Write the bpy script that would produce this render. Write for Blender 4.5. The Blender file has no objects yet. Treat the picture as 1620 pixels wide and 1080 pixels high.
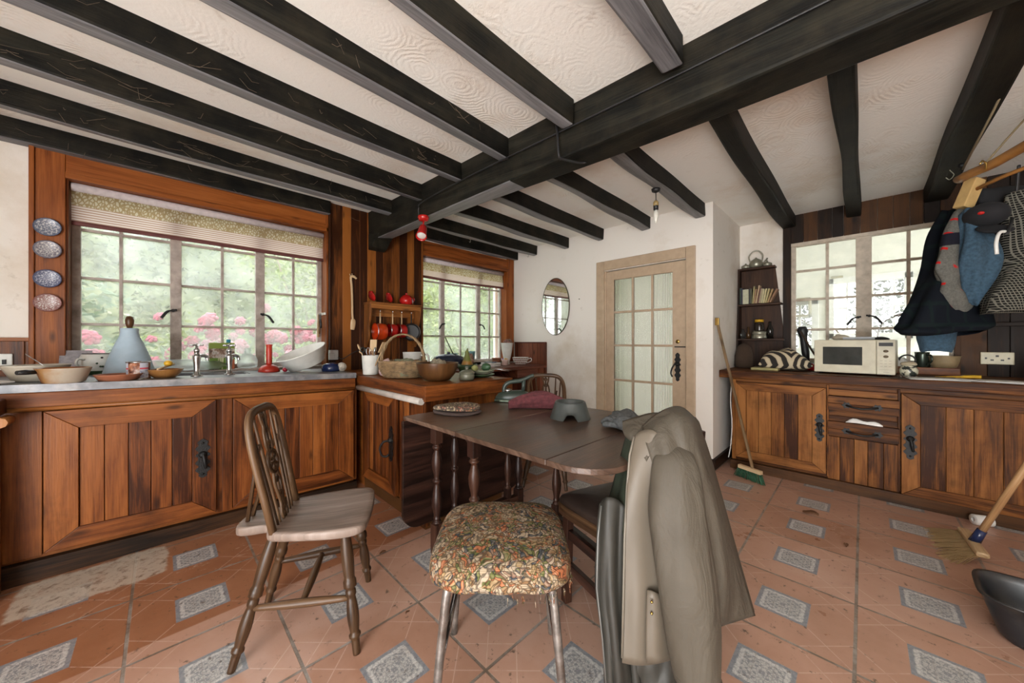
import bpy, bmesh, math, random
from mathutils import Vector, Matrix, Euler
random.seed(7)
C = bpy.context.scene.collection
SC = bpy.context.scene
R = math.radians
PI = math.pi

# ------------------------------------------------------------------ camera, world, exposure
cam_d = bpy.data.cameras.new('camera'); cam_d.sensor_width = 36.0
cam_d.lens = 555.0 / 1620.0 * 36.0; cam_d.clip_start = 0.02; cam_d.shift_y = 0.0006
cam = bpy.data.objects.new('camera', cam_d); C.objects.link(cam)
cam.location = (0, 0, 1.12); cam.rotation_euler = (R(90), 0, R(45))
SC.camera = cam
SC.view_settings.view_transform = 'Standard'; SC.view_settings.look = 'None'
SC.view_settings.gamma = 1.0; SC.view_settings.exposure = 1.12
SC.view_settings.use_curve_mapping = False
SC.cycles.max_bounces = 10; SC.cycles.diffuse_bounces = 6; SC.cycles.transparent_max_bounces = 16
SC.cycles.sample_clamp_indirect = 6.0; SC.cycles.caustics_reflective = False; SC.cycles.caustics_refractive = False
W = bpy.data.worlds.new('overcast_sky'); SC.world = W; W.use_nodes = True
_bg = W.node_tree.nodes['Background']; _bg.inputs[0].default_value = (0.93, 0.965, 1.0, 1); _bg.inputs[1].default_value = 4.0

def area_lamp(name, loc, rot, sx, sy, power, col):
    l = bpy.data.lights.new(name, 'AREA'); l.shape = 'RECTANGLE'; l.size = sx; l.size_y = sy
    l.energy = power; l.color = col
    o = bpy.data.objects.new(name, l); C.objects.link(o); o.location = loc; o.rotation_euler = rot
    return o
# added area lamp, standing for assumed daylight from an unseen opening behind the camera
area_lamp('added_rear_fill', (.9, -2.15, 1.35), (R(86), 0, R(28)), 2.0, 1.5, 26, (1.0, 0.97, 0.94))
# added fill lamp behind the camera, aimed upward to brighten the ceiling
area_lamp('ceiling_fill', (0.3, -2.1, 0.25), (R(122), 0, R(28)), 2.6, 0.8, 62, (1.0, 0.985, 0.95))

# ------------------------------------------------------------------ mesh builder
class MB:
    k = 0
    def __init__(s):
        s.bm = bmesh.new(); s.uv = s.bm.loops.layers.uv.new('UVMap')
    def _off(s):
        MB.k += 1
        return random.uniform(0, 40), 10.0 * (MB.k % 997)
    def _uvbox(s, faces, g, M=None):
        ou, ov = s._off(); a = 'xyz'.index(g); Mi = M.inverted() if M is not None else None
        for f in faces:
            for l in f.loops:
                p = l.vert.co if Mi is None else Mi @ l.vert.co
                o = [p[i] for i in range(3) if i != a]
                l[s.uv].uv = (p[a] + ou, ov + 5 + o[0] * .93 + o[1] * 1.07)
    def box(s, x0, x1, y0, y1, z0, z1, g='z', mi=0):
        v = [s.bm.verts.new((x, y, z)) for z in (z0, z1) for x, y in ((x0, y0), (x1, y0), (x1, y1), (x0, y1))]
        fs = [s.bm.faces.new([v[i] for i in q]) for q in ((3, 2, 1, 0), (4, 5, 6, 7), (0, 1, 5, 4), (1, 2, 6, 5), (2, 3, 7, 6), (3, 0, 4, 7))]
        for f in fs: f.material_index = mi
        s._uvbox(fs, g); return v
    def obox(s, c, size, rot=(0, 0, 0), g='x', mi=0, M=None):
        if M is None: M = Matrix.Translation(c) @ Euler(rot).to_matrix().to_4x4()
        h = [q / 2 for q in size]
        v = [s.bm.verts.new(M @ Vector((x, y, z))) for z in (-h[2], h[2]) for x, y in ((-h[0], -h[1]), (h[0], -h[1]), (h[0], h[1]), (-h[0], h[1]))]
        fs = [s.bm.faces.new([v[i] for i in q]) for q in ((3, 2, 1, 0), (4, 5, 6, 7), (0, 1, 5, 4), (1, 2, 6, 5), (2, 3, 7, 6), (3, 0, 4, 7))]
        for f in fs: f.material_index = mi
        s._uvbox(fs, g, M); return v
    def bar(s, p0, p1, w, h, up=(0, 0, 1), mi=0):
        p0, p1 = Vector(p0), Vector(p1); d = p1 - p0; x = d.normalized(); y = Vector(up).cross(x)
        if y.length < 1e-5: y = Vector((1, 0, 0)).cross(x)
        y.normalize(); z = x.cross(y)
        M = Matrix((x, y, z)).transposed().to_4x4(); M.translation = (p0 + p1) / 2
        return s.obox(None, (d.length, w, h), g='x', mi=mi, M=M)
    def prism(s, pts, ext, mi=0, g='z'):
        ext = Vector(ext); a = [s.bm.verts.new(p) for p in pts]; b = [s.bm.verts.new(Vector(p) + ext) for p in pts]; n = len(a)
        fs = [s.bm.faces.new(a[::-1]), s.bm.faces.new(b)] + [s.bm.faces.new((a[i], a[(i + 1) % n], b[(i + 1) % n], b[i])) for i in range(n)]
        for f in fs: f.material_index = mi
        s._uvbox(fs, g); return fs
    def tube(s, pts, r, n=8, mi=0, cap=True, closed=False, sq=None, up=None):
        P = [Vector(p) for p in pts]; m = len(P)
        rr = r if isinstance(r, (list, tuple)) else [r] * m
        rings = []; ou, ov = s._off(); L = 0; Ls = []
        prev = Vector(up) if up else None
        for i, p in enumerate(P):
            if closed: t = P[(i + 1) % m] - P[i - 1]
            else: t = P[min(i + 1, m - 1)] - P[max(i - 1, 0)]
            t.normalize()
            if prev is None:
                prev = Vector((0, 0, 1)) if abs(t.z) < .9 else Vector((1, 0, 0))
            a = prev - t * prev.dot(t)
            if a.length < 1e-6: a = t.orthogonal()
            a.normalize(); prev = a; b = t.cross(a)
            if i: L += (P[i] - P[i - 1]).length
            Ls.append(L); q = rr[i]; qa, qb = (q if isinstance(q, (list, tuple)) else (q, q))
            rings.append([s.bm.verts.new(p + a * (math.cos(2 * PI * k / n) * qa) + b * (math.sin(2 * PI * k / n) * qb)) for k in range(n)])
        rng = range(m if closed else m - 1)
        for i in rng:
            A, B = rings[i], rings[(i + 1) % m]
            for k in range(n):
                f = s.bm.faces.new((A[k], A[(k + 1) % n], B[(k + 1) % n], B[k])); f.material_index = mi; f.smooth = True
                for l, (u, v) in zip(f.loops, ((Ls[i], k), (Ls[i], k + 1), (Ls[(i + 1) % m] if not closed or i < m - 1 else L + .01, k + 1), (Ls[(i + 1) % m] if not closed or i < m - 1 else L + .01, k))):
                    l[s.uv].uv = (u + ou, ov + 5 + v / n * .12)
        if cap and not closed:
            for rg, fl in ((rings[0], True), (rings[-1], False)):
                f = s.bm.faces.new(rg[::-1] if fl else rg); f.material_index = mi
                for l in f.loops: l[s.uv].uv = (ou + l.vert.co.x, ov + 5 + l.vert.co.y)
        return rings
    def lathe(s, prof, n=24, c=(0, 0, 0), M=None, mi=0, smooth=True, squash=1.0):
        M = (Matrix.Translation(c) @ M) if M is not None else Matrix.Translation(c)
        ou, ov = s._off(); rings = []
        for (r, z) in prof:
            if r < 1e-5: rings.append([s.bm.verts.new(M @ Vector((0, 0, z)))])
            else: rings.append([s.bm.verts.new(M @ Vector((r * math.cos(2 * PI * k / n), squash * r * math.sin(2 * PI * k / n), z))) for k in range(n)])
        L = 0
        for i in range(len(rings) - 1):
            A, B = rings[i], rings[i + 1]; L2 = L + math.hypot(prof[i + 1][0] - prof[i][0], prof[i + 1][1] - prof[i][1])
            for k in range(n):
                k2 = (k + 1) % n
                if len(A) == 1 and len(B) == 1: continue
                if len(A) == 1: vs = (A[0], B[k2], B[k]); uvs = ((L, k), (L2, k + 1), (L2, k))
                elif len(B) == 1: vs = (A[k], A[k2], B[0]); uvs = ((L, k), (L, k + 1), (L2, k))
                else: vs = (A[k], A[k2], B[k2], B[k]); uvs = ((L, k), (L, k + 1), (L2, k + 1), (L2, k))
                f = s.bm.faces.new(vs); f.material_index = mi; f.smooth = smooth
                for l, (u, v) in zip(f.loops, uvs): l[s.uv].uv = (u + ou, ov + 5 + v / n * .2)
            L = L2
        return rings
    def sheet(s, rows, mi=0, closed=False, smooth=True):
        V = [[s.bm.verts.new(p) for p in r] for r in rows]; ou, ov = s._off(); n = len(rows[0])
        for i in range(len(V) - 1):
            for j in range(n if closed else n - 1):
                j2 = (j + 1) % n
                f = s.bm.faces.new((V[i][j], V[i][j2], V[i + 1][j2], V[i + 1][j])); f.material_index = mi; f.smooth = smooth
                for l, (u, v) in zip(f.loops, ((j, i), (j + 1, i), (j + 1, i + 1), (j, i + 1))): l[s.uv].uv = (u / n, v / len(V))
        return V
    def ball(s, c, r, n=12, mi=0, sc=(1, 1, 1), rot=(0, 0, 0)):
        prof = [(math.sin(PI * i / n) * r, -math.cos(PI * i / n) * r) for i in range(n + 1)]; prof[0] = (0, -r); prof[-1] = (0, r)
        M = Euler(rot).to_matrix().to_4x4() @ Matrix.Diagonal((*sc, 1))
        return s.lathe(prof, n + 4, c, M, mi)
    def build(s, name, mats, parent=None, bevel=0, sub=0, solid=0, shear=None, recalc=True, seg=2, smooth=None):
        if recalc: bmesh.ops.recalc_face_normals(s.bm, faces=s.bm.faces)
        if shear:
            for v in s.bm.verts: v.co = shear(v.co)
        me = bpy.data.meshes.new(name); s.bm.to_mesh(me); s.bm.free()
        for m in (mats if isinstance(mats, (list, tuple)) else [mats]): me.materials.append(m)
        if smooth is not None:
            for p in me.polygons: p.use_smooth = smooth
        o = bpy.data.objects.new(name, me); C.objects.link(o)
        if parent is not None: o.parent = parent
        if solid:
            q = o.modifiers.new('thickness', 'SOLIDIFY'); q.thickness = solid; q.offset = 0
        if bevel:
            q = o.modifiers.new('edges', 'BEVEL'); q.width = bevel; q.segments = seg; q.limit_method = 'ANGLE'; q.angle_limit = R(40)
        if sub:
            q = o.modifiers.new('smooth', 'SUBSURF'); q.levels = sub; q.render_levels = sub
        return o

def tag(o, label, cat, group=None, kind=None):
    o['label'] = label; o['category'] = cat
    if group: o['group'] = group
    if kind: o['kind'] = kind
    return o
def thing(name, label, cat, loc=(0, 0, 0), rz=0.0, group=None):
    o = bpy.data.objects.new(name, None); C.objects.link(o); o.location = loc; o.rotation_euler = (0, 0, rz); o.empty_display_size = .05
    return tag(o, label, cat, group)
def struct(o):
    o['kind'] = 'structure'; return o
def copy_thing(r, loc, rz, label, group=None):
    n = r.copy(); C.objects.link(n); n.location = loc; n.rotation_euler = (0, 0, rz); n['label'] = label
    if group: n['group'] = group
    for ch in r.children:
        c = ch.copy(); C.objects.link(c); c.parent = n
        for g in ch.children:
            d = g.copy(); C.objects.link(d); d.parent = c
    return n
def spline(pts, n):
    """Catmull-Rom through control points"""
    P = [Vector(p) for p in pts]; P = [P[0] * 2 - P[1]] + P + [P[-1] * 2 - P[-2]]; out = []
    for i in range(1, len(P) - 2):
        a, b, c, d = P[i - 1], P[i], P[i + 1], P[i + 2]
        for k in range(n):
            t = k / n
            out.append(.5 * ((2 * b) + (c - a) * t + (2 * a - 5 * b + 4 * c - d) * t * t + (3 * b - a - 3 * c + d) * t ** 3))
    out.append(P[-2]); return out

# ------------------------------------------------------------------ materials
class NT:
    def __init__(s, name):
        s.m = bpy.data.materials.new(name); s.m.use_nodes = True; s.t = s.m.node_tree; s.n = s.t.nodes
        s.p = s.n['Principled BSDF']; s.out = s.n['Material Output']
    def add(s, typ, **kw):
        x = s.n.new(typ)
        for k, v in kw.items(): setattr(x, k, v)
        return x
    def link(s, a, b): s.t.links.new(a, b)
    def val(s, sock, v):
        if hasattr(v, 'is_output') or isinstance(v, bpy.types.NodeSocket): s.link(v, sock)
        else: sock.default_value = v
    def math(s, op, a, b=None, c=None, clamp=False):
        x = s.add('ShaderNodeMath', operation=op); x.use_clamp = clamp
        for i, q in enumerate((a, b, c)):
            if q is not None: s.val(x.inputs[i], q)
        return x.outputs[0]
    def mix(s, f, a, b, mode='MIX'):
        x = s.add('ShaderNodeMix', data_type='RGBA', blend_type=mode); x.clamp_factor = True
        s.val(x.inputs[0], f)
        s.val(x.inputs[6], (*a, 1) if isinstance(a, tuple) and len(a) == 3 else a)
        s.val(x.inputs[7], (*b, 1) if isinstance(b, tuple) and len(b) == 3 else b)
        return x.outputs[2]
    def noise(s, vec, scale, detail=4, rough=.55, dist=0.0):
        x = s.add('ShaderNodeTexNoise'); x.inputs['Scale'].default_value = scale; x.inputs['Detail'].default_value = detail
        x.inputs['Roughness'].default_value = rough; x.inputs['Distortion'].default_value = dist
        if vec is not None: s.link(vec, x.inputs['Vector'])
        return x.outputs[0]
    def ramp(s, f, stops):
        x = s.add('ShaderNodeValToRGB'); e = x.color_ramp.elements
        while len(e) < len(stops): e.new(.5)
        for q, (p, c) in zip(e, stops):
            q.position = p; q.color = (*c, 1) if len(c) == 3 else c
        s.link(f, x.inputs[0]); return x.outputs[0]
    def step(s, f, lo, hi):
        x = s.add('ShaderNodeMapRange'); x.clamp = True; s.val(x.inputs[0], f); x.inputs[1].default_value = lo; x.inputs[2].default_value = hi
        return x.outputs[0]
    def map(s, vec, scale=(1, 1, 1), rot=(0, 0, 0), loc=(0, 0, 0)):
        x = s.add('ShaderNodeMapping'); s.link(vec, x.inputs[0]); x.inputs[1].default_value = loc; x.inputs[2].default_value = rot; x.inputs[3].default_value = scale
        return x.outputs[0]
    def coord(s, k='Object'): return s.add('ShaderNodeTexCoord').outputs[k]
    def world(s): return s.add('ShaderNodeNewGeometry').outputs['Position']
    def sep(s, vec):
        x = s.add('ShaderNodeSeparateXYZ'); s.link(vec, x.inputs[0]); return x.outputs
    def bump(s, h, strength=.3, dist=.01):
        x = s.add('ShaderNodeBump'); x.inputs['Strength'].default_value = strength; x.inputs['Distance'].default_value = dist
        s.link(h, x.inputs['Height']); s.link(x.outputs[0], s.p.inputs['Normal']); return x
    def fin(s, col=None, rough=None, metal=None, spec=None):
        for k, v in (('Base Color', col), ('Roughness', rough), ('Metallic', metal), ('Specular IOR Level', spec)):
            if v is not None: s.val(s.p.inputs[k], (*v, 1) if isinstance(v, tuple) and len(v) == 3 else v)
        return s.m

def plain(name, col, rough=.5, metal=0.0, var=.12, scale=18, bump=0.0, dirt=None, spec=None):
    t = NT(name); n = t.noise(t.coord(), scale, 5)
    c2 = tuple(q * (1 - var * 1.6) for q in col); c1 = tuple(min(1, q * (1 + var * .6)) for q in col)
    c = t.ramp(n, ((.3, c2), (.68, c1)))
    if dirt:
        d = t.noise(t.coord(), scale * .35, 6, .65); c = t.mix(t.math('MULTIPLY', t.step(d, .5, .68), dirt[1]), c, dirt[0])
    if bump: t.bump(t.noise(t.coord(), scale * 3, 4), bump, .004)
    return t.fin(c, rough, metal, spec)

def wood(name, c_dark, c_mid, c_light, tone=.5, rough=.4, grain=1.0, knots=True, bump=.15, spec=None, dirt=0.0, dust=0.0):
    """boards: grain along UV u, each board its own tone"""
    t = NT(name); uv = t.coord('UV'); x = t.sep(uv)
    bid = t.math('FLOOR', t.math('DIVIDE', x[1], 10.0))
    wn = t.add('ShaderNodeTexWhiteNoise', noise_dimensions='1D'); t.link(bid, wn.inputs['W'])
    g1 = t.noise(t.map(uv, (1.1 * grain, 13 * grain, 1)), 1.6, 5, .6, .6)
    g2 = t.noise(t.map(uv, (5 * grain, 170 * grain, 1)), 1.0, 3, .6, .2)
    f = t.math('ADD', t.math('MULTIPLY', t.math('SUBTRACT', g1, .5), 1.15), t.math('ADD', .5, t.math('MULTIPLY', t.math('SUBTRACT', g2, .5), .55)))
    f = t.math('ADD', f, t.math('MULTIPLY', t.math('SUBTRACT', wn.outputs[0], .5), tone))
    c = t.ramp(f, ((.25, c_dark), (.5, c_mid), (.78, c_light)))
    if knots:
        v = t.add('ShaderNodeTexVoronoi'); v.inputs['Scale'].default_value = 1.0; t.link(t.map(uv, (3.2, 9, 1)), v.inputs[0])
        c = t.mix(t.math('MULTIPLY', t.step(v.outputs[0], .16, .05), .75), c, tuple(q * .35 for q in c_dark))
    if dirt:
        d = t.noise(t.world(), 3.5, 6, .65); c = t.mix(t.math('MULTIPLY', t.step(d, .5, .7), dirt), c, tuple(q * .3 for q in c_dark))
    if dust:
        dn = t.noise(t.world(), 6, 7, .7); c = t.mix(t.math('MULTIPLY', t.step(dn, .42, .68), dust), c, (.040, .032, .019))
    t.bump(t.math('ADD', g2, g1), bump, .003)
    return t.fin(c, t.math('ADD', t.math('MULTIPLY', g1, .25), rough - .12), None, .4 if spec is None else spec)

PINE = wood('orange_pine', (.038, .009, .002), (.155, .043, .0085), (.265, .086, .018), .42, .40, dirt=.45, spec=.28)
PINE_Y = wood('yellowed_pine', (.040, .012, .003), (.175, .062, .014), (.29, .118, .032), .5, .5, dirt=.45, spec=.14)
PINE_DARK = wood('dark_aged_boards', (.012, .0055, .0025), (.045, .019, .007), (.08, .033, .010), .8, .55, dirt=.4, spec=.2)
PIER = wood('varnished_pier_boards', (.030, .008, .0018), (.15, .046, .008), (.26, .088, .016), .8, .42, spec=.25)
TRIMW = wood('window_surround_pine', (.07, .016, .003), (.20, .053, .009), (.29, .088, .017), .3, .42, spec=.25)
RED_WOOD = wood('reddish_boards', (.055, .013, .006), (.15, .043, .021), (.22, .075, .038), .4, .42, spec=.3)
BEAM = wood('black_painted_timber', (.0015, .0015, .0012), (.0045, .0044, .0035), (.018, .017, .012), .2, .58, .8, knots=False, bump=.6, spec=.16, dust=.4)
OAK = wood('dark_oak', (.007, .003, .002), (.026, .010, .0065), (.060, .025, .014), .35, .38, spec=.35)
OAK_TOP = wood('worn_oak_top', (.030, .016, .010), (.074, .042, .028), (.14, .088, .062), .25, .34, dirt=.3, spec=.5)
BEAM_UNDER = wood('grey_underside', (.085, .084, .089), (.17, .169, .176), (.26, .258, .266), .2, .45, .8, knots=False, bump=.5, spec=.3)  # paler grey than BEAM, for the undersides of the timbers
CHAIRW = wood('worn_elm', (.022, .010, .004), (.068, .034, .015), (.14, .078, .038), .3, .42, spec=.35)
SEATW = wood('greyed_elm_seat', (.12, .085, .065), (.22, .165, .135), (.33, .27, .235), .2, .45, knots=False, spec=.35)
PALEW = wood('pale_wood', (.38, .24, .12), (.52, .36, .20), (.62, .45, .27), .3, .5, knots=False)
SHELFW = wood('shelf_pine', (.10, .034, .008), (.24, .085, .019), (.36, .145, .036), .3, .4)
DARKSHELF = wood('dark_shelf_wood', (.010, .005, .0025), (.034, .015, .008), (.065, .031, .015), .4, .5, spec=.2)

def plaster(name, base, stain, amt=.5, bump=.35, swirl=0.0):
    t = NT(name); p = t.world()
    n = t.noise(p, 1.3, 7, .65); n2 = t.noise(p, 9, 6, .7); n3 = t.noise(p, 60, 3)
    c = t.mix(t.math('MULTIPLY', t.step(n, .5, .74), amt), base, stain)
    c = t.mix(t.math('MULTIPLY', t.step(n2, .62, .72), amt * .5), c, tuple(q * .55 for q in stain))
    h = t.math('ADD', t.math('MULTIPLY', n2, .5), t.math('MULTIPLY', n3, .25))
    if swirl:
        v = t.add('ShaderNodeTexVoronoi'); v.inputs['Scale'].default_value = 5.5; v.inputs['Randomness'].default_value = 1.0; t.link(t.map(p, (1, .8, 0.01)), v.inputs[0])
        w = t.math('SINE', t.math('MULTIPLY', t.math('ADD', v.outputs[0], t.math('MULTIPLY', n2, .30)), 62.0)); w = t.math('MULTIPLY', w, t.step(n, .42, .6))
        h = t.math('ADD', h, t.math('MULTIPLY', w, swirl))
    t.bump(h, bump, .008)
    return t.fin(c, .85, None, .2)
CEILM = plaster('ceiling_plaster', (.90, .885, .825), (.66, .50, .33), .52, .42, .20)
WALLM = plaster('cream_plaster', (.76, .72, .66), (.47, .36, .22), .6, .35)
HALLM = plain('hall_cream', (.78, .77, .70), .9, var=.03)
WHITEW = plain('white_gloss_joinery', (.80, .80, .78), .4, var=.05)
CREAMP = plain('pinkish_cream_gloss', (.46, .345, .235), .4, var=.06, dirt=((.35, .25, .16), .3))
PUTTY = plain('dirty_cream_window_paint', (.52, .44, .34), .5, var=.15, dirt=((.20, .12, .06), .5))
TAUPE = plain('weathered_taupe_paint', (.40, .34, .30), .5, var=.2, dirt=((.10, .06, .04), .55))
IRON = plain('black_iron', (.007, .0068, .0068), .5, .2, .3, 60, .5)
CHROME = plain('dull_chrome', (.55, .55, .55), .22, 1.0, .1)
ZINC = plain('grey_zinc_sheet', (.20, .21, .23), .40, .5, .18, 14, .2, ((.5, .48, .46), .5))
BRASS = plain('brass', (.45, .30, .09), .3, 1.0)

def glass(name, dust=.10, col=(.86, .9, .9)):
    t = NT(name); t.n.remove(t.p)
    tr = t.add('ShaderNodeBsdfTransparent'); tr.inputs[0].default_value = (.95, .96, .94, 1)
    gl = t.add('ShaderNodeBsdfGlossy'); gl.inputs['Roughness'].default_value = .02
    fr = t.add('ShaderNodeFresnel'); fr.inputs[0].default_value = 1.45
    m = t.add('ShaderNodeMixShader'); t.link(t.math('MULTIPLY', fr.outputs[0], .6), m.inputs[0]); t.link(tr.outputs[0], m.inputs[1]); t.link(gl.outputs[0], m.inputs[2])
    df = t.add('ShaderNodeBsdfTranslucent'); df.inputs[0].default_value = (*col, 1)
    m2 = t.add('ShaderNodeMixShader'); n = t.noise(t.world(), 2.2, 5, .6)
    t.link(t.math('MULTIPLY', t.step(n, .25, .8), dust * 2), m2.inputs[0]); t.link(m.outputs[0], m2.inputs[1]); t.link(df.outputs[0], m2.inputs[2])
    t.link(m2.outputs[0], t.out.inputs[0]); return t.m
GLASS = glass('dusty_window_glass', .15)
CLEAR = glass('clear_plastic', .34)

def reeded():
    t = NT('reeded_glass'); x = t.sep(t.world())
    w = t.math('SINE', t.math('MULTIPLY', x[0], 2 * PI / .0165))
    p = t.p; p.inputs['Base Color'].default_value = (.97, .97, .94, 1); p.inputs['Roughness'].default_value = .08
    p.inputs['Transmission Weight'].default_value = 1.0; p.inputs['IOR'].default_value = 1.3
    t.bump(w, 1.0, .0016); return t.m
REEDED = reeded()

def floor_mat():
    t = NT('terracotta_tiles'); p = t.world(); x = t.sep(p)
    TX, TY = .445, .4375
    fx = t.math('FRACT', t.math('DIVIDE', t.math('ADD', x[0], .02 + TX * 40), TX))
    fy = t.math('FRACT', t.math('DIVIDE', t.math('ADD', x[1], -.346 + TY * 40), TY))
    ix = t.math('FLOOR', t.math('DIVIDE', t.math('ADD', x[0], .02 + TX * 40), TX)); iy = t.math('FLOOR', t.math('DIVIDE', t.math('ADD', x[1], -.346 + TY * 40), TY))
    cx = t.math('ABSOLUTE', t.math('SUBTRACT', fx, .5)); cy = t.math('ABSOLUTE', t.math('SUBTRACT', fy, .5))
    m = t.math('MAXIMUM', cx, cy)
    wob = t.math('MULTIPLY', t.math('SUBTRACT', t.noise(p, 14, 3), .5), .006)
    grout = t.step(t.math('ADD', m, wob), .486, .490)
    inset = t.step(m, .197, .192)
    band = t.math('MULTIPLY', inset, t.step(m, .163, .168)); band2 = t.math('MULTIPLY', inset, t.math('MULTIPLY', t.step(m, .128, .133), t.step(m, .163, .158)))
    # lacy motif
    q = t.map(p, (1, 1, 0)); vo = t.add('ShaderNodeTexVoronoi', feature='DISTANCE_TO_EDGE'); vo.inputs['Scale'].default_value = 95; t.link(q, vo.inputs[0])
    wv = t.math('MULTIPLY', t.math('SINE', t.math('MULTIPLY', cx, 110.0)), t.math('SINE', t.math('MULTIPLY', cy, 110.0)))
    rad = t.math('SINE', t.math('MULTIPLY', t.math('SQRT', t.math('ADD', t.math('MULTIPLY', cx, cx), t.math('MULTIPLY', cy, cy))), 150.0))
    lace = t.math('MAXIMUM', t.step(vo.outputs[0], .09, .03), t.step(t.math('ADD', wv, t.math('MULTIPLY', rad, .6)), .35, .55))
    tile_v = t.add('ShaderNodeTexWhiteNoise', noise_dimensions='2D')
    cmb = t.add('ShaderNodeCombineXYZ'); t.link(ix, cmb.inputs[0]); t.link(iy, cmb.inputs[1]); t.link(cmb.outputs[0], tile_v.inputs['Vector'])
    n = t.noise(p, 3.0, 6, .65); n2 = t.noise(p, 26, 6, .7); n3 = t.noise(p, 7, 7, .75)
    terra = t.ramp(t.math('ADD', t.math('MULTIPLY', n, .7), t.math('MULTIPLY', tile_v.outputs[0], .3)), ((.28, (.36, .19, .125)), (.55, (.46, .27, .195)), (.8, (.54, .35, .27))))
    left = t.step(x[0], -1.868, -1.874)                       # two rows of newer, redder tiles along the sink run
    terra = t.mix(left, terra, t.ramp(n, ((.3, (.26, .105, .05)), (.7, (.37, .17, .09)))))
    # pressed lines: diagonals and the small corner squares
    cs = t.math('ADD', cx, cy); dg = t.math('ABSOLUTE', t.math('SUBTRACT', cx, cy))
    line = t.math('MAXIMUM', t.math('MULTIPLY', t.step(dg, .008, .003), t.step(m, .2, .205)), t.step(t.math('ABSOLUTE', t.math('SUBTRACT', cs, .66)), .008, .003))
    line = t.math('MULTIPLY', line, t.step(n3, .35, .5))
    c = t.mix(t.math('MULTIPLY', line, .45), terra, (.68, .52, .44))
    inner = t.mix(t.math('MULTIPLY', lace, .72), (.46, .45, .43), (.14, .15, .175))
    inner = t.mix(t.math('MULTIPLY', band2, t.math('SUBTRACT', 1.0, t.math('MULTIPLY', lace, .5))), inner, (.56, .55, .53))
    inner = t.mix(t.math('MULTIPLY', band, .75), inner, (.19, .205, .235))
    cross = t.math('MAXIMUM', t.step(t.math('ABSOLUTE', t.math('SUBTRACT', cx, .064)), .005, .002), t.step(t.math('ABSOLUTE', t.math('SUBTRACT', cy, .064)), .005, .002))
    inner = t.mix(t.math('MULTIPLY', cross, .5), inner, (.30, .27, .25))
    c = t.mix(inset, c, inner)
    c = t.mix(grout, c, t.mix(t.step(n3, .4, .6), (.16, .12, .09), (.33, .29, .26)))
    # grime, crumbs, leaf bits
    c = t.mix(t.math('MULTIPLY', t.step(n2, .60, .66), t.math('MULTIPLY', t.step(n, .36, .52), .85)), c, (.07, .045, .03))
    n8 = t.noise(p, 70, 4, .6); c = t.mix(t.math('MULTIPLY', t.step(n8, .70, .74), .7), c, (.05, .035, .025))
    c = t.mix(t.math('MULTIPLY', t.step(n3, .60, .75), .35), c, (.20, .12, .08))
    # worn white patch by the sink unit and its scuffed edge
    n5 = t.math('MULTIPLY', t.math('SUBTRACT', t.noise(p, 6, 6, .7), .5), .10)
    dx = t.math('ADD', t.math('ABSOLUTE', t.math('ADD', x[0], 2.565)), n5); dy = t.math('ADD', t.math('ABSOLUTE', t.math('ADD', x[1], .215)), n5)
    patch = t.math('MULTIPLY', t.step(dx, .165, .150), t.step(dy, .245, .23)); patch = t.math('MULTIPLY', patch, t.step(n3, .30, .46))
    n6 = t.noise(t.map(p, (3, 1, 1)), 11, 6, .75)
    scuff = t.math('MULTIPLY', t.step(n6, .60, .64), t.math('MULTIPLY', t.step(x[0], -2.46, -2.40), t.math('MULTIPLY', t.step(x[0], -2.22, -2.32), t.step(t.math('ABSOLUTE', t.math('SUBTRACT', x[1], .02)), .52, .42))))
    c = t.mix(t.math('MAXIMUM', t.math('MULTIPLY', patch, .85), t.math('MULTIPLY', scuff, .7)), c, t.mix(t.step(n2, .5, .66), (.56, .49, .40), (.24, .17, .12)))
    h = t.math('SUBTRACT', t.math('MULTIPLY', n2, .12), t.math('MULTIPLY', grout, .5)); t.bump(h, .35, .004)
    return t.fin(c, t.math('ADD', t.math('MULTIPLY', n, .3), .17), None, .55)
TILES = floor_mat()
# ------------------------------------------------------------------ the room
CZ = 2.36
m = MB(); m.box(-3.65, 2.6, -2.2, 4.6, -.12, 0); struct(m.build('floor', TILES))
m = MB(); m.box(-3.65, 2.6, -2.2, 4.6, CZ, CZ + .1); struct(m.build('ceiling', CEILM))

XW = -3.40            # inner face of the sink wall
m = MB()
for y0, y1, z0, z1 in ((-2.2, -.41, 0, CZ), (-.41, 1.05, 0, .90), (-.41, 1.05, 2.13, CZ), (1.05, 2.0, 0, CZ), (2.0, 3.28, 0, .90), (2.0, 3.28, 2.10, CZ), (3.28, 3.64, 0, CZ)):
    m.box(-3.65, XW, y0, y1, z0, z1)
struct(m.build('wall_left', WALLM))
m = MB()
for x0, x1, z0, z1 in ((XW, -2.0, 0, CZ), (-2.0, -1.15, 1.895, CZ), (-1.15, -.934, 0, CZ)): m.box(x0, x1, 3.44, 3.62, z0, z1)
m.box(-1.12, -.934, 3.62, 4.58, 0, CZ)
struct(m.build('wall_far', WALLM))
m = MB()
for x0, x1, z0, z1 in ((-.934, -.50, 0, CZ), (-.50, .50, 0, .93), (-.50, .50, 2.09, CZ), (.50, 2.6, 0, CZ)): m.box(x0, x1, 4.40, 4.58, z0, z1)
struct(m.build('wall_alcove', WALLM))
m = MB()
for x0, x1, z0, z1 in ((-3.65, -.3, 0, CZ), (-.3, 1.9, 2.15, CZ), (1.9, 2.6, 0, CZ)): m.box(x0, x1, -2.4, -2.2, z0, z1)  # opening assumed, left in this unseen wall to let sky light in
struct(m.build('wall_back', WALLM))
m = MB(); m.box(2.45, 2.6, -2.2, 4.4, 0, CZ); struct(m.build('wall_right', WALLM))

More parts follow.
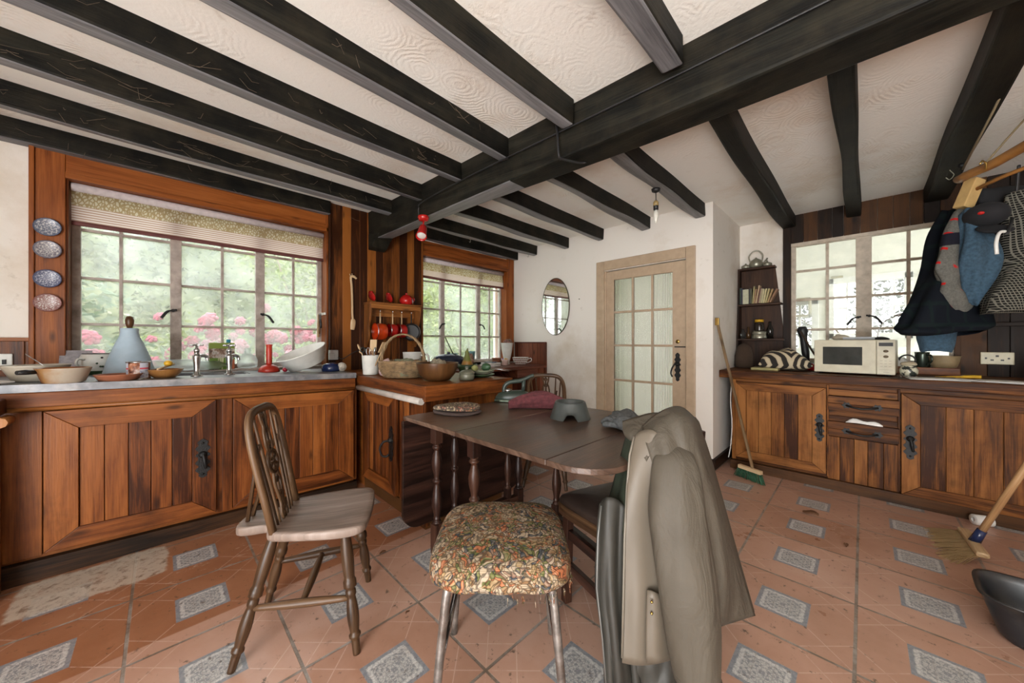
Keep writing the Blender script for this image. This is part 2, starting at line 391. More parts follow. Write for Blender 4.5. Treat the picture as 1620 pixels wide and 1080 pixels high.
# skirting on the corner pier of the far wall
m = MB(); m.box(-.934, -.912, 3.43, 4.4, 0, .09, 'y'); m.box(-1.09, -.912, 3.418, 3.44, 0, .09, 'x'); struct(m.build('baseboard_far', DARKSHELF))

# ceiling timbers: one main beam and the joists either side of it
def timber(name, x0, x1, y0, y1, z0, z1, dx0=0, dx1=0, along='y', seed=0, grey_under=True):
    """an adzed timber: subdivided box with wavering arrises"""
    rnd = random.Random(seed); m = MB(); n = 22; rows = []
    ph = [rnd.uniform(0, 6) for _ in range(8)]
    for i in range(n + 1):
        t = i / n; wob = [.008 * math.sin(5 * t + ph[k]) + .005 * math.sin(13 * t + ph[k + 4]) for k in range(4)]
        if along == 'y':
            y = y0 + (y1 - y0) * t; s = dx0 + (dx1 - dx0) * t
            rows.append([(x0 + s + wob[0], y, z0 + wob[2] * .7), (x1 + s + wob[1], y, z0 + wob[3] * .7), (x1 + s + wob[1] * .4, y, z1), (x0 + s + wob[0] * .4, y, z1)])
        else:
            x = x0 + (x1 - x0) * t; s = dx0 + (dx1 - dx0) * t
            rows.append([(x, y0 + s + wob[0], z0 + wob[2]), (x, y1 + s + wob[1], z0 + wob[3]), (x, y1 + s, z1), (x, y0 + s, z1)])
    V = m.sheet(rows, closed=True, smooth=False); m.bm.faces.new(V[0]); m.bm.faces.new(V[-1][::-1])
    ou, ov = m._off(); a = 1 if along == 'y' else 0
    for f in m.bm.faces:
        for l in f.loops:
            p = l.vert.co; l[m.uv].uv = (p[a] + ou, ov + 5 + p[1 - a] + p.z)
    m.bm.normal_update()
    for f in m.bm.faces: f.material_index = 1 if grey_under and (along == 'y' or f.calc_center_median().x < -1.45) and abs(f.normal.z) > .8 and f.calc_center_median().z < z0 + .05 else 0
    o = m.build(name, [BEAM, BEAM_UNDER], bevel=.012, seg=2); return struct(o)
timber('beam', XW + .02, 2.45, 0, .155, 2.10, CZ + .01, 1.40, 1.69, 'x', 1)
left_j = [(-3.40, -3.315, 0, 0, 2.245), (-2.93, -2.855, .03, -.06, 2.24), (-2.47, -2.395, .05, -.06, 2.24), (-2.01, -1.94, .02, -.03, 2.24), (-1.525, -1.455, .06, -.07, 2.24), (-1.115, -1.042, 0, 0, 2.24), (-.62, -.525, 0, .01, 2.24)]
for i, (x0, x1, a, b, z) in enumerate(left_j):
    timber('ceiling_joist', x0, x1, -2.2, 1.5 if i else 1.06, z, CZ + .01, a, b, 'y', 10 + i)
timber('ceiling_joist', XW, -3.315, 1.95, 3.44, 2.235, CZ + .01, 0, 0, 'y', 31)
for i, (x0, x1, y1) in enumerate([(-3.04, -2.965, 3.44), (-2.55, -2.47, 3.44), (-2.08, -2.0, 3.44), (-1.57, -1.487, 3.44), (-1.09, -1.0, 3.44), (-.57, -.47, 4.4), (-.105, -.015, 4.4), (.345, .47, 4.4), (.86, .96, 4.4)]):
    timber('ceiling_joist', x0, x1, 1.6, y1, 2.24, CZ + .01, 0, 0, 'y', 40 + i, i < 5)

# pier of varnished boards between the two windows, and its corbel
m = MB(); rnd = random.Random(3); y = 1.065
m.box(-3.395, -3.33, 1.05, 1.065, .86, 2.26, 'z')
for w in (.105, .075, .08, .07, .085, .075, .09, .08, .09, .075, .085):
    m.box(-3.39, -3.35 + rnd.uniform(-.002, .002), y, min(y + w - .003, 1.995), .86, CZ, 'z'); y += w
    if y > 1.98: break
m.box(-3.39, -3.353, 1.06, 1.99, .86, CZ - .005, 'z')
m.box(-3.6, -3.35, 1.975, 1.998, .86, CZ, 'z')
struct(m.build('trim_1', PIER, bevel=.002))
m = MB()
m.prism([(-3.35, 1.40, 2.16), (-3.35, 1.40, 2.0), (-3.28, 1.40, 2.02), (-3.2, 1.40, 2.08), (-3.12, 1.40, 2.12)], (0, .16, 0), g='x'); struct(m.build('beam', BEAM, bevel=.01))

# window surrounds on the sink wall
m = MB()
m.box(-3.41, -3.372, -.522, -.405, .86, 2.262, 'z'); m.box(-3.41, -3.36, -.535, -.515, .86, 2.262, 'z')
m.box(-3.41, -3.375, -.405, 1.052, 2.135, 2.252, 'y'); m.box(-3.42, -3.36, -.405, 1.052, 2.10, 2.137, 'y')
m.box(-3.6, -3.39, -.412, -.395, .9, 2.12, 'z'); m.box(-3.6, -3.36, 1.035, 1.052, .9, 2.25, 'z'); m.box(-3.6, -3.4, -.405, 1.05, 2.115, 2.13, 'y')
struct(m.build('trim_2', TRIMW, bevel=.003))
m = MB()
m.box(-3.41, -3.375, 1.995, 3.30, 2.095, 2.225, 'y'); m.box(-3.42, -3.36, 1.995, 3.30, 2.06, 2.097, 'y')
m.box(-3.41, -3.365, 3.285, 3.40, .86, 2.235, 'z'); m.box(-3.6, -3.37, 3.27, 3.287, .86, 2.1, 'z'); m.box(-3.6, -3.4, 2.0, 3.28, 2.085, 2.10, 'y')
struct(m.build('trim_3', TRIMW, bevel=.003))
# boarded dado left of the window, with its cap
m = MB(); y = -1.1
while y < -.53:
    m.box(-3.40, -3.385, y, min(y + .108, -.535), .86, 1.125, 'z'); y += .11
m.box(-3.40, -3.375, -1.1, -.535, 1.125, 1.145, 'y')
struct(m.build('trim_4', PINE, bevel=.002))

def casement(name, axis, pos, spans, rows, z0, z1, frame, mullions, bars, mat, fw=.04, bw=.017, depth=.045, out=-1, sill=None):
    """window of several lights. axis 'x' = lies in plane x=pos and runs along y"""
    root = bpy.data.objects.new(name, None); C.objects.link(root); root['kind'] = 'structure'
    a0, a1 = spans
    def B(m, u0, u1, z0, z1, d=0, dp=depth, g='z'):
        if axis == 'x': m.box(pos - dp / 2 + d, pos + dp / 2 + d, u0, u1, z0, z1, 'y' if g == 'u' else 'z')
        else: m.box(u0, u1, pos - dp / 2 + d, pos + dp / 2 + d, z0, z1, 'x' if g == 'u' else 'z')
    m = MB()
    B(m, a0, a0 + fw, z0, z1); B(m, a1 - fw, a1, z0, z1); B(m, a0 + fw, a1 - fw, z1 - fw, z1, g='u'); B(m, a0 + fw, a1 - fw, z0, z0 + fw, g='u')
    for c, w in mullions: B(m, c - w / 2, c + w / 2, z0 + .001, z1 - .001, 0, depth * 1.15)
    for c in bars: B(m, c - bw / 2, c + bw / 2, z0 + fw, z1 - fw, 0, depth * .5)
    for z in rows: B(m, a0 + fw, a1 - fw, z - bw / 2, z + bw / 2, 0, depth * .44, 'u')
    m.build('window_frame', mat, root, bevel=.002)
    m = MB(); B(m, a0 + .01, a1 - .01, z0 + .01, z1 - .01, 0, .004); m.build('window_glass', GLASS, root)
    return root
def stay(root, p, d, ln, side):
    """casement fastener: boss and drooping handle"""
    m = MB(); p = Vector(p); d = Vector(d); n = Vector(side)
    m.tube([p, p + n * .03], .011, 8); q = p + n * .03
    m.tube(spline([q - d * .02 + Vector((0, 0, .004)), q, q + d * ln * .5 + Vector((0, 0, -ln * .18)), q + d * ln + Vector((0, 0, -ln * .95))], 5), [.006, .008, .008, .007, .006, .006, .006, .006, .006, .008, .009, .009, .009, .009, .009, .008], 8)
    m.build('window_handle', IRON, root)
w1 = casement('window_1', 'x', -3.52, (-.405, 1.048), (1.235, 1.53, 1.835), .905, 2.12, None, ((.075, .06), (.575, .06)), (-.19, .335, .815), TAUPE, .045)
stay(w1, (-3.49, .06, 1.345), (0, -1, 0), .06, (1, 0, 0)); stay(w1, (-3.49, .59, 1.345), (0, 1, 0), .07, (1, 0, 0))
w2 = casement('window_2', 'x', -3.50, (1.85, 3.285), (1.19, 1.50, 1.81), .87, 2.09, None, ((2.33, .05), (2.875, .05)), (2.60, 3.07), TAUPE, .035, .016)
stay(w2, (-3.47, 2.32, 1.33), (0, -1, 0), .06, (1, 0, 0)); stay(w2, (-3.47, 2.885, 1.34), (0, 1, 0), .06, (1, 0, 0))
# sills
m = MB(); m.box(-3.62, -3.375, -.405, 1.05, .885, .915, 'y'); struct(m.build('trim_5', TAUPE, bevel=.004))
m = MB(); m.box(-3.62, -3.40, 2.0, 3.28, .835, .875, 'y'); struct(m.build('trim_6', TAUPE, bevel=.004))

# alcove window: outer frame in cream, dark boards over and beside it
w3 = casement('window_3', 'y', 4.42, (-.50, .52), (1.24, 1.53, 1.81), .93, 2.085, None, ((.005, .10),), (-.235, .27), PUTTY, .035, .022)
stay(w3, (-.03, 4.39, 1.34), (-1, 0, 0), .07, (0, -1, 0)); stay(w3, (.04, 4.39, 1.35), (1, 0, 0), .08, (0, -1, 0))
m = MB(); x = -.56; rnd = random.Random(5)
m.box(-.56, -.50, 4.365, 4.40, .86, 2.33, 'z')
x = -.50
while x < .56:
    w = rnd.uniform(.075, .11); m.box(x, min(x + w - .002, .56), 4.375 + rnd.uniform(0, .004), 4.40, 2.085, CZ, 'z'); x += w
x = .53
while x < 1.6:
    w = rnd.uniform(.10, .15); m.box(x, x + w - .003, 4.372 + rnd.uniform(0, .006), 4.40, .86, CZ, 'z'); x += w
m.box(.505, .535, 4.36, 4.40, .86, 2.09, 'z')
struct(m.build('trim_7', PINE_DARK, bevel=.002))
m = MB(); m.box(-.51, .53, 4.385, 4.40, 2.055, 2.10, 'x'); struct(m.build('trim_8', PUTTY, bevel=.002))
m = MB(); m.box(.56, 2.0, 4.30, 4.372, 1.235, 1.262, 'x'); struct(m.build('trim_9', PINE_DARK, bevel=.002))

# boarded end against the far wall, beside the second window's worktop
m = MB(); x = -3.36
for i in range(8):
    m.box(x, x + .064, 3.415, 3.44, .70, 1.11, 'z'); x += .066
m.box(-3.36, -2.82, 3.408, 3.44, 1.105, 1.122, 'x'); m.box(-2.84, -2.815, 3.405, 3.44, .70, 1.115, 'z')
struct(m.build('trim_10', RED_WOOD, bevel=.002))

# glazed door in the far wall
m = MB()
m.box(-2.095, -2.0, 3.415, 3.46, 0, 2.0, 'z'); m.box(-1.155, -1.075, 3.415, 3.46, 0, 2.0, 'z'); m.box(-1.999, -1.156, 3.415, 3.46, 1.90, 2.0, 'x')
m.box(-2.005, -1.99, 3.44, 3.62, 0, 1.895); m.box(-1.16, -1.145, 3.44, 3.62, 0, 1.895)
struct(m.build('trim_11', CREAMP, bevel=.006))
door = bpy.data.objects.new('door_1', None); C.objects.link(door); door['kind'] = 'structure'
m = MB(); Y0, Y1 = 3.452, 3.49
m.box(-1.99, -1.90, Y0, Y1, .01, 1.885); m.box(-1.285, -1.16, Y0, Y1, .01, 1.885); m.box(-1.90, -1.285, Y0, Y1, 1.79, 1.885, 'x'); m.box(-1.90, -1.285, Y0, Y1, .01, .35, 'x')
for x in (-1.69, -1.485): m.box(x - .011, x + .011, Y0 + .006, Y1 - .004, .35, 1.79)
for z in (.715, 1.085, 1.44): m.box(-1.90, -1.285, Y0 + .006, Y1 - .004, z - .011, z + .011, 'x')
m.build('door_frame', CREAMP, door, bevel=.003)
m = MB(); m.box(-1.905, -1.28, 3.468, 3.474, .345, 1.795); m.build('door_glass', REEDED, door)
# ------------------------------------------------------------------ blinds
BL = NT('lace_blind'); x = BL.sep(BL.coord())
_v = BL.add('ShaderNodeTexVoronoi', feature='DISTANCE_TO_EDGE'); _v.inputs['Scale'].default_value = 70; BL.link(BL.map(BL.coord(), (1, 1, .6)), _v.inputs[0])
_lc = BL.mix(BL.step(_v.outputs[0], .10, .2), (.42, .29, .16), (.66, .57, .44))
_st = BL.step(BL.math('SINE', BL.math('MULTIPLY', x[2], 420.0)), -.2, .6)
_sp = BL.mix(_st, (.52, .33, .27), (.82, .72, .68))
_col = BL.mix(BL.step(x[2], -.135, -.14), _lc, _sp)
BL.p.inputs['Roughness'].default_value = .9; BL.link(_col, BL.p.inputs['Base Color'])
_tr = BL.add('ShaderNodeBsdfTranslucent'); BL.link(_col, _tr.inputs[0]); _mx = BL.add('ShaderNodeMixShader'); _mx.inputs[0].default_value = .72
BL.link(BL.p.outputs[0], _mx.inputs[1]); BL.link(_tr.outputs[0], _mx.inputs[2]); BL.link(_mx.outputs[0], BL.out.inputs[0]); BLM = BL.m
LAV = plain('dusty_lilac_roll', (.52, .46, .46), .9, var=.1, scale=40); MARO = plain('maroon_batten', (.12, .035, .03), .7)
def blind(label, y0, y1, z1, z0, X, sag, seed):
    t = thing('roller_blind', label, 'blind', (X, (y0 + y1) / 2, z1), 0, 'blinds at the kitchen windows'); L = (y1 - y0) / 2
    m = MB(); m.tube([(0, -L, -.025), (0, L, -.025)], .026, 14); m.build('roll', LAV, t)
    rows = []
    for i in range(15):
        u = i / 14; rows.append([(.0 + .006 * math.sin(9 * v + 4 * u + seed), -L + 2 * L * v, -.045 - (z1 - z0 - .045 + sag * math.sin(PI * v)) * u) for v in [k / 30 for k in range(31)]])
    m = MB(); m.sheet(rows); m.build('fabric', BLM, t)
    m = MB(); m.tube([(.002 + .006 * math.sin(9 * v + 4 + seed), -L + 2 * L * v, -(z1 - z0) - sag * math.sin(PI * v)) for v in [k / 30 for k in range(31)]], [(.014, .006)] * 31, 8, up=(0, 0, 1)); m.build('batten', MARO, t)
blind('rolled up lace and striped blind at the top of the sink window', -.39, 1.03, 2.10, 1.855, -3.435, -.0, 0)
blind('rolled up lace and striped blind at the top of the second window', 1.86, 3.265, 2.06, 1.85, -3.44, .012, 2)
# ------------------------------------------------------------------ fitted cupboards
def plate_shape(w, h, n=4):
    """outline of a scalloped iron plate, half widths up the height"""
    pts = []
    N = 28
    for i in range(N + 1):
        t = i / N; z = (t - .5) * h
        e = min(t, 1 - t)
        hw = w * .5 * (.76 + .26 * math.sin(t * PI * 11 + .6)) * (min(1, (e * 7) ** .6) if e > 0 else 0) + .003
        if .46 < t < .54: hw = w * .34
        pts.append((hw, z))
    return pts
def iron_plate(m, cx, cz, w, h, y=0.0, th=.006):
    ps = plate_shape(w, h); out = [(cx + a, y, cz + z) for a, z in ps] + [(cx - a, y, cz + z) for a, z in ps[::-1]]
    m.prism(out, (0, -th, 0))
    m.lathe([(0, .02), (.012, .018), (.018, .008), (.02, 0)], 14, M=Matrix.Rotation(R(90), 4, 'X'), c=(cx, y - th, cz + h * .10))
    m.ball((cx, y - th - .003, cz + h * .40), .006, 6); m.ball((cx, y - th - .003, cz - h * .40), .006, 6)
def to_face(kind, off):
    if kind == 'X+': return lambda p: Vector((off - p.y, p.x, p.z))       # front faces +X, runs along +Y
    return lambda p: Vector((p.x, off + p.y, p.z))                          # front faces -Y
def plank_door(name, parent, u0, u1, z0, z1, mapf, n, fw=.10, handle=None, th=.028, mat=PINE, ring=False, planks_only=False, hlabel=None):
    m = MB(); i0, i1, j0, j1 = u0 + fw, u1 - fw, z0 + fw * .85, z1 - fw * .85
    for q, g in ((((u0, z1), (u1, z1), (i1, j1), (i0, j1)), 'x'), (((u0, z0), (i0, j0), (i1, j0), (u1, z0)), 'x'), (((u0, z0), (u0, z1), (i0, j1), (i0, j0)), 'z'), (((u1, z0), (i1, j0), (i1, j1), (u1, z1)), 'z')):
        c = sum((Vector((a, 0, b)) for a, b in q), Vector()) / 4
        m.prism([c + (Vector((a, 0, b)) - c) * .997 for a, b in q], (0, -th, 0), g=g)
    w = (i1 - i0) / n
    for k in range(n): m.box(i0 + k * w + .0015, i0 + (k + 1) * w - .0015, -th * .52, 0, j0 - .004, j1 + .004, 'z')
    m.box(i0, i1, -.004, 0, j0, j1)
    o = m.build(name, mat, parent, bevel=.003, shear=mapf)
    if handle:
        hm = MB(); iron_plate(hm, handle[0], handle[1], handle[2], handle[3], -th)
        hx, hz, hh = handle[0], handle[1], handle[3]
        if ring:
            hm.tube(spline([(hx, -th - .02, hz + hh * .1), (hx - .01, -th - .05, hz + hh * .08), (hx - .02, -th - .07, hz - hh * .08), (hx - .015, -th - .06, hz - hh * .28), (hx, -th - .035, hz - hh * .33), (hx + .004, -th - .02, hz - hh * .28)], 6), .007, 8)
        else:
            hm.tube(spline([(hx, -th - .022, hz + hh * .12), (hx + .006, -th - .032, hz - hh * .05), (hx + .012, -th - .026, hz - hh * .25)], 6), [.006 + .003 * math.sin(i / 12 * PI) for i in range(13)], 8)
        hm.build('handle', IRON, o, shear=mapf)
    return o
SH = lambda p: Vector((p.x, p.y, p.z - .026 * (p.y - .30) * min(1, max(0, (p.z - .02) / .06))))
def left_map(off):
    f = to_face('X+', off); return lambda p: SH(f(p))

# run of cupboards under the sink window
t = thing('sink_cabinet', 'long orange pine cupboard run under the large rose window', 'cabinet', (-3.05, .2, 0))
def loc_to(t, f):
    o = t.location.copy(); return lambda p: f(p) - o
LS = loc_to(t, SH); LM = lambda off: loc_to(t, left_map(off))
m = MB()
for a in ((-3.38, -3.36, -.66, 1.05, 0, .86), (-3.36, -2.78, -.66, -.64, 0, .86), (-3.36, -2.78, 1.03, 1.05, 0, .86), (-3.36, -2.78, -.64, 1.03, .07, .09), (-2.795, -2.78, -.64, 1.03, .09, .86)): m.box(*a, 'y')
for y0, y1 in ((.235, .262), (.262, .31), (1.035, 1.062)): m.box(-2.79, -2.752, y0, y1, .09, .79, 'z')
m.box(-2.80, -2.757, -.60, -.40, .09, .79, 'z'); m.box(-2.80, -2.762, -.66, -.605, .02, .79, 'z'); m.build('carcass', PINE, t, bevel=.002, shear=LS)
m = MB(); m.box(-2.779, -2.735, -.66, 1.048, .79, .866, 'y'); m.build('fascia', PINE, t, bevel=.004, shear=LS)
m = MB(); m.tube([(-2.735, -.70, .787), (-2.735, 1.04, .787)], .011, 8); m.build('moulding', SHELFW, t, shear=LS)
m = MB(); m.box(-2.8, -2.742, -.66, 1.06, 0, .075, 'y'); m.build('plinth', PINE_DARK, t, bevel=.002, shear=LS)
plank_door('door', t, -.392, .232, .108, .775, LM(-2.752), 5, .105, (.172, .44, .062, .225))
plank_door('door', t, .312, 1.03, .108, .775, LM(-2.752), 6, .105)

# zinc worktop with the sink let in
wt = thing('zinc_worktop', 'grey zinc worktop with a sink along the rose window', 'worktop', (-3.05, .2, .87))
WS = loc_to(wt, SH)
m = MB()
for a in ((-3.395, -2.722, -.70, -.02), (-3.395, -2.722, .44, 1.048), (-3.395, -3.26, -.02, .44), (-2.99, -2.722, -.02, .44)): m.box(*a, .868, .905, 'y')
m.build('slab', ZINC, wt, shear=WS)
m = MB()
for a in ((-3.26, -2.99, -.02, .44, .70, .715), (-3.26, -3.25, -.02, .44, .71, .9), (-3.0, -2.99, -.02, .44, .71, .9), (-3.26, -2.99, -.02, -.01, .71, .9), (-3.26, -2.99, .43, .44, .71, .9)): m.box(*a, 'y')
m.build('sink_basin', ZINC, wt, shear=WS)
m = MB(); m.box(-3.395, -3.378, -.41, 1.03, .905, .915, 'y'); m.build('upstand', ZINC, wt, shear=WS)

# return unit whose corner just shows at the picture's left edge
t = thing('corner_cabinet', 'orange wooden cabinet corner at the left end of the sink run', 'cabinet', (-2.6, -.9, 0))
LS2 = loc_to(t, lambda p: p)
m = MB(); m.box(-2.72, -2.60, -1.1, -.505, 0, .77, 'z'); m.build('carcass', PINE, t, bevel=.003, shear=LS2)
m = MB(); m.box(-2.715, -2.585, -1.1, -.49, .80, .868, 'y'); m.build('worktop', PINE, t, bevel=.006, shear=LS2)
m = MB(); m.tube([(-2.70, -.485, .775), (-2.585, -.485, .775)], .022, 8); m.build('moulding', SHELFW, t, shear=LS2)

# peninsula
t = thing('peninsula_cabinet', 'orange boarded peninsula cupboard with a thick wooden top', 'cabinet', (-2.3, 1.4, 0))
LP = loc_to(t, lambda p: p); PM = loc_to(t, to_face('Y-', 1.11))
m = MB(); m.box(-3.34, -1.85, 1.125, 1.74, 0, .80, 'x')
x = -2.155
for i in range(5): m.box(x, x + .061, 1.108, 1.125, .09, .79, 'z'); x += .063
y = 1.125
for i in range(8): m.box(-1.85, -1.835, y, y + .074, .09, .79, 'z'); y += .077
m.box(-1.86, -1.832, 1.105, 1.13, .02, .79, 'z'); m.box(-2.735, -2.69, 1.10, 1.13, .08, .79, 'z')
m.build('carcass', PINE, t, bevel=.002, shear=LP)
m = MB(); m.box(-3.34, -1.79, 1.085, 1.77, .80, .863, 'x'); m.build('worktop', PINE, t, bevel=.004, shear=LP)
m = MB(); m.box(-3.30, -1.785, 1.068, 1.086, .785, .866, 'x'); m.box(-1.792, -1.77, 1.068, 1.775, .775, .866, 'y'); m.build('edging', PINE, t, bevel=.003, shear=LP)
m = MB(); m.tube([(-2.72, 1.062, .775), (-1.80, 1.062, .775)], .020, 10); m.build('moulding', plain('greyed_rail', (.42, .38, .34), .45), t, shear=LP)
m = MB(); m.box(-2.73, -1.86, 1.115, 1.13, 0, .085, 'x'); m.box(-1.86, -1.845, 1.115, 1.74, 0, .085, 'y'); m.build('plinth', PINE_DARK, t, shear=LP)
plank_door('door', t, -2.685, -2.165, .105, .765, PM, 6, .095, (-2.215, .445, .05, .235), ring=True)

# worktop under the second window
t = thing('window_worktop', 'reddish wooden worktop with a boarded end under the second window', 'worktop', (-3.1, 2.6, 0))
LW = loc_to(t, lambda p: p)
m = MB(); m.box(-3.40, -2.80, 1.995, 3.415, .80, .838, 'y'); m.build('slab', RED_WOOD, t, bevel=.004, shear=LW)
m = MB(); m.box(-3.38, -2.86, 3.30, 3.40, 0, .80, 'z'); m.box(-3.36, -2.86, 2.95, 3.3, .70, .80, 'y'); m.box(-2.87, -2.84, 3.33, 3.41, 0, .80, 'z'); m.box(-3.38, -3.34, 2.0, 3.3, 0, .8, 'y'); m.build('support', RED_WOOD, t, bevel=.003, shear=LW)

# long sideboard in the alcove
t = thing('sideboard_cabinet', 'long orange wooden cabinet with iron plates under the alcove window', 'cabinet', (0, 4.0, 0))
LA = loc_to(t, lambda p: p); AM = loc_to(t, to_face('Y-', 3.63))
m = MB(); m.box(-.83, 2.0, 3.65, 4.37, 0, .80, 'x'); m.box(-.83, -.80, 3.62, 3.65, .08, .79, 'z')
for x0, x1 in ((-.196, -.185), (.172, .184)): m.box(x0, x1, 3.622, 3.65, .09, .79, 'z')
m.box(-.185, .172, 3.625, 3.65, .717, .762, 'x'); m.box(-.185, .172, 3.632, 3.65, .50, .56, 'x')
x = -.192
for w in (.07, .078, .07, .08, .075): m.box(x, x + w - .002, 3.627, 3.65, .075, .40, 'z'); x += w
m.build('carcass', PINE_Y, t, bevel=.002, shear=LA)
m = MB(); m.box(-.93, 2.0, 3.605, 4.37, .80, .866, 'x'); m.build('worktop', PINE_Y, t, bevel=.006, shear=LA)
m = MB(); m.box(-.84, 2.0, 3.60, 3.66, 0, .075, 'x'); m.build('plinth', PINE_DARK, t, bevel=.003, shear=LA)
plank_door('door', t, -.80, -.20, .108, .768, AM, 5, .08, (-.237, .46, .052, .215), mat=PINE_Y)
plank_door('door', t, .188, 1.02, .075, .768, AM, 6, .085, (.228, .44, .058, .235), mat=PINE_Y)
plank_door('door', t, 1.05, 1.85, .075, .768, AM, 6, .085, mat=PINE_Y)
def drawer(z0, z1, lab=None):
    mid = (z0 + z1) / 2
    m = MB(); m.box(-.19, .18, 3.60, 3.65, mid, z1, 'x'); m.box(-.188, .178, 3.604, 3.65, z0, mid - .002, 'x'); d = m.build('drawer', [PINE_Y], t, bevel=.002, shear=LA)
    m = MB(); cz = mid - .008
    for x in (-.085, .075):
        iron = [(x + a, 3.604, cz + b) for a, b in ((-.028, 0), (-.016, .012), (-.014, .024), (0, .018), (.014, .024), (.016, .012), (.028, 0), (.016, -.012), (.012, -.024), (0, -.016), (-.012, -.024), (-.016, -.012))]
        m.prism(iron, (0, -.008, 0))
    m.tube(spline([(-.085, 3.596, cz), (-.06, 3.57, cz - .005), (-.005, 3.562, cz - .012), (.05, 3.57, cz - .005), (.075, 3.596, cz)], 5), .007, 8)
    m.build('handle', IRON, d, shear=LA)
drawer(.605, .712); drawer(.415, .52)
# ------------------------------------------------------------------ gateleg table
def turned(m, x, y, z0, z1, r, base=.09, top=.10, sq=.024):
    """turned leg with square blocks top and bottom"""
    m.box(x - sq, x + sq, y - sq, y + sq, z0, z0 + base, 'z'); m.box(x - sq, x + sq, y - sq, y + sq, z1 - top, z1, 'z')
    a, b = z0 + base, z1 - top; L = b - a
    pf = [(.8, 0), (.95, .02), (.55, .045), (.75, .06), (.6, .08), (.62, .11), (.95, .20), (1.05, .28), (.9, .36), (.55, .47), (.5, .50), (.85, .52), (.95, .54), (.55, .565), (.6, .60), (.95, .70), (1.02, .77), (.85, .84), (.55, .90), (.5, .92), (.9, .945), (.95, .96), (.6, .98), (.85, 1)]
    m.lathe([(r * p, a + L * q) for p, q in pf], 14, (x, y, 0))
t = thing('gateleg_table', 'dark oak gateleg table with turned legs in the middle of the kitchen', 'table', (-1.15, 1.32, 0))
LT = loc_to(t, lambda p: p); ZT = .735
m = MB(); m.box(-1.69, -1.243, .89, 1.775, ZT - .02, ZT, 'y'); m.build('tabletop', OAK_TOP, t, bevel=.004, shear=LT)
def rounded(x0, y0, x1, y1, r, n=8):
    P = []
    P += [(x0, y0)]
    for cx_, cy_, a0 in ((x1 - r, y0 + r, -90), (x1 - r, y1 - r, 0)):
        for k in range(n + 1): P.append((cx_ + r * math.cos(R(a0 + 90 * k / n)), cy_ + r * math.sin(R(a0 + 90 * k / n))))
    P.append((x0, y1)); return P
m = MB(); m.prism([(x, y, ZT - .02) for x, y in rounded(-1.24, .89, -.735, 1.775, .004)], (0, 0, .02), g='y'); m.prism([(x, y, ZT - .02) for x, y in rounded(-.733, .89, -.525, 1.775, .15, 12)], (0, 0, .02), g='y')
m.build('raised_leaf', OAK_TOP, t, bevel=.003, shear=LT)
m = MB(); rr = rounded(0, .89, .58, 1.775, .10); m.prism([(-1.712, y, .705 - x) for x, y in rr], (.02, 0, 0), g='y'); m.build('hanging_leaf', OAK, t, bevel=.003, shear=LT)
for x, y in ((-1.60, 1.035), (-1.285, 1.035), (-1.60, 1.66), (-1.285, 1.66)):
    m = MB(); turned(m, x, y, .0, .714, .027, .16, .13); m.build('leg', OAK, t, bevel=.003, shear=LT)
m = MB(); turned(m, -1.60, 1.15, .09, .714, .022, .10, .09, .018); turned(m, -1.60, 1.56, .09, .714, .022, .10, .09, .018); m.box(-1.62, -1.58, 1.15, 1.56, .10, .135, 'y'); m.box(-1.62, -1.58, 1.15, 1.56, .66, .70, 'y'); m.build('folded_gate', OAK, t, bevel=.002, shear=LT)
m = MB(); turned(m, -1.245, 1.60, .09, .714, .021, .10, .09, .018); turned(m, -.72, 1.42, 0, .714, .024, .15, .11, .02); m.bar((-1.245, 1.6, .12), (-.72, 1.42, .12), .03, .035); m.bar((-1.245, 1.6, .68), (-.72, 1.42, .68), .03, .04); m.build('open_gate', OAK, t, bevel=.002, shear=LT)
m = MB()
for a in ((-1.62, -1.58, 1.04, 1.66), (-1.305, -1.265, 1.04, 1.66)): m.box(*a, .09, .125, 'y')
m.build('stretcher', OAK, t, bevel=.003, shear=LT)
m = MB()
for y in (1.028, 1.655):
    arch = [(-1.60, y, .714), (-1.285, y, .714), (-1.285, y, .60), (-1.32, y, .635), (-1.37, y, .668), (-1.44, y, .682), (-1.51, y, .672), (-1.57, y, .66), (-1.60, y, .655)]
    m.prism(arch, (0, .018, 0), g='x')
for x in (-1.61, -1.30): m.box(x, x + .018, 1.04, 1.66, .63, .714, 'y')
m.build('apron', OAK, t, bevel=.002, shear=LT)

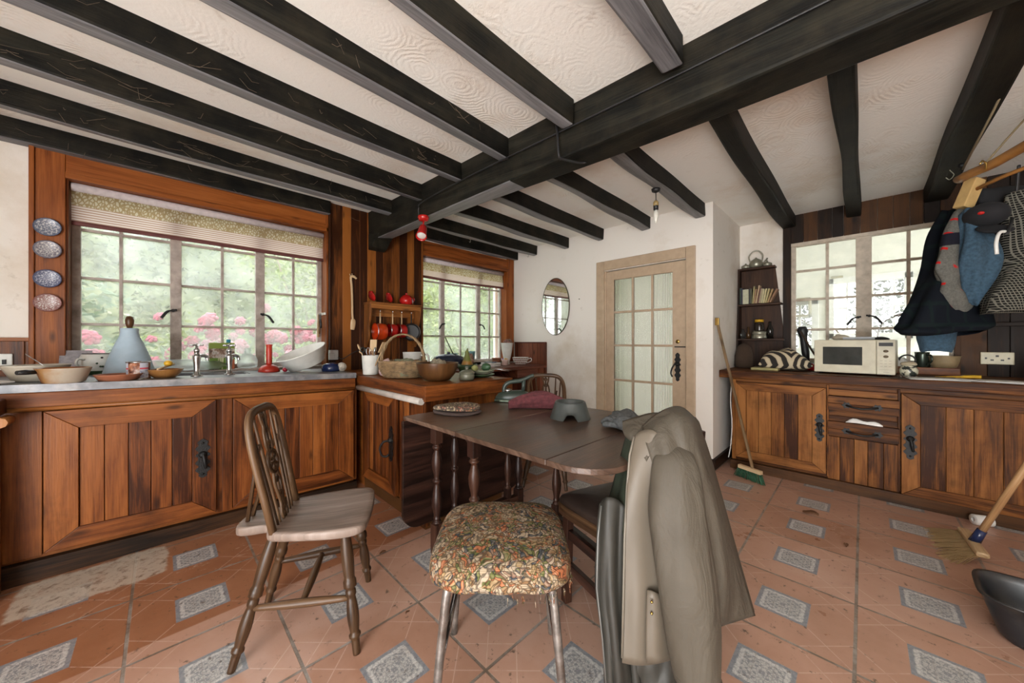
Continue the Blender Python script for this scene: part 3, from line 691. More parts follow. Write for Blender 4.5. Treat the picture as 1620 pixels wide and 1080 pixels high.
# ------------------------------------------------------------------ wheelback chairs
def wheelback(label, loc, rz):
    t = thing('wheelback_chair', label, 'chair', loc, rz, 'wheelback chairs')
    # saddle seat with bobtail: outline then dished top
    out = [(-.065, -.225), (.065, -.225), (.072, -.14), (.09, -.112), (.13, -.105), (.155, -.06), (.185, .08), (.19, .17), (.17, .215), (.12, .23), (0, .235), (-.12, .23), (-.17, .215), (-.19, .17), (-.185, .08), (-.155, -.06), (-.13, -.105), (-.09, -.112), (-.072, -.14)]
    P = [v.xy for v in spline([(x, y, 0) for x, y in out + out[:1]], 4)][:-1]
    m = MB(); rows = []
    for s, z in ((.90, .412), (.985, .416), (1.0, .424), (1.0, .440), (.985, .446), (.9, .446), (.7, .443), (.45, .438), (.2, .437)):
        rows.append([(p.x * s, p.y * s, z) for p in P])
    V = m.sheet(rows, closed=True); m.bm.faces.new(V[0][::-1]); m.bm.faces.new(V[-1])
    for f in m.bm.faces:
        for l in f.loops: l[m.uv].uv = (l.vert.co.y, 15 + l.vert.co.x)
    m.build('seat', SEATW, t)
    def leg(top, foot, label=None):
        a, b = Vector(top), Vector(foot); m = MB(); n = 64; pr = []
        for i in range(n + 1):
            q = i / n
            r = .0145 + .007 * math.sin(min(1, q / .42) * PI * .9) if q < .40 else (.019 if .40 <= q < .42 else .0225 if q < .47 else .013 if q < .50 else .018 if q < .54 else .014 + .0065 * math.sin((q - .54) / .30 * PI) if q < .84 else .020 if q < .87 else .0145 - .002 * (q - .87) / .13)
            pr.append(r)
        m.tube([a.lerp(b, i / n) for i in range(n + 1)], pr, 12); m.build('leg', CHAIRW, t)
        return a, b
    F = {}
    for k, (tx, ty, fx, fy) in dict(fr=(.14, .15, .20, .20), fl=(-.14, .15, -.20, .195), br=(.10, -.09, .16, -.20), bl=(-.10, -.09, -.17, -.205)).items(): F[k] = leg((tx, ty, .425), (fx, fy, 0))
    at = lambda k, q: F[k][0].lerp(F[k][1], q)
    rs = [.009 + .006 * math.sin(i / 10 * PI) for i in range(11)]
    for s in 'rl':
        m = MB(); a, b = at('b' + s, .56), at('f' + s, .56); m.tube([a.lerp(b, i / 10) for i in range(11)], rs, 10); m.build('stretcher', CHAIRW, t)
    m = MB(); a = (at('br', .56) + at('fr', .56)) / 2; b = (at('bl', .56) + at('fl', .56)) / 2; m.tube([a.lerp(b, i / 10) for i in range(11)], rs, 10); m.build('stretcher', CHAIRW, t)
    # bow, leaning back
    lean = lambda z: -.085 - .085 * ((z - .44) / .42)
    bow = []
    for i in range(41):
        u = i / 40; ang = PI * u
        x = math.cos(ang); zz = math.sin(ang)
        w = .148 - .016 * (1 - zz)
        z = .44 + .425 * (1 - (1 - zz) ** 1.7) ** .62 if zz > 0 else .44
        bow.append(Vector((x * (.132 + .052 * math.sin(ang)), lean(z), z)))
    m = MB(); m.tube(bow, [(.013, .016)] * 41, 8, up=(0, 1, 0)); m.build('back_bow', CHAIRW, t)
    def bowz(x):
        best = max((p for p in bow if abs(p.x - x) < .03), key=lambda p: -abs(p.x - x)); return best.z - .006
    for x in (-.10, -.068, .068, .10):
        m = MB(); zt = bowz(x * 1.15); n = 12
        m.tube([(x * (.8 + .35 * i / n), lean(.44 + (zt - .44) * i / n) , .44 + (zt - .44) * i / n) for i in range(n + 1)], [.0045 + .002 * math.sin(i / n * PI) for i in range(n + 1)], 8); m.build('spindle', CHAIRW, t)
    # pierced wheel splat
    m = MB(); zc = .66; R0 = .042
    def P3(x, z): return Vector((x, lean(z), z))
    m.tube([P3(R0 * math.cos(2 * PI * i / 24), zc + R0 * math.sin(2 * PI * i / 24)) for i in range(24)], .0075, 8, closed=True)
    for i in range(6): a = PI / 6 + PI * i / 3; m.tube([P3(0, zc), P3(R0 * math.cos(a), zc + R0 * math.sin(a))], [.0045, .007], 6)
    m.ball(P3(0, zc), .011, 8)
    for z0, z1, ws in ((.44, .62, ((0, .030), (.15, .034), (.35, .020), (.55, .030), (.8, .038), (1, .026))), (.70, .862, ((0, .026), (.2, .036), (.45, .030), (.6, .019), (.8, .030), (1, .034)))):
        for s in (-1, 1):
            pts = spline([P3(s * w * (.72), z0 + (z1 - z0) * q) for q, w in ws], 4); m.tube(pts, (.0058), 6)
        for q in (.18, .52, .82): m.ball(P3(0, z0 + (z1 - z0) * q), .012, 8, sc=(1.3, .55, 1.2))
        pts = [P3(0, z0 + (z1 - z0) * q / 8) for q in range(9)]; m.tube(pts, .006, 6)
    m.build('wheel_splat', CHAIRW, t)
    for s in (-1, 1):
        m = MB(); m.tube([(s * .022, -.205, .44), (s * .085, lean(.74), .745)], [.008, .0055], 8); m.build('brace_spindle', CHAIRW, t)
    return t
ch = wheelback('wheelback wooden chair with a greyed seat in front of the sink cupboards', (-1.56, .42, 0), R(-29))
ch2 = copy_thing(ch, (-1.82, 2.24, 0), R(32), 'wheelback wooden chair standing behind the table near the far wall')

# ------------------------------------------------------------------ tapestry stool
TAP = NT('floral_tapestry')
def _tap(t):
    p = t.coord(); w = t.add('ShaderNodeTexNoise'); w.inputs['Scale'].default_value = 14; t.link(p, w.inputs[0])
    mx = t.add('ShaderNodeMix', data_type='VECTOR'); mx.inputs[0].default_value = .12; t.link(p, mx.inputs[4]); t.link(w.outputs[1], mx.inputs[5])
    v = t.add('ShaderNodeTexVoronoi'); v.inputs['Scale'].default_value = 30; t.link(mx.outputs[1], v.inputs[0])
    v2 = t.add('ShaderNodeTexVoronoi'); v2.inputs['Scale'].default_value = 85; t.link(mx.outputs[1], v2.inputs[0])
    e = t.add('ShaderNodeTexVoronoi', feature='DISTANCE_TO_EDGE'); e.inputs['Scale'].default_value = 85; t.link(mx.outputs[1], e.inputs[0])
    h = t.sep(v.outputs[1]); h2 = t.sep(v2.outputs[1])
    k = t.math('FRACT', t.math('ADD', t.math('MULTIPLY', h[0], .7), t.math('MULTIPLY', h2[0], .45)))
    c = t.ramp(k, ((0, (.36, .28, .19)), (.20, (.30, .22, .14)), (.34, (.20, .115, .055)), (.46, (.36, .12, .05)), (.54, (.27, .18, .085)), (.62, (.105, .115, .035)), (.70, (.05, .06, .07)), (.80, (.20, .12, .085)), (.88, (.38, .30, .22)), (1, (.03, .027, .024))))
    for q in c.node.color_ramp.elements: pass
    c.node.color_ramp.interpolation = 'CONSTANT'
    c = t.mix(t.math('MULTIPLY', t.step(v2.outputs[0], .55, .2), .30), c, (.40, .31, .21))
    c = t.mix(t.math('MULTIPLY', t.step(e.outputs[0], .16, .05), .7), c, (.018, .014, .011))
    th = t.math('SINE', t.math('MULTIPLY', t.sep(p)[1], 1900.0)); c = t.mix(t.math('MULTIPLY', t.step(th, 0, 1), .25), c, (.03, .025, .02), 'MULTIPLY')
    t.bump(t.math('ADD', t.math('MULTIPLY', th, .3), e.outputs[0]), .5, .003)
    return t.fin(c, .92, None, .15)
TAPM = _tap(TAP)
RUSTY = plain('worn_chrome_tube', (.30, .28, .26), .38, .75, .35, 30, .15, ((.12, .08, .06), .75))
t = thing('tapestry_stool', 'square stool with floral tapestry seat in front of the table', 'stool', (-.85, .80, 0), R(45))
m = MB(); rows = []; N = 48
def sq(a, r, e=4.5):
    c, s = math.cos(a), math.sin(a); q = (abs(c) ** e + abs(s) ** e) ** (-1 / e); return (c * q * r, s * q * r)
rnd = random.Random(2)
for s, z in ((.93, .435), (1.0, .428), (1.035, .437), (1.04, .455), (1.02, .48), (.97, .497), (.88, .507), (.7, .516), (.45, .522), (.2, .524)):
    rows.append([Vector((*sq(2 * PI * k / N, .208 * s), z + .004 * math.sin(k * 1.7) * (z < .46) + rnd.uniform(-.0015, .0015))) for k in range(N)])
V = m.sheet(rows, closed=True); m.bm.faces.new(V[-1]); m.bm.faces.new(V[0][::-1])
m.build('cushion', TAPM, t, sub=1)
m = MB(); rnd = random.Random(8)
for k in range(90):
    a = rnd.uniform(-1.2, 1.2) - .3; x, y = sq(a, .214); z = .43 + rnd.uniform(-.004, .004); d = Vector((x, y, 0)).normalized()
    p = Vector((x, y, z)); m.tube([p, p + d * .004 + Vector((rnd.uniform(-.006, .006), rnd.uniform(-.006, .006), -rnd.uniform(.008, .028)))], .0008, 4)
f = m.build('frayed_edge', TAPM, t); f['kind'] = 'stuff'
m = MB(); m.box(-.165, .165, -.165, .165, .415, .43); m.build('seat_base', plain('dark_underside', (.02, .016, .014), .8), t)
for sx in (-1, 1):
    for sy in (-1, 1):
        m = MB(); m.tube(spline([(sx * .145, sy * .15, .425), (sx * .155, sy * .157, .38), (sx * .172, sy * .17, .2), (sx * .188, sy * .185, 0)], 6), .0125, 12); m.build('leg', RUSTY, t)
for sx in (-1, 1):
    m = MB(); m.tube([(sx * .172, -.165, .20), (sx * .172, .165, .20)], .011, 10); m.build('stretcher', CHROME, t)
# ------------------------------------------------------------------ things on the zinc worktop
ZT_ = lambda Y: .905 - .026 * (Y - .30)
ENAMEL = plain('white_enamel', (.66, .66, .62), .35, var=.08)
CREAMW = plain('stained_cream_glaze', (.44, .40, .33), .35, var=.12, dirt=((.32, .22, .12), .5))
PALEBLUE = plain('pale_blue_glaze', (.38, .49, .58), .55, var=.06)
REDP = plain('red_plastic', (.42, .028, .012), .35, var=.1)
REDE = plain('red_enamel', (.42, .012, .010), .25, var=.12)
ORANGE_E = plain('orange_red_enamel', (.55, .05, .008), .25, var=.1)
NAVY = plain('navy_glaze', (.012, .022, .075), .2, var=.2)
TERRAC = plain('terracotta', (.28, .10, .05), .7, var=.15)
BLACKP = plain('matt_black', (.012, .012, .013), .5, var=.2)
GREENG = plain('dark_green_glaze', (.035, .07, .03), .3, var=.25)
STONEG = plain('sage_stoneware', (.11, .11, .075), .4, var=.2)
TEAL = plain('teal_glaze', (.14, .30, .32), .3, var=.2)
BOWLW = wood('turned_bowl_wood', (.026, .011, .004), (.080, .034, .011), (.15, .070, .024), .2, .35, .6)
BOWLO = wood('honey_bowl_wood', (.12, .048, .012), (.23, .10, .027), (.32, .155, .05), .2, .35, .6)
PAPER = plain('white_paper', (.72, .71, .68), .8, var=.06)
WICKER = plain('cane', (.24, .155, .075), .6, var=.35, scale=30)
YELLOW = plain('yellow_plastic', (.62, .36, .02), .4, var=.1)
def vessel(m, prof, th=.004, n=28, c=(0, 0, 0), mi=0, squash=1.0):
    """open vessel: outer profile, then back down inside"""
    inner = [(max(r - th, 1e-6), max(z, th)) for r, z in prof[::-1] if r > th * 1.5]
    m.lathe([(0, prof[0][1])] + prof + inner + [(0, max(prof[0][1] + th, th))], n, c, mi=mi, squash=squash)
def one(name, m, mat, label, cat, loc=(0, 0, 0), rz=0, group=None, **k):
    o = m.build(name, mat, **k); o.location = loc; o.rotation_euler = (0, 0, rz); return tag(o, label, cat, group)

t = thing('mixing_bowl', 'grey white mixing bowl at the left end of the zinc worktop', 'bowl', (-2.93, -.44, ZT_(-.44)))
m = MB(); vessel(m, [(.06, 0), (.075, .006), (.108, .075), (.113, .082)], .005); m.build('body', CREAMW, t)
m = MB(); m.tube([(-.03, .03, .06), (-.09, -.05, .135)], .0025, 6); m.build('whisk_handle', CHROME, t)
PAN = NT('stained_pan')
x = PAN.sep(PAN.coord()); _f = PAN.math('ADD', PAN.math('MULTIPLY', PAN.math('ADD', x[0], x[1]), .7), PAN.math('MULTIPLY', PAN.noise(PAN.coord(), 14, 5), .12))
PANM = PAN.fin(PAN.ramp(PAN.step(_f, -.01, .15), ((0, (.26, .085, .016)), (.28, (.13, .034, .008)), (.5, (.36, .19, .07)), (.8, (.46, .41, .33)))), .35)
t = thing('saucepan', 'cream saucepan with a brown stain and short black handle', 'saucepan', (-2.76, -.335, ZT_(-.33)))
m = MB(); vessel(m, [(.055, 0), (.068, .005), (.088, .070), (.092, .074)], .004); m.build('body', PANM, t)
m = MB(); m.tube([(.03, -.078, .058), (.050, -.105, .060), (.068, -.125, .060)], [.009, .012, .010], 8); m.build('handle', BLACKP, t)
t = thing('conical_jar', 'pale blue cone jar with a brown wooden stopper by the window', 'jar', (-3.14, -.135, ZT_(-.13)))
m = MB(); m.lathe([(0, 0), (.108, 0), (.112, .01), (.108, .03), (.088, .11), (.062, .19), (.044, .235), (.039, .26), (.039, .285), (.034, .288), (0, .288)], 32); m.build('body', PALEBLUE, t)
m = MB(); m.lathe([(0, .285), (.011, .288), (.018, .312), (.020, .335), (.015, .357), (0, .364)], 16); m.build('stopper', BOWLW, t)
t = thing('enamel_pot', 'white enamel pot with a flower sprig and green foot behind the cone jar', 'pot', (-3.36, -.275, .915), .9)
m = MB(); vessel(m, [(.05, 0), (.052, .004), (.066, .02), (.082, .07), (.082, .10), (.070, .13), (.066, .135)], .004); m.build('body', ENAMEL, t)
m = MB(); m.lathe([(.053, .001), (.067, .02), (.0705, .03)], 28); m.lathe([(.0665, .136), (.0695, .131)], 28, mi=1); m.build('painted_bands', [GREENG, BLACKP], t)
m = MB(); rnd = random.Random(4)
for k in range(9):
    a = rnd.uniform(-1.0, .6); z = rnd.uniform(.05, .115); m.ball((.082 * math.cos(a), .082 * math.sin(a), z), .008, 6, mi=k % 2, sc=(.5, 1, .7))
m.tube([(.083 * math.cos(a), .083 * math.sin(a), .05 + .05 * math.sin(3 * a + 1) + .01) for a in [-.9 + .1 * i for i in range(14)]], .0018, 5); m.build('flower_sprig', [GREENG, BLACKP], t)
m = MB(); m.tube(spline([(0, -.08, .10), (0, -.115, .105), (0, -.125, .075), (0, -.085, .05)], 5), .006, 8); m.build('handle', ENAMEL, t)
m = MB(); m.obox((0, 0, .075), (.125, .012, .15), (0, R(0), 0)); o = one('notebook', m, plain('grey_cover', (.33, .31, .33), .6, var=.3, scale=40), 'grey patterned notebook leaning against the window jamb', 'notebook', (-3.33, -.365, .93), R(70)); o.rotation_euler = (R(-24), 0, R(90))
m = MB(); vessel(m, [(.07, 0), (.088, .03), (.092, .034)], .005); one('terracotta_dish', m, TERRAC, 'shallow terracotta dish in front of the cone jar', 'dish', (-2.80, -.16, ZT_(-.16)))
CAN = NT('printed_tin'); x = CAN.sep(CAN.coord()); a_ = CAN.math('ARCTAN2', x[1], x[0])
_v = CAN.math('FRACT', CAN.math('MULTIPLY', CAN.math('ADD', a_, 3.2), .52)); _z = CAN.math('MULTIPLY', x[2], 10.5)
_pic = CAN.ramp(CAN.noise(CAN.coord(), 40, 3), ((.35, (.10, .03, .02)), (.5, (.42, .18, .10)), (.62, (.60, .50, .45))))
_lab = CAN.mix(CAN.math('MULTIPLY', CAN.step(CAN.math('ABSOLUTE', CAN.math('SUBTRACT', _z, .62)), .05, .035), 1), (.48, .50, .58), (.55, .05, .08))
_lab = CAN.mix(CAN.math('MULTIPLY', CAN.step(CAN.noise(CAN.map(CAN.coord(), (30, 30, 110)), 3, 2), .55, .6), CAN.step(CAN.math('ABSOLUTE', CAN.math('SUBTRACT', _z, .33)), .2, .15)), _lab, (.10, .12, .20))
CANM = CAN.fin(CAN.mix(CAN.step(_v, .55, .57), _pic, _lab), .35)
t = thing('food_tin', 'small printed food tin beside the honey coloured wooden bowl', 'tin', (-2.865, -.09, ZT_(-.09)), R(20))
m = MB(); m.lathe([(0, 0), (.049, 0), (.049, .004), (.047, .006), (.047, .09), (.049, .092), (.049, .096), (.046, .096), (.046, .089), (0, .089)], 30); m.build('body', CANM, t)
m = MB(); m.lathe([(.0475, .0895), (.0498, .091), (.0498, .0965), (.045, .0965)], 30); m.build('rim', CHROME, t)
m = MB(); m.lathe([(.0475, .006), (.0498, .004), (.0498, 0)], 30); m.build('rim', CHROME, t)
m = MB(); vessel(m, [(.045, 0), (.065, .02), (.080, .046), (.082, .05)], .005); one('wooden_bowl', m, BOWLO, 'small honey coloured wooden bowl beside the printed tin', 'bowl', (-2.875, .015, ZT_(0)))
t = thing('washing_up_brush', 'yellow headed washing up brush lying across the honey wooden bowl', 'brush', (-2.875, .015, ZT_(0) + .06), R(-25))
m = MB(); m.tube([(-.09, 0, .015), (.02, 0, .0), (.07, .0, -.006)], [.007, .006, .005], 8); m.build('handle', PALEW, t)
m = MB(); m.ball((-.035, 0, .022), .022, 8, sc=(1, .9, .8)); m.build('brush_head', YELLOW, t)
def tap(loc, label):
    t = thing('pillar_tap', label, 'tap', loc, R(-40), 'sink taps')
    m = MB(); m.lathe([(0, 0), (.030, 0), (.030, .006), (.016, .012), (.014, .05), (.017, .09), (.021, .118), (.021, .13), (.012, .136), (.012, .15), (.015, .152), (.015, .168), (.008, .172), (.006, .19), (0, .19)], 18); m.build('body', CHROME, t)
    m = MB(); m.tube(spline([(.0, 0, .118), (-.03, .012, .127), (-.052, .02, .118), (-.056, .022, .095)], 6), [.011] * 12 + [.009] * 7, 10); m.build('spout', CHROME, t)
    m = MB(); m.tube([(-.032, 0, .193), (.032, 0, .193)], .0055, 8); m.tube([(0, -.032, .193), (0, .032, .193)], .0055, 8); m.ball((0, 0, .195), .009, 8)
    for a in ((-.033, 0), (.033, 0), (0, .033), (0, -.033)): m.ball((*a, .193), .007, 6)
    m.build('cross_head', CHROME, t); return t
ta = tap((-2.905, .155, ZT_(.15)), 'chrome pillar tap with a cross head, nearer the cone jar')
copy_thing(ta, (-2.955, .318, ZT_(.32)), R(-40), 'chrome pillar tap with a cross head, in front of the green packet')
PKT = NT('green_packet'); x = PKT.sep(PKT.coord())
_n = PKT.ramp(PKT.noise(PKT.coord(), 26, 4), ((.32, (.04, .025, .02)), (.48, (.22, .13, .08)), (.58, (.50, .44, .40)), (.7, (.10, .13, .05))))
_c = PKT.mix(PKT.step(x[2], .156, .158), PKT.mix(PKT.step(x[2], .085, .088), PKT.mix(PKT.step(PKT.noise(PKT.map(PKT.coord(), (60, 60, 6)), 1, 2), .55, .57), (.10, .20, .015), (.48, .50, .30)), _n), (.16, .22, .02))
_c = PKT.mix(PKT.math('MULTIPLY', PKT.step(x[1], .045, .05), PKT.step(x[2], .075, .07)), _c, (.45, .12, .05))
PKTM = PKT.fin(_c, .45)
m = MB(); m.box(-.03, .03, -.075, .075, 0, .20); one('food_packet', m, PKTM, 'green printed food packet standing on the window sill', 'packet', (-3.44, .325, .915), 0, bevel=.003)
t = thing('blue_capped_bottle', 'bottle with a blue cap behind the green food packet', 'bottle', (-3.52 + .03, .37, .915))
m = MB(); m.lathe([(0, 0), (.012, 0), (.014, .10), (.012, .17), (.008, .19), (0, .19)], 12); m.build('body', CLEAR, t)
m = MB(); m.lathe([(0, .19), (.014, .19), (.014, .225), (0, .226)], 14); m.build('cap', plain('blue_cap', (.02, .22, .36), .4), t)
def flask(name, prof, label, loc, rot=(0, 0, 0), sc=1):
    m = MB(); m.lathe(prof, 24); o = one(name, m, CLEAR, label, 'bottle', loc); o.rotation_euler = rot; return o
flask('plastic_bottle', [(0, 0), (.036, .002), (.04, .02), (.04, .21), (.03, .25), (.014, .275), (.014, .30), (0, .30)], 'long clear plastic bottle lying on the sill behind the first tap', (-3.42, -.06, .958), (R(-90), 0, 0))
flask('water_bottle', [(0, 0), (.028, .002), (.032, .02), (.031, .08), (.032, .10), (.032, .13), (.012, .165), (.012, .18), (0, .18)], 'short clear plastic bottle lying beside the green packet', (-3.385, .17, .95), (R(-90), 0, R(4)))
flask('glass_flask', [(0, 0), (.058, .002), (.066, .02), (.066, .06), (.055, .09), (.03, .108), (.02, .115), (.02, .15), (.023, .155), (.019, .155), (0, .15)], 'round shouldered clear glass flask between the packet and red plunger', (-3.42, .48, .917))
t = thing('sink_plunger', 'red sink plunger with an upright handle on the zinc worktop', 'plunger', (-3.135, .57, ZT_(.57)))
m = MB(); m.lathe([(0, .01), (.055, .006), (.066, 0), (.070, .004), (.062, .028), (.045, .046), (.022, .055), (0, .056)], 26); m.build('cup', REDP, t)
m = MB(); m.lathe([(0, .05), (.021, .055), (.019, .07), (.0205, .09), (.019, .12), (.0205, .15), (.019, .19), (.0215, .195), (.0215, .205), (0, .206)], 16); m.build('handle', REDP, t)
m = MB(); m.ball((0, 0, .016), .018, 8, sc=(1, 1, .9)); one('tomato', m, plain('pink_red_skin', (.55, .03, .06), .35), 'small pinkish red ball beside the red plunger', 'tomato', (-3.10, .665, ZT_(.665)))
# white basin propped up on its edge
t = thing('washing_up_basin', 'round white basin propped up at a slant beside the plunger', 'basin', (-3.03, .80, ZT_(.80) + .004), 0)
M_ = Matrix.Rotation(R(24), 4, (Vector((-.81, .58, 0))))
m = MB(); vessel(m, [(.12, 0), (.128, .006), (.145, .055), (.152, .06), (.165, .105), (.174, .110), (.174, .116)], .005, 40)
tilt = Matrix.Rotation(R(-15), 4, Vector((-1, 1, 0))) @ Matrix.Rotation(R(19), 4, Vector((1, 1, 0)))
zmin = min((tilt @ v.co).z for v in m.bm.verts)
m.build('body', ENAMEL, t, shear=lambda p: tilt @ p - Vector((0, 0, zmin)))
t = thing('blue_pot', 'navy blue glazed pot by the corner of the window', 'pot', (-3.00, .96, ZT_(.96)))
m = MB(); m.lathe([(0, 0), (.062, .0), (.070, .008), (.070, .035), (.058, .055), (.03, .066), (0, .068)], 26); m.build('body', NAVY, t)
t = thing('socket_adaptor', 'grey plug adaptor on the wall above the navy pot', 'adaptor', (-3.375, 1.11, .965))
t.location = (-3.330, 1.085, .965)
m = MB(); m.box(0, .045, -.045, .025, 0, .085); m.box(.04, .06, -.055, -.01, .01, .06); m.build('body', plain('grey_white_plastic', (.52, .52, .52), .4), t, bevel=.004)
m = MB(); m.tube(spline([(.05, .02, .02), (.09, .05, .01), (.12, .12, .06), (.10, .2, .085), (.02, .26, .09)], 6), .0035, 6); m.build('cable', BLACKP, t)
STRING = plain('string', (.55, .50, .42), .9, var=.2, scale=80, bump=.6)
m = MB(); m.ball((0, 0, .034), .034, 12); rnd = random.Random(1)
for k in range(14):
    a = Euler((rnd.uniform(0, 6), rnd.uniform(0, 6), 0)).to_matrix(); m.tube([a @ Vector((.0345 * math.cos(2 * PI * i / 20), .0345 * math.sin(2 * PI * i / 20), .004 * (k % 3))) + Vector((0, 0, .034)) for i in range(20)], .0017, 4, closed=True)
one('string_ball', m, STRING, 'ball of cream string at the right end of the zinc worktop', 'ball of string', (-2.96, 1.025, ZT_(1.03) + .001))
# worktop litter: loose papers and a cloth at the far left
m = MB(); m.obox((0, 0, .004), (.16, .10, .006), (0, 0, .3)); m.obox((.06, .05, .010), (.10, .09, .006), (0, .05, .8)); one('paper_sheets', m, PAPER, 'crumpled white papers at the far left end of the worktop', 'papers', (-2.86, -.60, ZT_(-.6)))
t = thing('tumbler', 'dark tumbler lying at the far left end of the worktop', 'tumbler', (-2.85, -.68, ZT_(-.68) + .035))
m = MB(); m.lathe([(0, -.04), (.03, -.04), (.034, .04), (.031, .04), (.028, -.035), (0, -.035)], 20, M=Matrix.Rotation(R(90), 4, 'X')); m.build('body', plain('dark_blue_glass', (.03, .05, .12), .15), t)
t = thing('light_switch', 'white double switch plate on the boarded dado', 'switch', (-3.384, -.635, 1.01))
m = MB(); m.box(0, .010, -.045, .045, -.045, .045); m.build('plate', ENAMEL, t, bevel=.003)
for y in (-.018, .018):
    m = MB(); m.obox((.011, y, 0), (.008, .014, .026), (0, R(8), 0)); m.build('rocker', BLACKP, t, bevel=.001)
# plates on the window post
def wallplate(i, z, c1, c2, lab):
    t_ = NT('wall_plate_pattern'); xx = t_.sep(t_.coord()); r = t_.math('SQRT', t_.math('ADD', t_.math('MULTIPLY', xx[1], xx[1]), t_.math('MULTIPLY', xx[2], xx[2]))); a = t_.math('ARCTAN2', xx[2], xx[1])
    pt = t_.math('MULTIPLY', t_.math('SINE', t_.math('MULTIPLY', a, 8.0 + 2 * i)), t_.math('SINE', t_.math('MULTIPLY', r, 270.0 + 25 * i)))
    vv = t_.add('ShaderNodeTexVoronoi', feature='DISTANCE_TO_EDGE'); vv.inputs['Scale'].default_value = 105 - 8 * i; t_.link(t_.coord(), vv.inputs[0])
    k = t_.math('MAXIMUM', t_.step(pt, .05, .25), t_.step(vv.outputs[0], .14, .07)); k = t_.math('MAXIMUM', k, t_.math('MULTIPLY', t_.step(r, .043, .045), t_.step(r, .049, .047)))
    M__ = t_.fin(t_.mix(t_.math('MULTIPLY', k, .85), c1, c2), .3)
    th = thing('wall_plate', lab, 'plate', (-3.368, -.468, z), 0, 'plates on the window post')
    m = MB(); Rm = Matrix.Rotation(R(90), 4, 'Y')
    m.lathe([(0, .008), (.028, .007), (.034, .009), (.047, .013), (.050, .014), (.050, .012), (.034, .002), (0, 0)], 40, M=Rm); m.build('face', M__, th)
    m = MB(); N = 40; m.tube([(.013, .0495 * math.cos(2 * PI * k / N) * (1 + .025 * (k % 2)), .0495 * math.sin(2 * PI * k / N) * (1 + .025 * (k % 2))) for k in range(N)], .0022, 5, closed=True); m.build('rim', plain('plate_rim', c2, .3), th)
wallplate(0, 1.79, (.50, .50, .50), (.06, .08, .14), 'dark blue and white plate, topmost on the window post')
wallplate(1, 1.66, (.52, .50, .47), (.12, .11, .15), 'grey and white lace patterned plate, second down on the window post')
wallplate(2, 1.49, (.42, .44, .50), (.04, .05, .12), 'blue floral plate, third down on the window post')
wallplate(3, 1.35, (.54, .50, .48), (.20, .06, .05), 'red and grey patterned plate, lowest on the window post')

# ------------------------------------------------------------------ pier: spoon, shelf of pans, hook rack
m = MB()
m.tube(spline([(0, 0, .0), (.0, .004, .035), (.002, .006, .075), (.003, .002, .10), (.004, -.002, .16), (.004, -.003, .28), (.003, -.008, .40), (.003, -.014, .46), (.004, -.012, .485), (.006, .004, .492), (.008, .024, .482), (.008, .034, .474)], 4),
       [(.007, .018 + .006 * math.sin(min(1, i / 12) * PI)) if i < 12 else (.007, .010) if i < 30 else (.008, .012) if i < 40 else (.008, .009) for i in range(45)], 10, up=(1, 0, 0))
m.tube([(.004, -.016, .488), (.004, -.026, .512)], .004, 6); m.tube([(.006, -.004, .495), (.006, -.006, .517)], .003, 6)
one('giraffe_spoon', m, PALEW, 'long pale wooden spoon with a carved animal head hanging on the pier', 'spoon', (-3.336, 1.25, 1.235))
t = thing('key_rack', 'small white rack of hooks on the window reveal', 'rack', (-3.42, 1.03, 1.37))
m = MB(); m.box(-.06, .06, -.012, 0, -.008, .012, 'x'); m.build('rail', ENAMEL, t, bevel=.002)
for x in (-.05, -.02, .012, .045):
    m = MB(); m.tube([(x, -.012, 0), (x, -.028, -.004), (x, -.03, .012)], .0025, 6); m.build('hook', ENAMEL, t)
for k, (x, ln, mat_, nm, lb) in enumerate(((-.045, .20, PALEW, 'wooden_spatula', 'pale wooden spatula hanging from the hook rack by the window'), (-.012, .17, BOWLW, 'tasting_spoon', 'brown handled spoon hanging from the hook rack by the window'), (.03, .12, BLACKP, 'bottle_opener', 'dark bottle opener hanging from the hook rack by the window'))):
    m = MB(); m.tube([(0, 0, 0), (0, 0, -ln * .35)], .004, 8); m.tube([(0, 0, -ln * .35), (0, .002, -ln * .7), (0, .002, -ln)], [.006, .009, .008], 8); m.tube([(.005 * math.cos(a * PI / 4), 0, .005 + .005 * math.sin(a * PI / 4)) for a in range(8)], .0015, 4, closed=True)
    one(nm, m, mat_, lb, 'utensil', (-3.42 + x - .004, .998, 1.364))
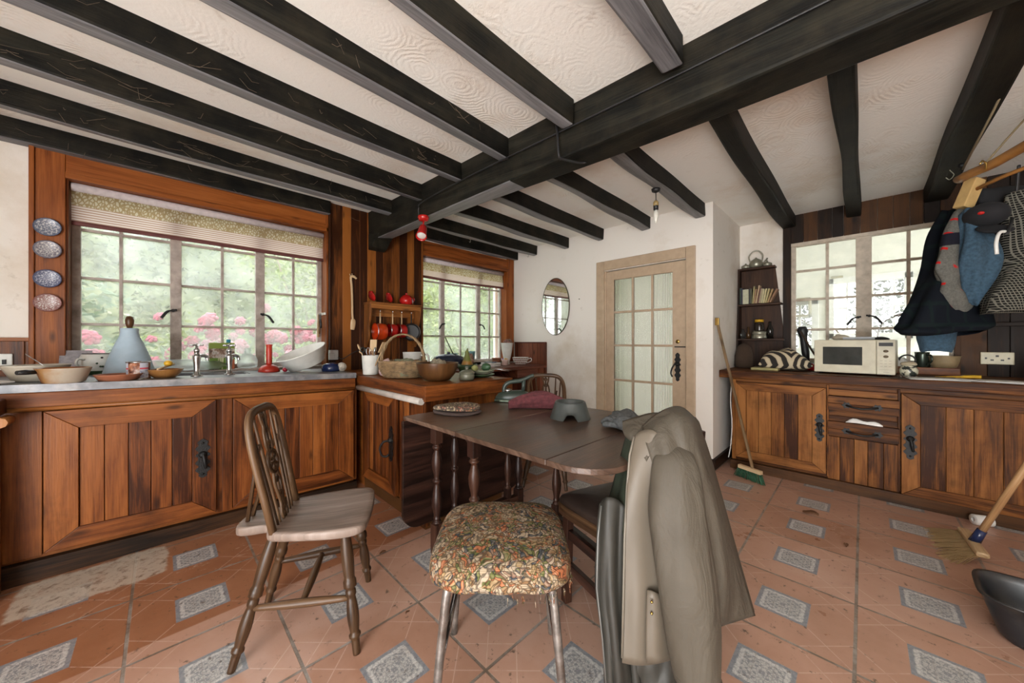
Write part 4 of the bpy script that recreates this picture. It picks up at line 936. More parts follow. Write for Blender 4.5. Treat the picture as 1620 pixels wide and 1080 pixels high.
# pan shelf
t = thing('pan_shelf', 'orange pine wall shelf with shaped sides on the boarded pier', 'shelf', (-3.27, 1.62, 1.27))
m = MB(); m.box(-.08, .075, -.265, .275, .205, .225, 'y'); m.build('top_board', SHELFW, t, bevel=.003)
m = MB(); m.box(.045, .065, -.25, .26, .165, .205, 'y'); m.build('front_rail', SHELFW, t, bevel=.002)
m = MB(); m.box(-.072, -.055, -.25, .26, .10, .205, 'y'); m.build('hook_rail', SHELFW, t, bevel=.002)
for y in (-.26, .25):
    m = MB(); prof = spline([(.065, y, .205), (.062, y, .12), (.045, y, .06), (.02, y, 0), (.028, y, -.08), (.0, y, -.15), (-.04, y, -.20)], 5)
    m.prism([(-.078, y, .205)] + [tuple(p) for p in prof] + [(-.078, y, -.20)], (0, .018, 0)); m.build('side_panel', SHELFW, t, bevel=.002)
def pan_on_hook(name, y, mat_, label, r, dep, z, face=False, hang=.13):
    t = thing(name, label, 'saucepan', (-3.25, y, 1.42), 0, 'pans on the wall shelf')
    m = MB(); Rm = Matrix.Rotation(R(90), 4, 'X') if not face else Matrix.Rotation(R(-28), 4, 'Z') @ Matrix.Rotation(R(90), 4, 'Y')
    pr = [(r * .86, 0), (r * .95, .006), (r, dep * .5), (r * 1.0, dep), (r * 1.05, dep + .003)]
    inner = [(q - .004, max(z_, .005)) for q, z_ in pr[::-1]]
    m.lathe([(0, 0)] + pr + inner + [(0, .005)], 26, (0, dep / 2 if not face else 0, z), Rm); m.build('body', mat_, t)
    m = MB(); m.lathe([(r * 1.045, dep + .002), (r * 1.07, dep + .004), (r * 1.0, dep + .006)], 26, (0, dep / 2 if not face else 0, z), Rm); m.build('rim', CHROME, t)
    m = MB(); m.tube([(0, 0, z + r * .95), (0, 0, z + r + .03), (0, 0, -.02)], [.008, .007, .006], 8); m.build('handle', PALEW if not face else BLACKP, t)
    m = MB(); m.tube(spline([(-.075 + .03, 0, .01), (-.015, 0, .005), (0, 0, -.015), (.004, 0, .005)], 5), .003, 6); m.build('hook', CHROME, t)
pan_on_hook('hanging_saucepan', 1.475, ORANGE_E, 'bright orange saucepan, largest of those hanging under the pan shelf', .080, .095, -.20)
pan_on_hook('hanging_saucepan', 1.60, REDE, 'red saucepan hanging between the orange one and its red twin', .062, .068, -.185)
pan_on_hook('hanging_saucepan', 1.695, REDE, 'red saucepan hanging next to the black frying pan', .068, .07, -.19)
pan_on_hook('hanging_frying_pan', 1.80, BLACKP, 'round black frying pan hanging at the window end of the pan shelf', .085, .03, -.20, True)
for k, (y, lab) in enumerate(((1.395, 'small red oval dish leaning on the wall at the spoon end of the shelf'), (1.565, 'small red oval dish leaning on the wall in the middle of the shelf'))):
    t = thing('oval_dish', lab, 'dish', (-3.285, y, 1.496), R(20), 'red dishes on the pan shelf')
    Rm = Matrix.Rotation(R(68), 4, 'Y'); m = MB(); m.lathe([(0, 0), (.032, 0), (.048, .022), (.053, .024), (.049, .021), (.032, .005), (0, .004)], 24, (0, 0, .050), Rm, squash=.75); m.build('bowl', REDE, t)
    m = MB(); m.ball((.022, 0, .095), .010, 6, sc=(.6, 1.3, 1)); m.ball((.0, 0, .004), .008, 6); m.build('handle', REDE, t)
t = thing('red_pot', 'round ribbed glossy red lidded pot on the window end of the shelf', 'pot', (-3.265, 1.755, 1.495))
m = MB(); N = 48; rows = []
for q in range(13):
    u = q / 12; z = .088 * u; rr_ = .030 + .036 * math.sin(PI * (.12 + .80 * u)) ** .8
    rows.append([(rr_ * (1 + .03 * abs(math.sin(k * PI / 6))) * math.cos(2 * PI * k / N), rr_ * (1 + .03 * abs(math.sin(k * PI / 6))) * math.sin(2 * PI * k / N), z) for k in range(N)])
V = m.sheet(rows, closed=True); m.bm.faces.new(V[0][::-1]); m.bm.faces.new(V[-1]); m.build('body', REDE, t)
m = MB(); m.lathe([(.045, .086), (.04, .094), (.02, .100), (.008, .101), (.008, .106), (.013, .112), (.010, .119), (0, .121)], 22); m.build('lid', REDE, t)
m = MB(); m.tube(spline([(.0, .058, .07), (.0, .082, .075), (0, .084, .05), (0, .06, .035)], 5), .006, 8); m.build('handle', REDE, t)

# ------------------------------------------------------------------ peninsula top
t = thing('utensil_crock', 'straight white crock full of kitchen tools at the worktop corner', 'crock', (-2.722, 1.158, .8665))
m = MB(); vessel(m, [(.052, 0), (.056, .004), (.064, .145), (.066, .150)], .004, 30); m.build('body', ENAMEL, t)
def tool(name, label, a, ln, tilt_, az, mat_, head):
    m = MB(); d = Vector((math.sin(tilt_) * math.cos(az), math.sin(tilt_) * math.sin(az), math.cos(tilt_))); p0 = Vector((a[0], a[1], .008)); p1 = p0 + d * ln
    m.tube([p0, p0.lerp(p1, .7), p1], .0045, 8)
    if head == 'spoon': m.ball(p1 + d * .02, .025, 8, sc=(.35, .85, 1.1), rot=(0, tilt_, az))
    elif head == 'flat': m.obox(p1 + d * .03, (.006, .058, .09), (0, tilt_, az), 'z')
    elif head == 'whisk':
        for k in range(5):
            o_ = Vector((math.cos(k * 1.26), math.sin(k * 1.26), 0)) * .018; m.tube(spline([p1, p1 + d * .025 + o_, p1 + d * .06 + o_, p1 + d * .075], 4), .0014, 4)
    elif head == 'ring': m.tube([p1 + Vector((0, .018 * math.cos(i * PI / 8), .018 + .018 * math.sin(i * PI / 8))) for i in range(16)], .006, 6, closed=True)
    elif head == 'knob': m.ball(p1, .012, 8)
    one(name, m, mat_, label, 'utensil', (-2.722, 1.158, .8675), 0, 'tools in the white crock')
tool('wooden_spoon', 'wooden spoon leaning out of the crock towards the zinc worktop', (-.005, 0), .20, .38, R(240), PALEW, 'spoon')
tool('potato_peeler', 'black looped tool standing at the left side of the crock', (-.01, -.02), .17, .22, R(225), BLACKP, 'ring')
tool('kitchen_tongs', 'slim pale stick leaning far out over the crock rim', (0, .01), .19, .46, R(232), PALEW, 'knob')
tool('wooden_spatula', 'broad pale wooden spatula upright at the back of the crock', (-.02, .02), .19, .08, R(120), PALEW, 'flat')
tool('serving_spoon', 'grey metal serving spoon standing in the white crock', (.01, .01), .16, .10, R(60), CHROME, 'spoon')
tool('wire_whisk', 'small wire whisk standing at the front of the crock', (.02, -.01), .13, .12, R(300), CHROME, 'whisk')
tool('wooden_fork', 'dark wooden fork leaning out of the crock towards the basket', (.01, .02), .20, .42, R(48), BOWLW, 'spoon')
tool('wooden_ladle', 'pale wooden tool leaning out of the crock low over the basket', (.02, .0), .21, .55, R(18), PALEW, 'flat')

# wicker basket
t = thing('wicker_basket', 'oval wicker basket with a tall hooped handle on the peninsula', 'basket', (-2.35, 1.235, .866), R(45))
BA, BB = .165, .115
def oval(u, s, z): return Vector((BA * s * math.cos(u), BB * s * math.sin(u), z))
m = MB(); n_st = 36; lev = 15
for L in range(lev):
    z = .006 + .105 * L / (lev - 1); s = .80 + .22 * math.sin(min(1, L / (lev - 1) * 1.15) * PI * .5)
    pts = []
    for k in range(n_st * 4):
        u = 2 * PI * k / (n_st * 4); ph = PI if L % 2 else 0
        pts.append(oval(u, s * (1 + .022 * math.sin(u * n_st / 2 + ph)), z))
    m.tube(pts, .0042, 5, closed=True)
m.build('woven_side', WICKER, t)
m = MB()
for k in range(n_st):
    u = 2 * PI * k / n_st; m.tube([oval(u, .80, .004), oval(u, .93, .05), oval(u, 1.02, .118)], .003, 5)
m.build('stakes', WICKER, t)
m = MB()
for q in range(3): m.tube([oval(2 * PI * k / 60, 1.025 + .012 * math.sin(k * 1.3 + q * 2.1), .114 + .006 * math.cos(k * 1.3 + q * 2.1)) for k in range(60)], .0052, 6, closed=True)
m.build('rim', WICKER, t)
m = MB(); m.lathe([(0, .003), (BA * .8, .003), (BA * .8, .006), (0, .006)], 36, squash=BB / BA); m.build('base', WICKER, t)
m = MB(); hp = [Vector((.158 * math.cos(PI * i / 30), 0, .075 + .235 * math.sin(PI * i / 30) ** .85)) for i in range(31)]
for q in range(3): m.tube([p + Vector((.006 * math.cos(i * .9 + q * 2.1), .009 * math.sin(i * .9 + q * 2.1), 0)) for i, p in enumerate(hp)], .0065, 6)
m.build('handle', WICKER, t)
t = thing('white_jug', 'white jug standing behind the hooped basket handle', 'jug', (-2.62, 1.46, .866), R(30))
m = MB(); vessel(m, [(.058, 0), (.064, .004), (.066, .06), (.075, .165), (.078, .172)], .004, 28); m.build('body', ENAMEL, t)
m = MB(); m.tube(spline([(.068, .02, .145), (.115, .04, .15), (.125, .045, .10), (.105, .035, .05), (.064, .02, .035)], 5), .009, 8); m.build('handle', ENAMEL, t)
m = MB(); m.box(-.012, .012, -.068, -.063, .045, .085); m.build('gauge', BLACKP, t)
def blob(name, c, s, mat_, label, cat, seed, rz=0):
    rnd = random.Random(seed); m = MB(); m.ball((0, 0, 0), 1, 12)
    ph = [rnd.uniform(0, 6) for _ in range(6)]
    for v in m.bm.verts:
        p = v.co; k = 1 + .16 * math.sin(3 * p.x + ph[0]) * math.sin(4 * p.y + ph[1]) + .12 * math.sin(7 * p.x + ph[2] + 3 * p.z) + .08 * math.sin(9 * p.y + ph[3])
        v.co = Vector((p.x * s[0] * k, p.y * s[1] * k, max(p.z * s[2] * k, -s[2] * .6) + s[2] * .6))
    return one(name, m, mat_, label, cat, c, rz)
GREENCL = plain('sage_cloth', (.17, .175, .11), .9, var=.25, scale=50)
blob('folded_cloth', (-2.31, 1.225, .878), (.11, .07, .075), GREENCL, 'sage green cloth heaped in the wicker basket', 'cloth', 3, R(45))
blob('plastic_bag', (-2.25, 1.305, .885), (.045, .04, .068), CLEAR, 'crumpled clear plastic bag at the window end of the basket', 'bag', 4)
blob('paper_packet', (-2.435, 1.15, .880), (.05, .045, .068), plain('pink_white_wrapper', (.62, .45, .46), .5, var=.3, scale=30), 'pink and white wrapper at the crock end of the basket', 'packet', 5)
t = thing('serving_bowl', 'large turned wooden bowl on the peninsula beside the basket', 'bowl', (-2.01, 1.305, .866))
m = MB(); vessel(m, [(.065, 0), (.085, .006), (.118, .045), (.134, .09), (.138, .112), (.139, .118)], .009, 40); m.build('body', BOWLW, t)
rnd = random.Random(11)
for k in range(4): blob('onion_skin', (-2.01 + rnd.uniform(-.06, .05), 1.305 + rnd.uniform(-.05, .06), .945), (.035, .03, .036), plain('papery_skin', (.28, .24, .17), .7, var=.3, scale=40), ('pale papery bulb at the basket side of the wooden bowl', 'pale papery bulb in the middle of the wooden bowl', 'pale papery bulb at the back of the wooden bowl', 'pale papery bulb at the gourd side of the wooden bowl')[k], 'bulb', 20 + k)
t = thing('green_bowl', 'dark green bowl holding the yellow gourd behind the lidded pot', 'bowl', (-2.14, 1.655, .866))
m = MB(); vessel(m, [(.035, 0), (.045, .005), (.072, .06), (.078, .085)], .005, 28); m.build('body', GREENG, t)
GOURD = NT('gourd_skin'); x = GOURD.sep(GOURD.coord()); GOURDM = GOURD.fin(GOURD.mix(GOURD.step(GOURD.math('ADD', x[2], GOURD.math('MULTIPLY', GOURD.noise(GOURD.coord(), 30), .02)), .085, .10), (.28, .13, .02), (.10, .115, .02)), .4)
t = thing('gourd', 'yellow brown pear shaped gourd standing in the dark green bowl', 'gourd', (-2.14, 1.655, .895), R(10))
m = MB(); m.lathe([(0, 0), (.025, .004), (.042, .03), (.043, .055), (.033, .085), (.018, .12), (.013, .145), (.010, .16), (0, .163)], 24); m.build('fruit', GOURDM, t)
m = MB(); m.tube([(0, 0, .158), (.003, .002, .18)], [.008, .004], 6); m.build('stem', plain('gourd_stem', (.08, .06, .02), .8), t)
t = thing('lidded_pot', 'small sage stoneware pot with a lid near the peninsula edge', 'pot', (-1.885, 1.455, .866))
m = MB(); m.lathe([(0, 0), (.044, 0), (.050, .01), (.051, .035), (.048, .044), (0, .044)], 26); m.build('body', STONEG, t)
m = MB(); m.lathe([(.053, .044), (.052, .050), (.035, .062), (.012, .068), (.010, .074), (.014, .080), (.008, .086), (0, .086)], 26); m.build('lid', STONEG, t)
for k, (z, r_, lab) in enumerate(((.866, .098, 'dark green plate, lowest of the small stack by the lidded pot'), (.882, .092, 'grey green plate, second in the stack by the lidded pot'), (.897, .10, 'wide pale green rimmed plate on top of the stack'))):
    m = MB(); m.lathe([(0, .002), (r_ * .55, 0), (r_ * .62, .002), (r_, .019), (r_ * 1.01, .021), (r_ * .97, .0215), (r_ * .6, .006), (0, .005)], 40); one('stacked_plate', m, (GREENG, STONEG, plain('pale_green_glaze', (.26, .28, .19), .3))[k], lab, 'plate', (-1.975, 1.655, z), 0, 'plates by the lidded pot')
m = MB(); m.lathe([(0, -.035), (.018, -.03), (.031, -.01), (.03, .012), (.02, .034), (.009, .043), (0, .045)], 18, M=Matrix.Rotation(R(80), 4, 'Y')); one('avocado', m, plain('avocado_skin', (.03, .07, .03), .45, var=.3, bump=.5), 'dark green avocado on the top plate', 'avocado', (-1.945, 1.675, .937))
m = MB(); m.lathe([(0, -.03), (.008, -.026), (.021, -.012), (.023, .005), (.016, .02), (0, .028)], 16, M=Matrix.Rotation(R(85), 4, 'X')); one('lemon', m, plain('lemon_skin', (.32, .33, .12), .45), 'pale yellow green lemon on the top plate', 'lemon', (-2.01, 1.625, .930))
for k, (a, lab) in enumerate(((.15, 'knife lying on the plates with its tip over the edge'), (.45, 'fork lying on the plates beside the knife'))):
    m = MB(); m.tube([(-.02, 0, 0), (.12, 0, -.002), (.19, 0, -.012)], [(.002, .007), (.002, .006), (.002, .004)], 6, up=(0, 0, 1)); one('knife' if k == 0 else 'fork', m, CHROME, lab, 'cutlery', (-1.95, 1.66 + .02 * k, .925), R(20) + a)

# ------------------------------------------------------------------ worktop under the second window
t = thing('casserole', 'long dark blue casserole dish on the second worktop behind the wooden bowl', 'casserole', (-3.20, 2.22, .8385), R(60))
m = MB(); vessel(m, [(.13, 0), (.145, .01), (.16, .09), (.164, .10)], .006, 36, squash=.62); m.build('body', plain('blue_black_enamel', (.02, .028, .05), .25), t)
m = MB(); m.lathe([(.165, .101), (.15, .125), (.10, .145), (.02, .152), (.016, .165), (.024, .172), (0, .175)], 36, squash=.62); m.build('lid', plain('blue_black_lid', (.03, .04, .07), .25), t)
m = MB(); m.tube([(.1, -.02, .12), (.03, -.14, .17), (-.06, -.32, .33)], .005, 8); m.build('handle', BLACKP, t)
m = MB(); vessel(m, [(.03, 0), (.04, .004), (.05, .10), (.052, .13)], .004, 24); one('teal_cup', m, TEAL, 'pale teal cup on the second window sill', 'cup', (-3.45, 2.73, .876))
m = MB(); vessel(m, [(.03, 0), (.04, .004), (.05, .09), (.052, .11)], .004, 24); one('teal_cup', m, TEAL, 'teal beaker on the second window sill behind the casserole', 'cup', (-3.45, 2.47, .876))
blob('string_bundle', (-3.17, 2.47, .8385), (.055, .06, .10), plain('pink_brown_skein', (.38, .24, .18), .9, var=.5, scale=30), 'pinkish brown skein between the casserole and the gourd', 'skein', 9)
m = MB(); m.obox((0, 0, .012), (.20, .15, .022), (0, 0, .1)); m.obox((.01, 0, .034), (.19, .14, .018), (0, 0, -.15)); o = one('paper_bundle', m, PAPER, 'white paper bundle on the second worktop', 'papers', (-3.08, 2.72, .8385), R(10), bevel=.003)
m = MB(); m.box(-.07, .07, -.045, .045, 0, .010); one('notepad', m, NAVY, 'dark blue notepad lying on the white paper bundle', 'notepad', (-3.07, 2.72, .882), R(40), bevel=.002)
for k in range(2):
    m = MB(); vessel(m, [(.036, 0), (.05, .045), (.056, .047), (.056, .062)], .005, 24); one('flower_pot', m, TERRAC, ('terracotta flower pot on the second worktop, nearer the window', 'terracotta flower pot stacked in another by the white vase')[k], 'flower pot', (-3.20, 2.93, .8385 + k * .025), 0, 'terracotta pots')
m = MB(); vessel(m, [(.028, 0), (.036, .004), (.038, .055), (.04, .075)], .004, 24); one('pink_cup', m, plain('pink_glaze', (.60, .42, .38), .35), 'pale pink cup in front of the white vase', 'cup', (-3.05, 2.93, .8385))
m = MB(); rnd = random.Random(6)
for k in range(10): m.ball((rnd.uniform(-.025, .025), rnd.uniform(-.025, .025), rnd.uniform(0, .02)), .013, 6, mi=k % 3)
one('pansy_heads', m, [YELLOW, plain('violet_petal', (.12, .05, .25), .6), PAPER], 'yellow and violet pansy heads in the pink cup', 'flowers', (-3.05, 2.93, .900))
t = thing('white_vase', 'tall white vase holding dried brown pink flowers in the corner', 'vase', (-3.19, 3.10, .8385))
m = MB(); vessel(m, [(.042, 0), (.045, .01), (.035, .03), (.05, .10), (.066, .18), (.076, .26), (.082, .272)], .005, 30); m.build('body', ENAMEL, t)
t2 = thing('dried_flowers', 'bunch of dried brown pink flower heads in the white vase', 'dried flowers', (-3.19, 3.10, 1.10))
rnd = random.Random(12); DRY = [plain('dried_pink', (.36, .17, .15), .9, var=.5, scale=40), plain('dried_brown', (.25, .16, .10), .9, var=.5, scale=40)]
for k in range(16):
    m = MB(); a = rnd.uniform(0, 6.3); r_ = rnd.uniform(0, .065); c = Vector((r_ * math.cos(a), r_ * math.sin(a), rnd.uniform(.0, .045)))
    for q in range(7): m.ball(c + Vector((rnd.uniform(-.014, .014), rnd.uniform(-.014, .014), rnd.uniform(-.01, .012))), .010, 5, sc=(1, 1, .7))
    m.tube([c, Vector((c.x * .5, c.y * .5, -.06))], .002, 4); m.build('flower_head', DRY[k % 2], t2)
t = thing('wire_basket', 'small brown and white latticed basket beside the vase', 'basket', (-3.02, 3.17, .8385))
m = MB()
for L in range(8):
    z = .004 + .085 * L / 7; r_ = .055 + .045 * math.sin(L / 7 * 1.4); m.tube([(r_ * (1 + .02 * math.sin(k * 1.57 + L * PI)) * math.cos(2 * PI * k / 40), r_ * (1 + .02 * math.sin(k * 1.57 + L * PI)) * math.sin(2 * PI * k / 40), z) for k in range(40)], .0045, 5, closed=True, mi=L % 2)
for k in range(18):
    a = 2 * PI * k / 18; m.tube([(.055 * math.cos(a), .055 * math.sin(a), .002), (.085 * math.cos(a + .3), .085 * math.sin(a + .3), .045), (.10 * math.cos(a + .6), .10 * math.sin(a + .6), .09)], .003, 5, mi=1)
m.lathe([(0, .002), (.055, .002), (.055, .006), (0, .006)], 20); m.build('body', [plain('brown_cane', (.22, .09, .05), .6), PAPER], t)
m = MB(); m.tube(spline([(.095, .02, .07), (.145, .03, .085), (.15, .03, .05), (.085, .015, .025)], 5), .004, 6); m.build('handle', PAPER, t)
# ------------------------------------------------------------------ on the table
t = thing('pet_bowl', 'grey plastic pet bowl with a notch in its skirt on the table', 'bowl', (-1.055, 1.475, .735), R(36))
GREYP = plain('grey_plastic', (.05, .057, .054), .42, var=.1)
m = MB(); N = 72; rows = []
prof = [(.102, 0), (.100, .006), (.088, .045), (.078, .078), (.075, .084), (.070, .084), (.066, .078), (.058, .03), (.045, .022), (.01, .021)]
for (r_, z) in prof:
    row = []
    for k in range(N):
        a = 2 * PI * k / N; d = abs(((a - R(270) + PI) % (2 * PI)) - PI); zz = z
        if z < .05 and d < .30: zz = max(z, .032 * min(1, (1 - (d / .30) ** 4)))
        row.append((r_ * math.cos(a), r_ * math.sin(a), zz))
    rows.append(row)
V = m.sheet(rows, closed=True); m.bm.faces.new(V[-1]); m.build('body', GREYP, t)
KNIT = NT('crochet_multi'); xx = KNIT.coord(); vv = KNIT.add('ShaderNodeTexVoronoi'); vv.inputs['Scale'].default_value = 95; KNIT.link(KNIT.map(xx, (1, .7, 1)), vv.inputs[0])
KNIT.bump(vv.outputs[0], .9, .006)
KNITM = KNIT.fin(KNIT.mix(KNIT.step(vv.outputs[0], .25, .6), KNIT.ramp(KNIT.noise(xx, 16, 3), ((.3, (.07, .08, .035)), (.42, (.28, .23, .13)), (.52, (.38, .29, .19)), (.6, (.24, .08, .06)), (.7, (.38, .25, .10)))), (.07, .05, .035)), .95)
def pad(z, rz, dx, th, seed):
    rows = []; N = 40; rnd = random.Random(seed); ph = rnd.uniform(0, 6)
    for s, zz in ((.9, 0), (1.0, .004), (1.02, .010), (1.0, .016), (.9, .020), (.6, .022), (.25, .022)):
        rows.append([((.128 * s + .004 * math.sin(5 * k + ph)) * math.cos(2 * PI * k / N) + dx, .085 * s * math.sin(2 * PI * k / N), z + zz * th + .004 * s * math.sin(2 * (2 * PI * k / N) + ph) + .003) for k in range(N)])
    m = MB(); V = m.sheet(rows, closed=True); m.bm.faces.new(V[-1]); m.bm.faces.new(V[0][::-1]); return m
t = thing('crochet_pot_holder', 'oval multicoloured crochet pot holder at the cupboard end of the table', 'pot holder', (-1.548, 1.129, .735), R(44))
m = pad(0, 0, 0, .8, 1); m.build('backing', plain('dark_knit', (.06, .04, .035), .95), t)
m = pad(.018, 0, 0, 1.35, 2); m.build('crochet_top', KNITM, t, sub=1)
# rolled maroon towel
MAROON = plain('maroon_towel', (.115, .028, .033), .95, var=.25, scale=60, bump=.5)
m = MB(); P0, P1 = Vector((-1.435, 1.40, 0)), Vector((-1.165, 1.73, 0)); rows = []; n = 26
side = (P1 - P0).normalized(); side = Vector((-side.y, side.x, 0))
for i in range(n + 1):
    u = i / n; w = .028 + .030 * min(1, u * 1.5) + .05 * max(0, u - .6); hgt = (.045 + .055 * math.sin(min(1, u * 1.25) * PI * .75)) * (1 - .75 * max(0, u - .55) / .45)
    c = P0.lerp(P1, u) + side * .018 * math.sin(u * 5); N = 28; row = []
    for k in range(N):
        a = 2 * PI * k / N; f = 1 + .10 * math.sin(4 * a + u * 9) + .07 * math.sin(9 * a - u * 7)
        row.append(c + side * (w * math.cos(a) * f) + Vector((0, 0, max(.001, hgt * .5 + hgt * .52 * math.sin(a) * f))))
    rows.append(row)
V = m.sheet(rows, closed=True); m.bm.faces.new(V[-1])
c0 = sum((v.co for v in V[0]), Vector()) / len(V[0]); ax = (P1 - P0).normalized()
prev = V[0]
for s, dp in ((.80, .012), (.60, .004), (.42, .020), (.2, .010)):
    cur = [m.bm.verts.new(c0 + (v.co - c0) * s + ax * dp) for v in V[0]]
    for k in range(len(cur)):
        f = m.bm.faces.new((prev[k], cur[k], cur[(k + 1) % len(cur)], prev[(k + 1) % len(cur)])); f.smooth = True
    prev = cur
m.bm.faces.new(prev)
o = one('rolled_towel', m, MAROON, 'maroon towel loosely rolled at the back of the table', 'towel', (0, 0, .736), 0, sub=1)
# vintage clothes iron
t = thing('clothes_iron', 'old sage green clothes iron at the back corner of the table', 'iron', (-1.60, 1.625, .735), R(52))
m = MB(); base = [(-.135, 0), (-.10, -.035), (-.03, -.055), (.06, -.06), (.11, -.058), (.11, .058), (.06, .06), (-.03, .055), (-.10, .035)]
m.prism([(x, y, .002) for x, y in base], (0, 0, .016)); m.build('soleplate', plain('pale_green_metal', (.12, .15, .11), .3, .6), t, bevel=.004)
m = MB(); rows = []
for s, z in ((.94, .018), (.92, .035), (.80, .055), (.55, .068), (.2, .072)): rows.append([(x * s, y * s, z) for x, y in [tuple(p.xy) for p in spline([(a, b, 0) for a, b in base + base[:1]], 3)][:-1]])
V = m.sheet(rows, closed=True); m.bm.faces.new(V[-1]); m.bm.faces.new(V[0][::-1]); m.build('hood', plain('sage_enamel', (.027, .042, .032), .35), t, bevel=.002)
m = MB(); m.tube(spline([(-.07, 0, .06), (-.065, 0, .10), (-.03, 0, .125), (.04, 0, .135), (.10, 0, .16), (.125, 0, .168)], 6), [.014] * 20 + [.012] * 11, 10); m.tube([(.055, 0, .06), (.06, 0, .138)], .013, 10); m.build('handle', plain('grey_green_handle', (.032, .045, .037), .4), t)
m = MB(); m.lathe([(0, .0), (.026, 0), (.026, .014), (.010, .018), (0, .02)], 18, (-.045, 0, .066)); m.build('dial', CHROME, t)
# grey work glove
t = thing('work_glove', 'grey knitted work glove at the coat side of the table', 'glove', (-.78, 1.445, .735), R(150))
GLOVE = plain('grey_knit', (.095, .10, .102), .95, var=.3, scale=90, bump=.6)
m = MB(); rows = []
for i in range(9):
    u = i / 8; w = .035 + .010 * math.sin(u * PI); hh = .020 + .012 * math.sin(u * PI)
    rows.append([(-.01 + -.085 * (1 - u) + 0, w * math.cos(2 * PI * k / 16), .003 + hh + hh * math.sin(2 * PI * k / 16)) for k in range(16)])
V = m.sheet(rows, closed=True); m.bm.faces.new(V[0][::-1]); m.bm.faces.new(V[-1])
m.build('palm', GLOVE, t, sub=1)
for k, (y, ln, bend) in enumerate(((.033, .055, .3), (.012, .068, .5), (-.010, .070, .6), (-.031, .060, .4))):
    m = MB(); m.tube(spline([(-.025, y, .03), (.0, y, .038 + .008 * bend), (ln * .5, y * 1.2, .034), (ln, y * 1.3, .014)], 4), [.012] * 9 + [.012, .012, .0115, .007], 10); m.build('finger', GLOVE, t)
m = MB(); m.tube(spline([(-.06, .03, .025), (-.035, .06, .028), (-.005, .07, .02)], 4), [.012] * 8 + [.008], 10); m.build('thumb', GLOVE, t)
blob('second_glove', (-.83, 1.60, .735), (.075, .05, .032), GLOVE, 'second grey glove bunched under the coat collar', 'glove', 31, R(60))

# ------------------------------------------------------------------ alcove: corner shelf and what stands on it
t = thing('corner_shelf', 'dark wooden corner shelf with stepped sides beside the alcove window', 'shelf', (-.75, 4.25, .866))
LC = loc_to(t, lambda p: p)
for nm, z, xr, dep in (('shelf_board', 1.885, -.615, .10), ('shelf_board', 1.51, -.565, .12), ('shelf_board', 1.155, -.535, .17)):
    m = MB(); m.box(-.93, xr, 4.398 - dep, 4.398, z - .018, z, 'x'); m.build(nm, DARKSHELF, t, bevel=.002, shear=LC)
m = MB(); m.prism([(-.93, 4.39, .866), (-.555, 4.39, .866), (-.55, 4.39, 1.14), (-.585, 4.39, 1.50), (-.625, 4.39, 1.885), (-.93, 4.39, 1.885)], (0, .008, 0)); m.build('back_panel', DARKSHELF, t, shear=LC)
m = MB(); m.prism([(-.932, 4.225, .866), (-.932, 4.398, .866), (-.932, 4.398, 1.885), (-.932, 4.30, 1.885), (-.932, 4.28, 1.5), (-.932, 4.23, 1.14)], (.016, 0, 0)); m.build('side_panel', DARKSHELF, t, shear=LC)
t = thing('kettle', 'old silver kettle with an arched handle on top of the corner shelf', 'kettle', (-.78, 4.345, 1.886), R(10))
OLDM = plain('tarnished_metal', (.33, .32, .25), .35, .6, .25)
m = MB(); m.lathe([(0, 0), (.045, 0), (.056, .02), (.058, .045), (.047, .075), (.025, .088), (.022, .092), (.01, .096), (.008, .105), (0, .108)], 26); m.build('body', OLDM, t)
m = MB(); m.tube(spline([(-.05, 0, .065), (-.06, 0, .12), (-.025, 0, .17), (.02, 0, .172), (.055, 0, .13), (.052, 0, .065)], 6), .006, 8); m.build('handle', OLDM, t)
m = MB(); m.tube(spline([(.045, 0, .03), (.075, 0, .05), (.095, 0, .09)], 5), [.014] * 4 + [.010] * 4 + [.007] * 3, 8); m.build('spout', OLDM, t)
for x, lab in ((-.87, 'small silver lidded pot left of the kettle'), (-.685, 'small silver lidded pot at the window side of the kettle')):
    m = MB(); m.lathe([(0, 0), (.03, 0), (.040, .015), (.038, .032), (.02, .042), (.006, .046), (.008, .056), (0, .06)], 20); one('silver_pot', m, OLDM, lab, 'pot', (x, 4.345, 1.886), 0, 'pots on the corner shelf')
books = [(.012, .17, (.02, .035, .025), 0), (.012, .165, (.03, .03, .05), 0), (.052, .150, (.42, .42, .30), 0), (.014, .155, (.03, .03, .03), 0), (.010, .15, (.10, .10, .06), 0), (.012, .175, (.30, .26, .12), 5), (.013, .145, (.28, .17, .09), 6), (.014, .18, (.38, .27, .16), 9), (.012, .16, (.12, .05, .04), 10), (.018, .145, (.30, .25, .15), 9), (.014, .14, (.42, .38, .22), 8), (.014, .142, (.45, .40, .22), 9), (.016, .14, (.36, .30, .14), 12), (.015, .138, (.30, .20, .09), 17), (.016, .14, (.24, .13, .07), 24)]
bl = ['thin dark green book at the wall end of the corner shelf', 'thin navy book beside the dark green one', 'wide pale cream book, broadest of the row', 'black spined book right after the wide cream one', 'thin olive book after the black spine', 'tall yellowish paperback, upright beside the olive book', 'brown paperback beside the tall yellowish one', 'tallest pinkish tan book in the leaning row', 'thin dark red book after the tallest one', 'thick tan book in the middle of the leaning row', 'pale yellow book after the thick tan one', 'second pale yellow book, nearer the window', 'ochre book leaning near the end of the row', 'orange brown book leaning beside the last one', 'reddish brown book leaning out at the window end']
x = -.905
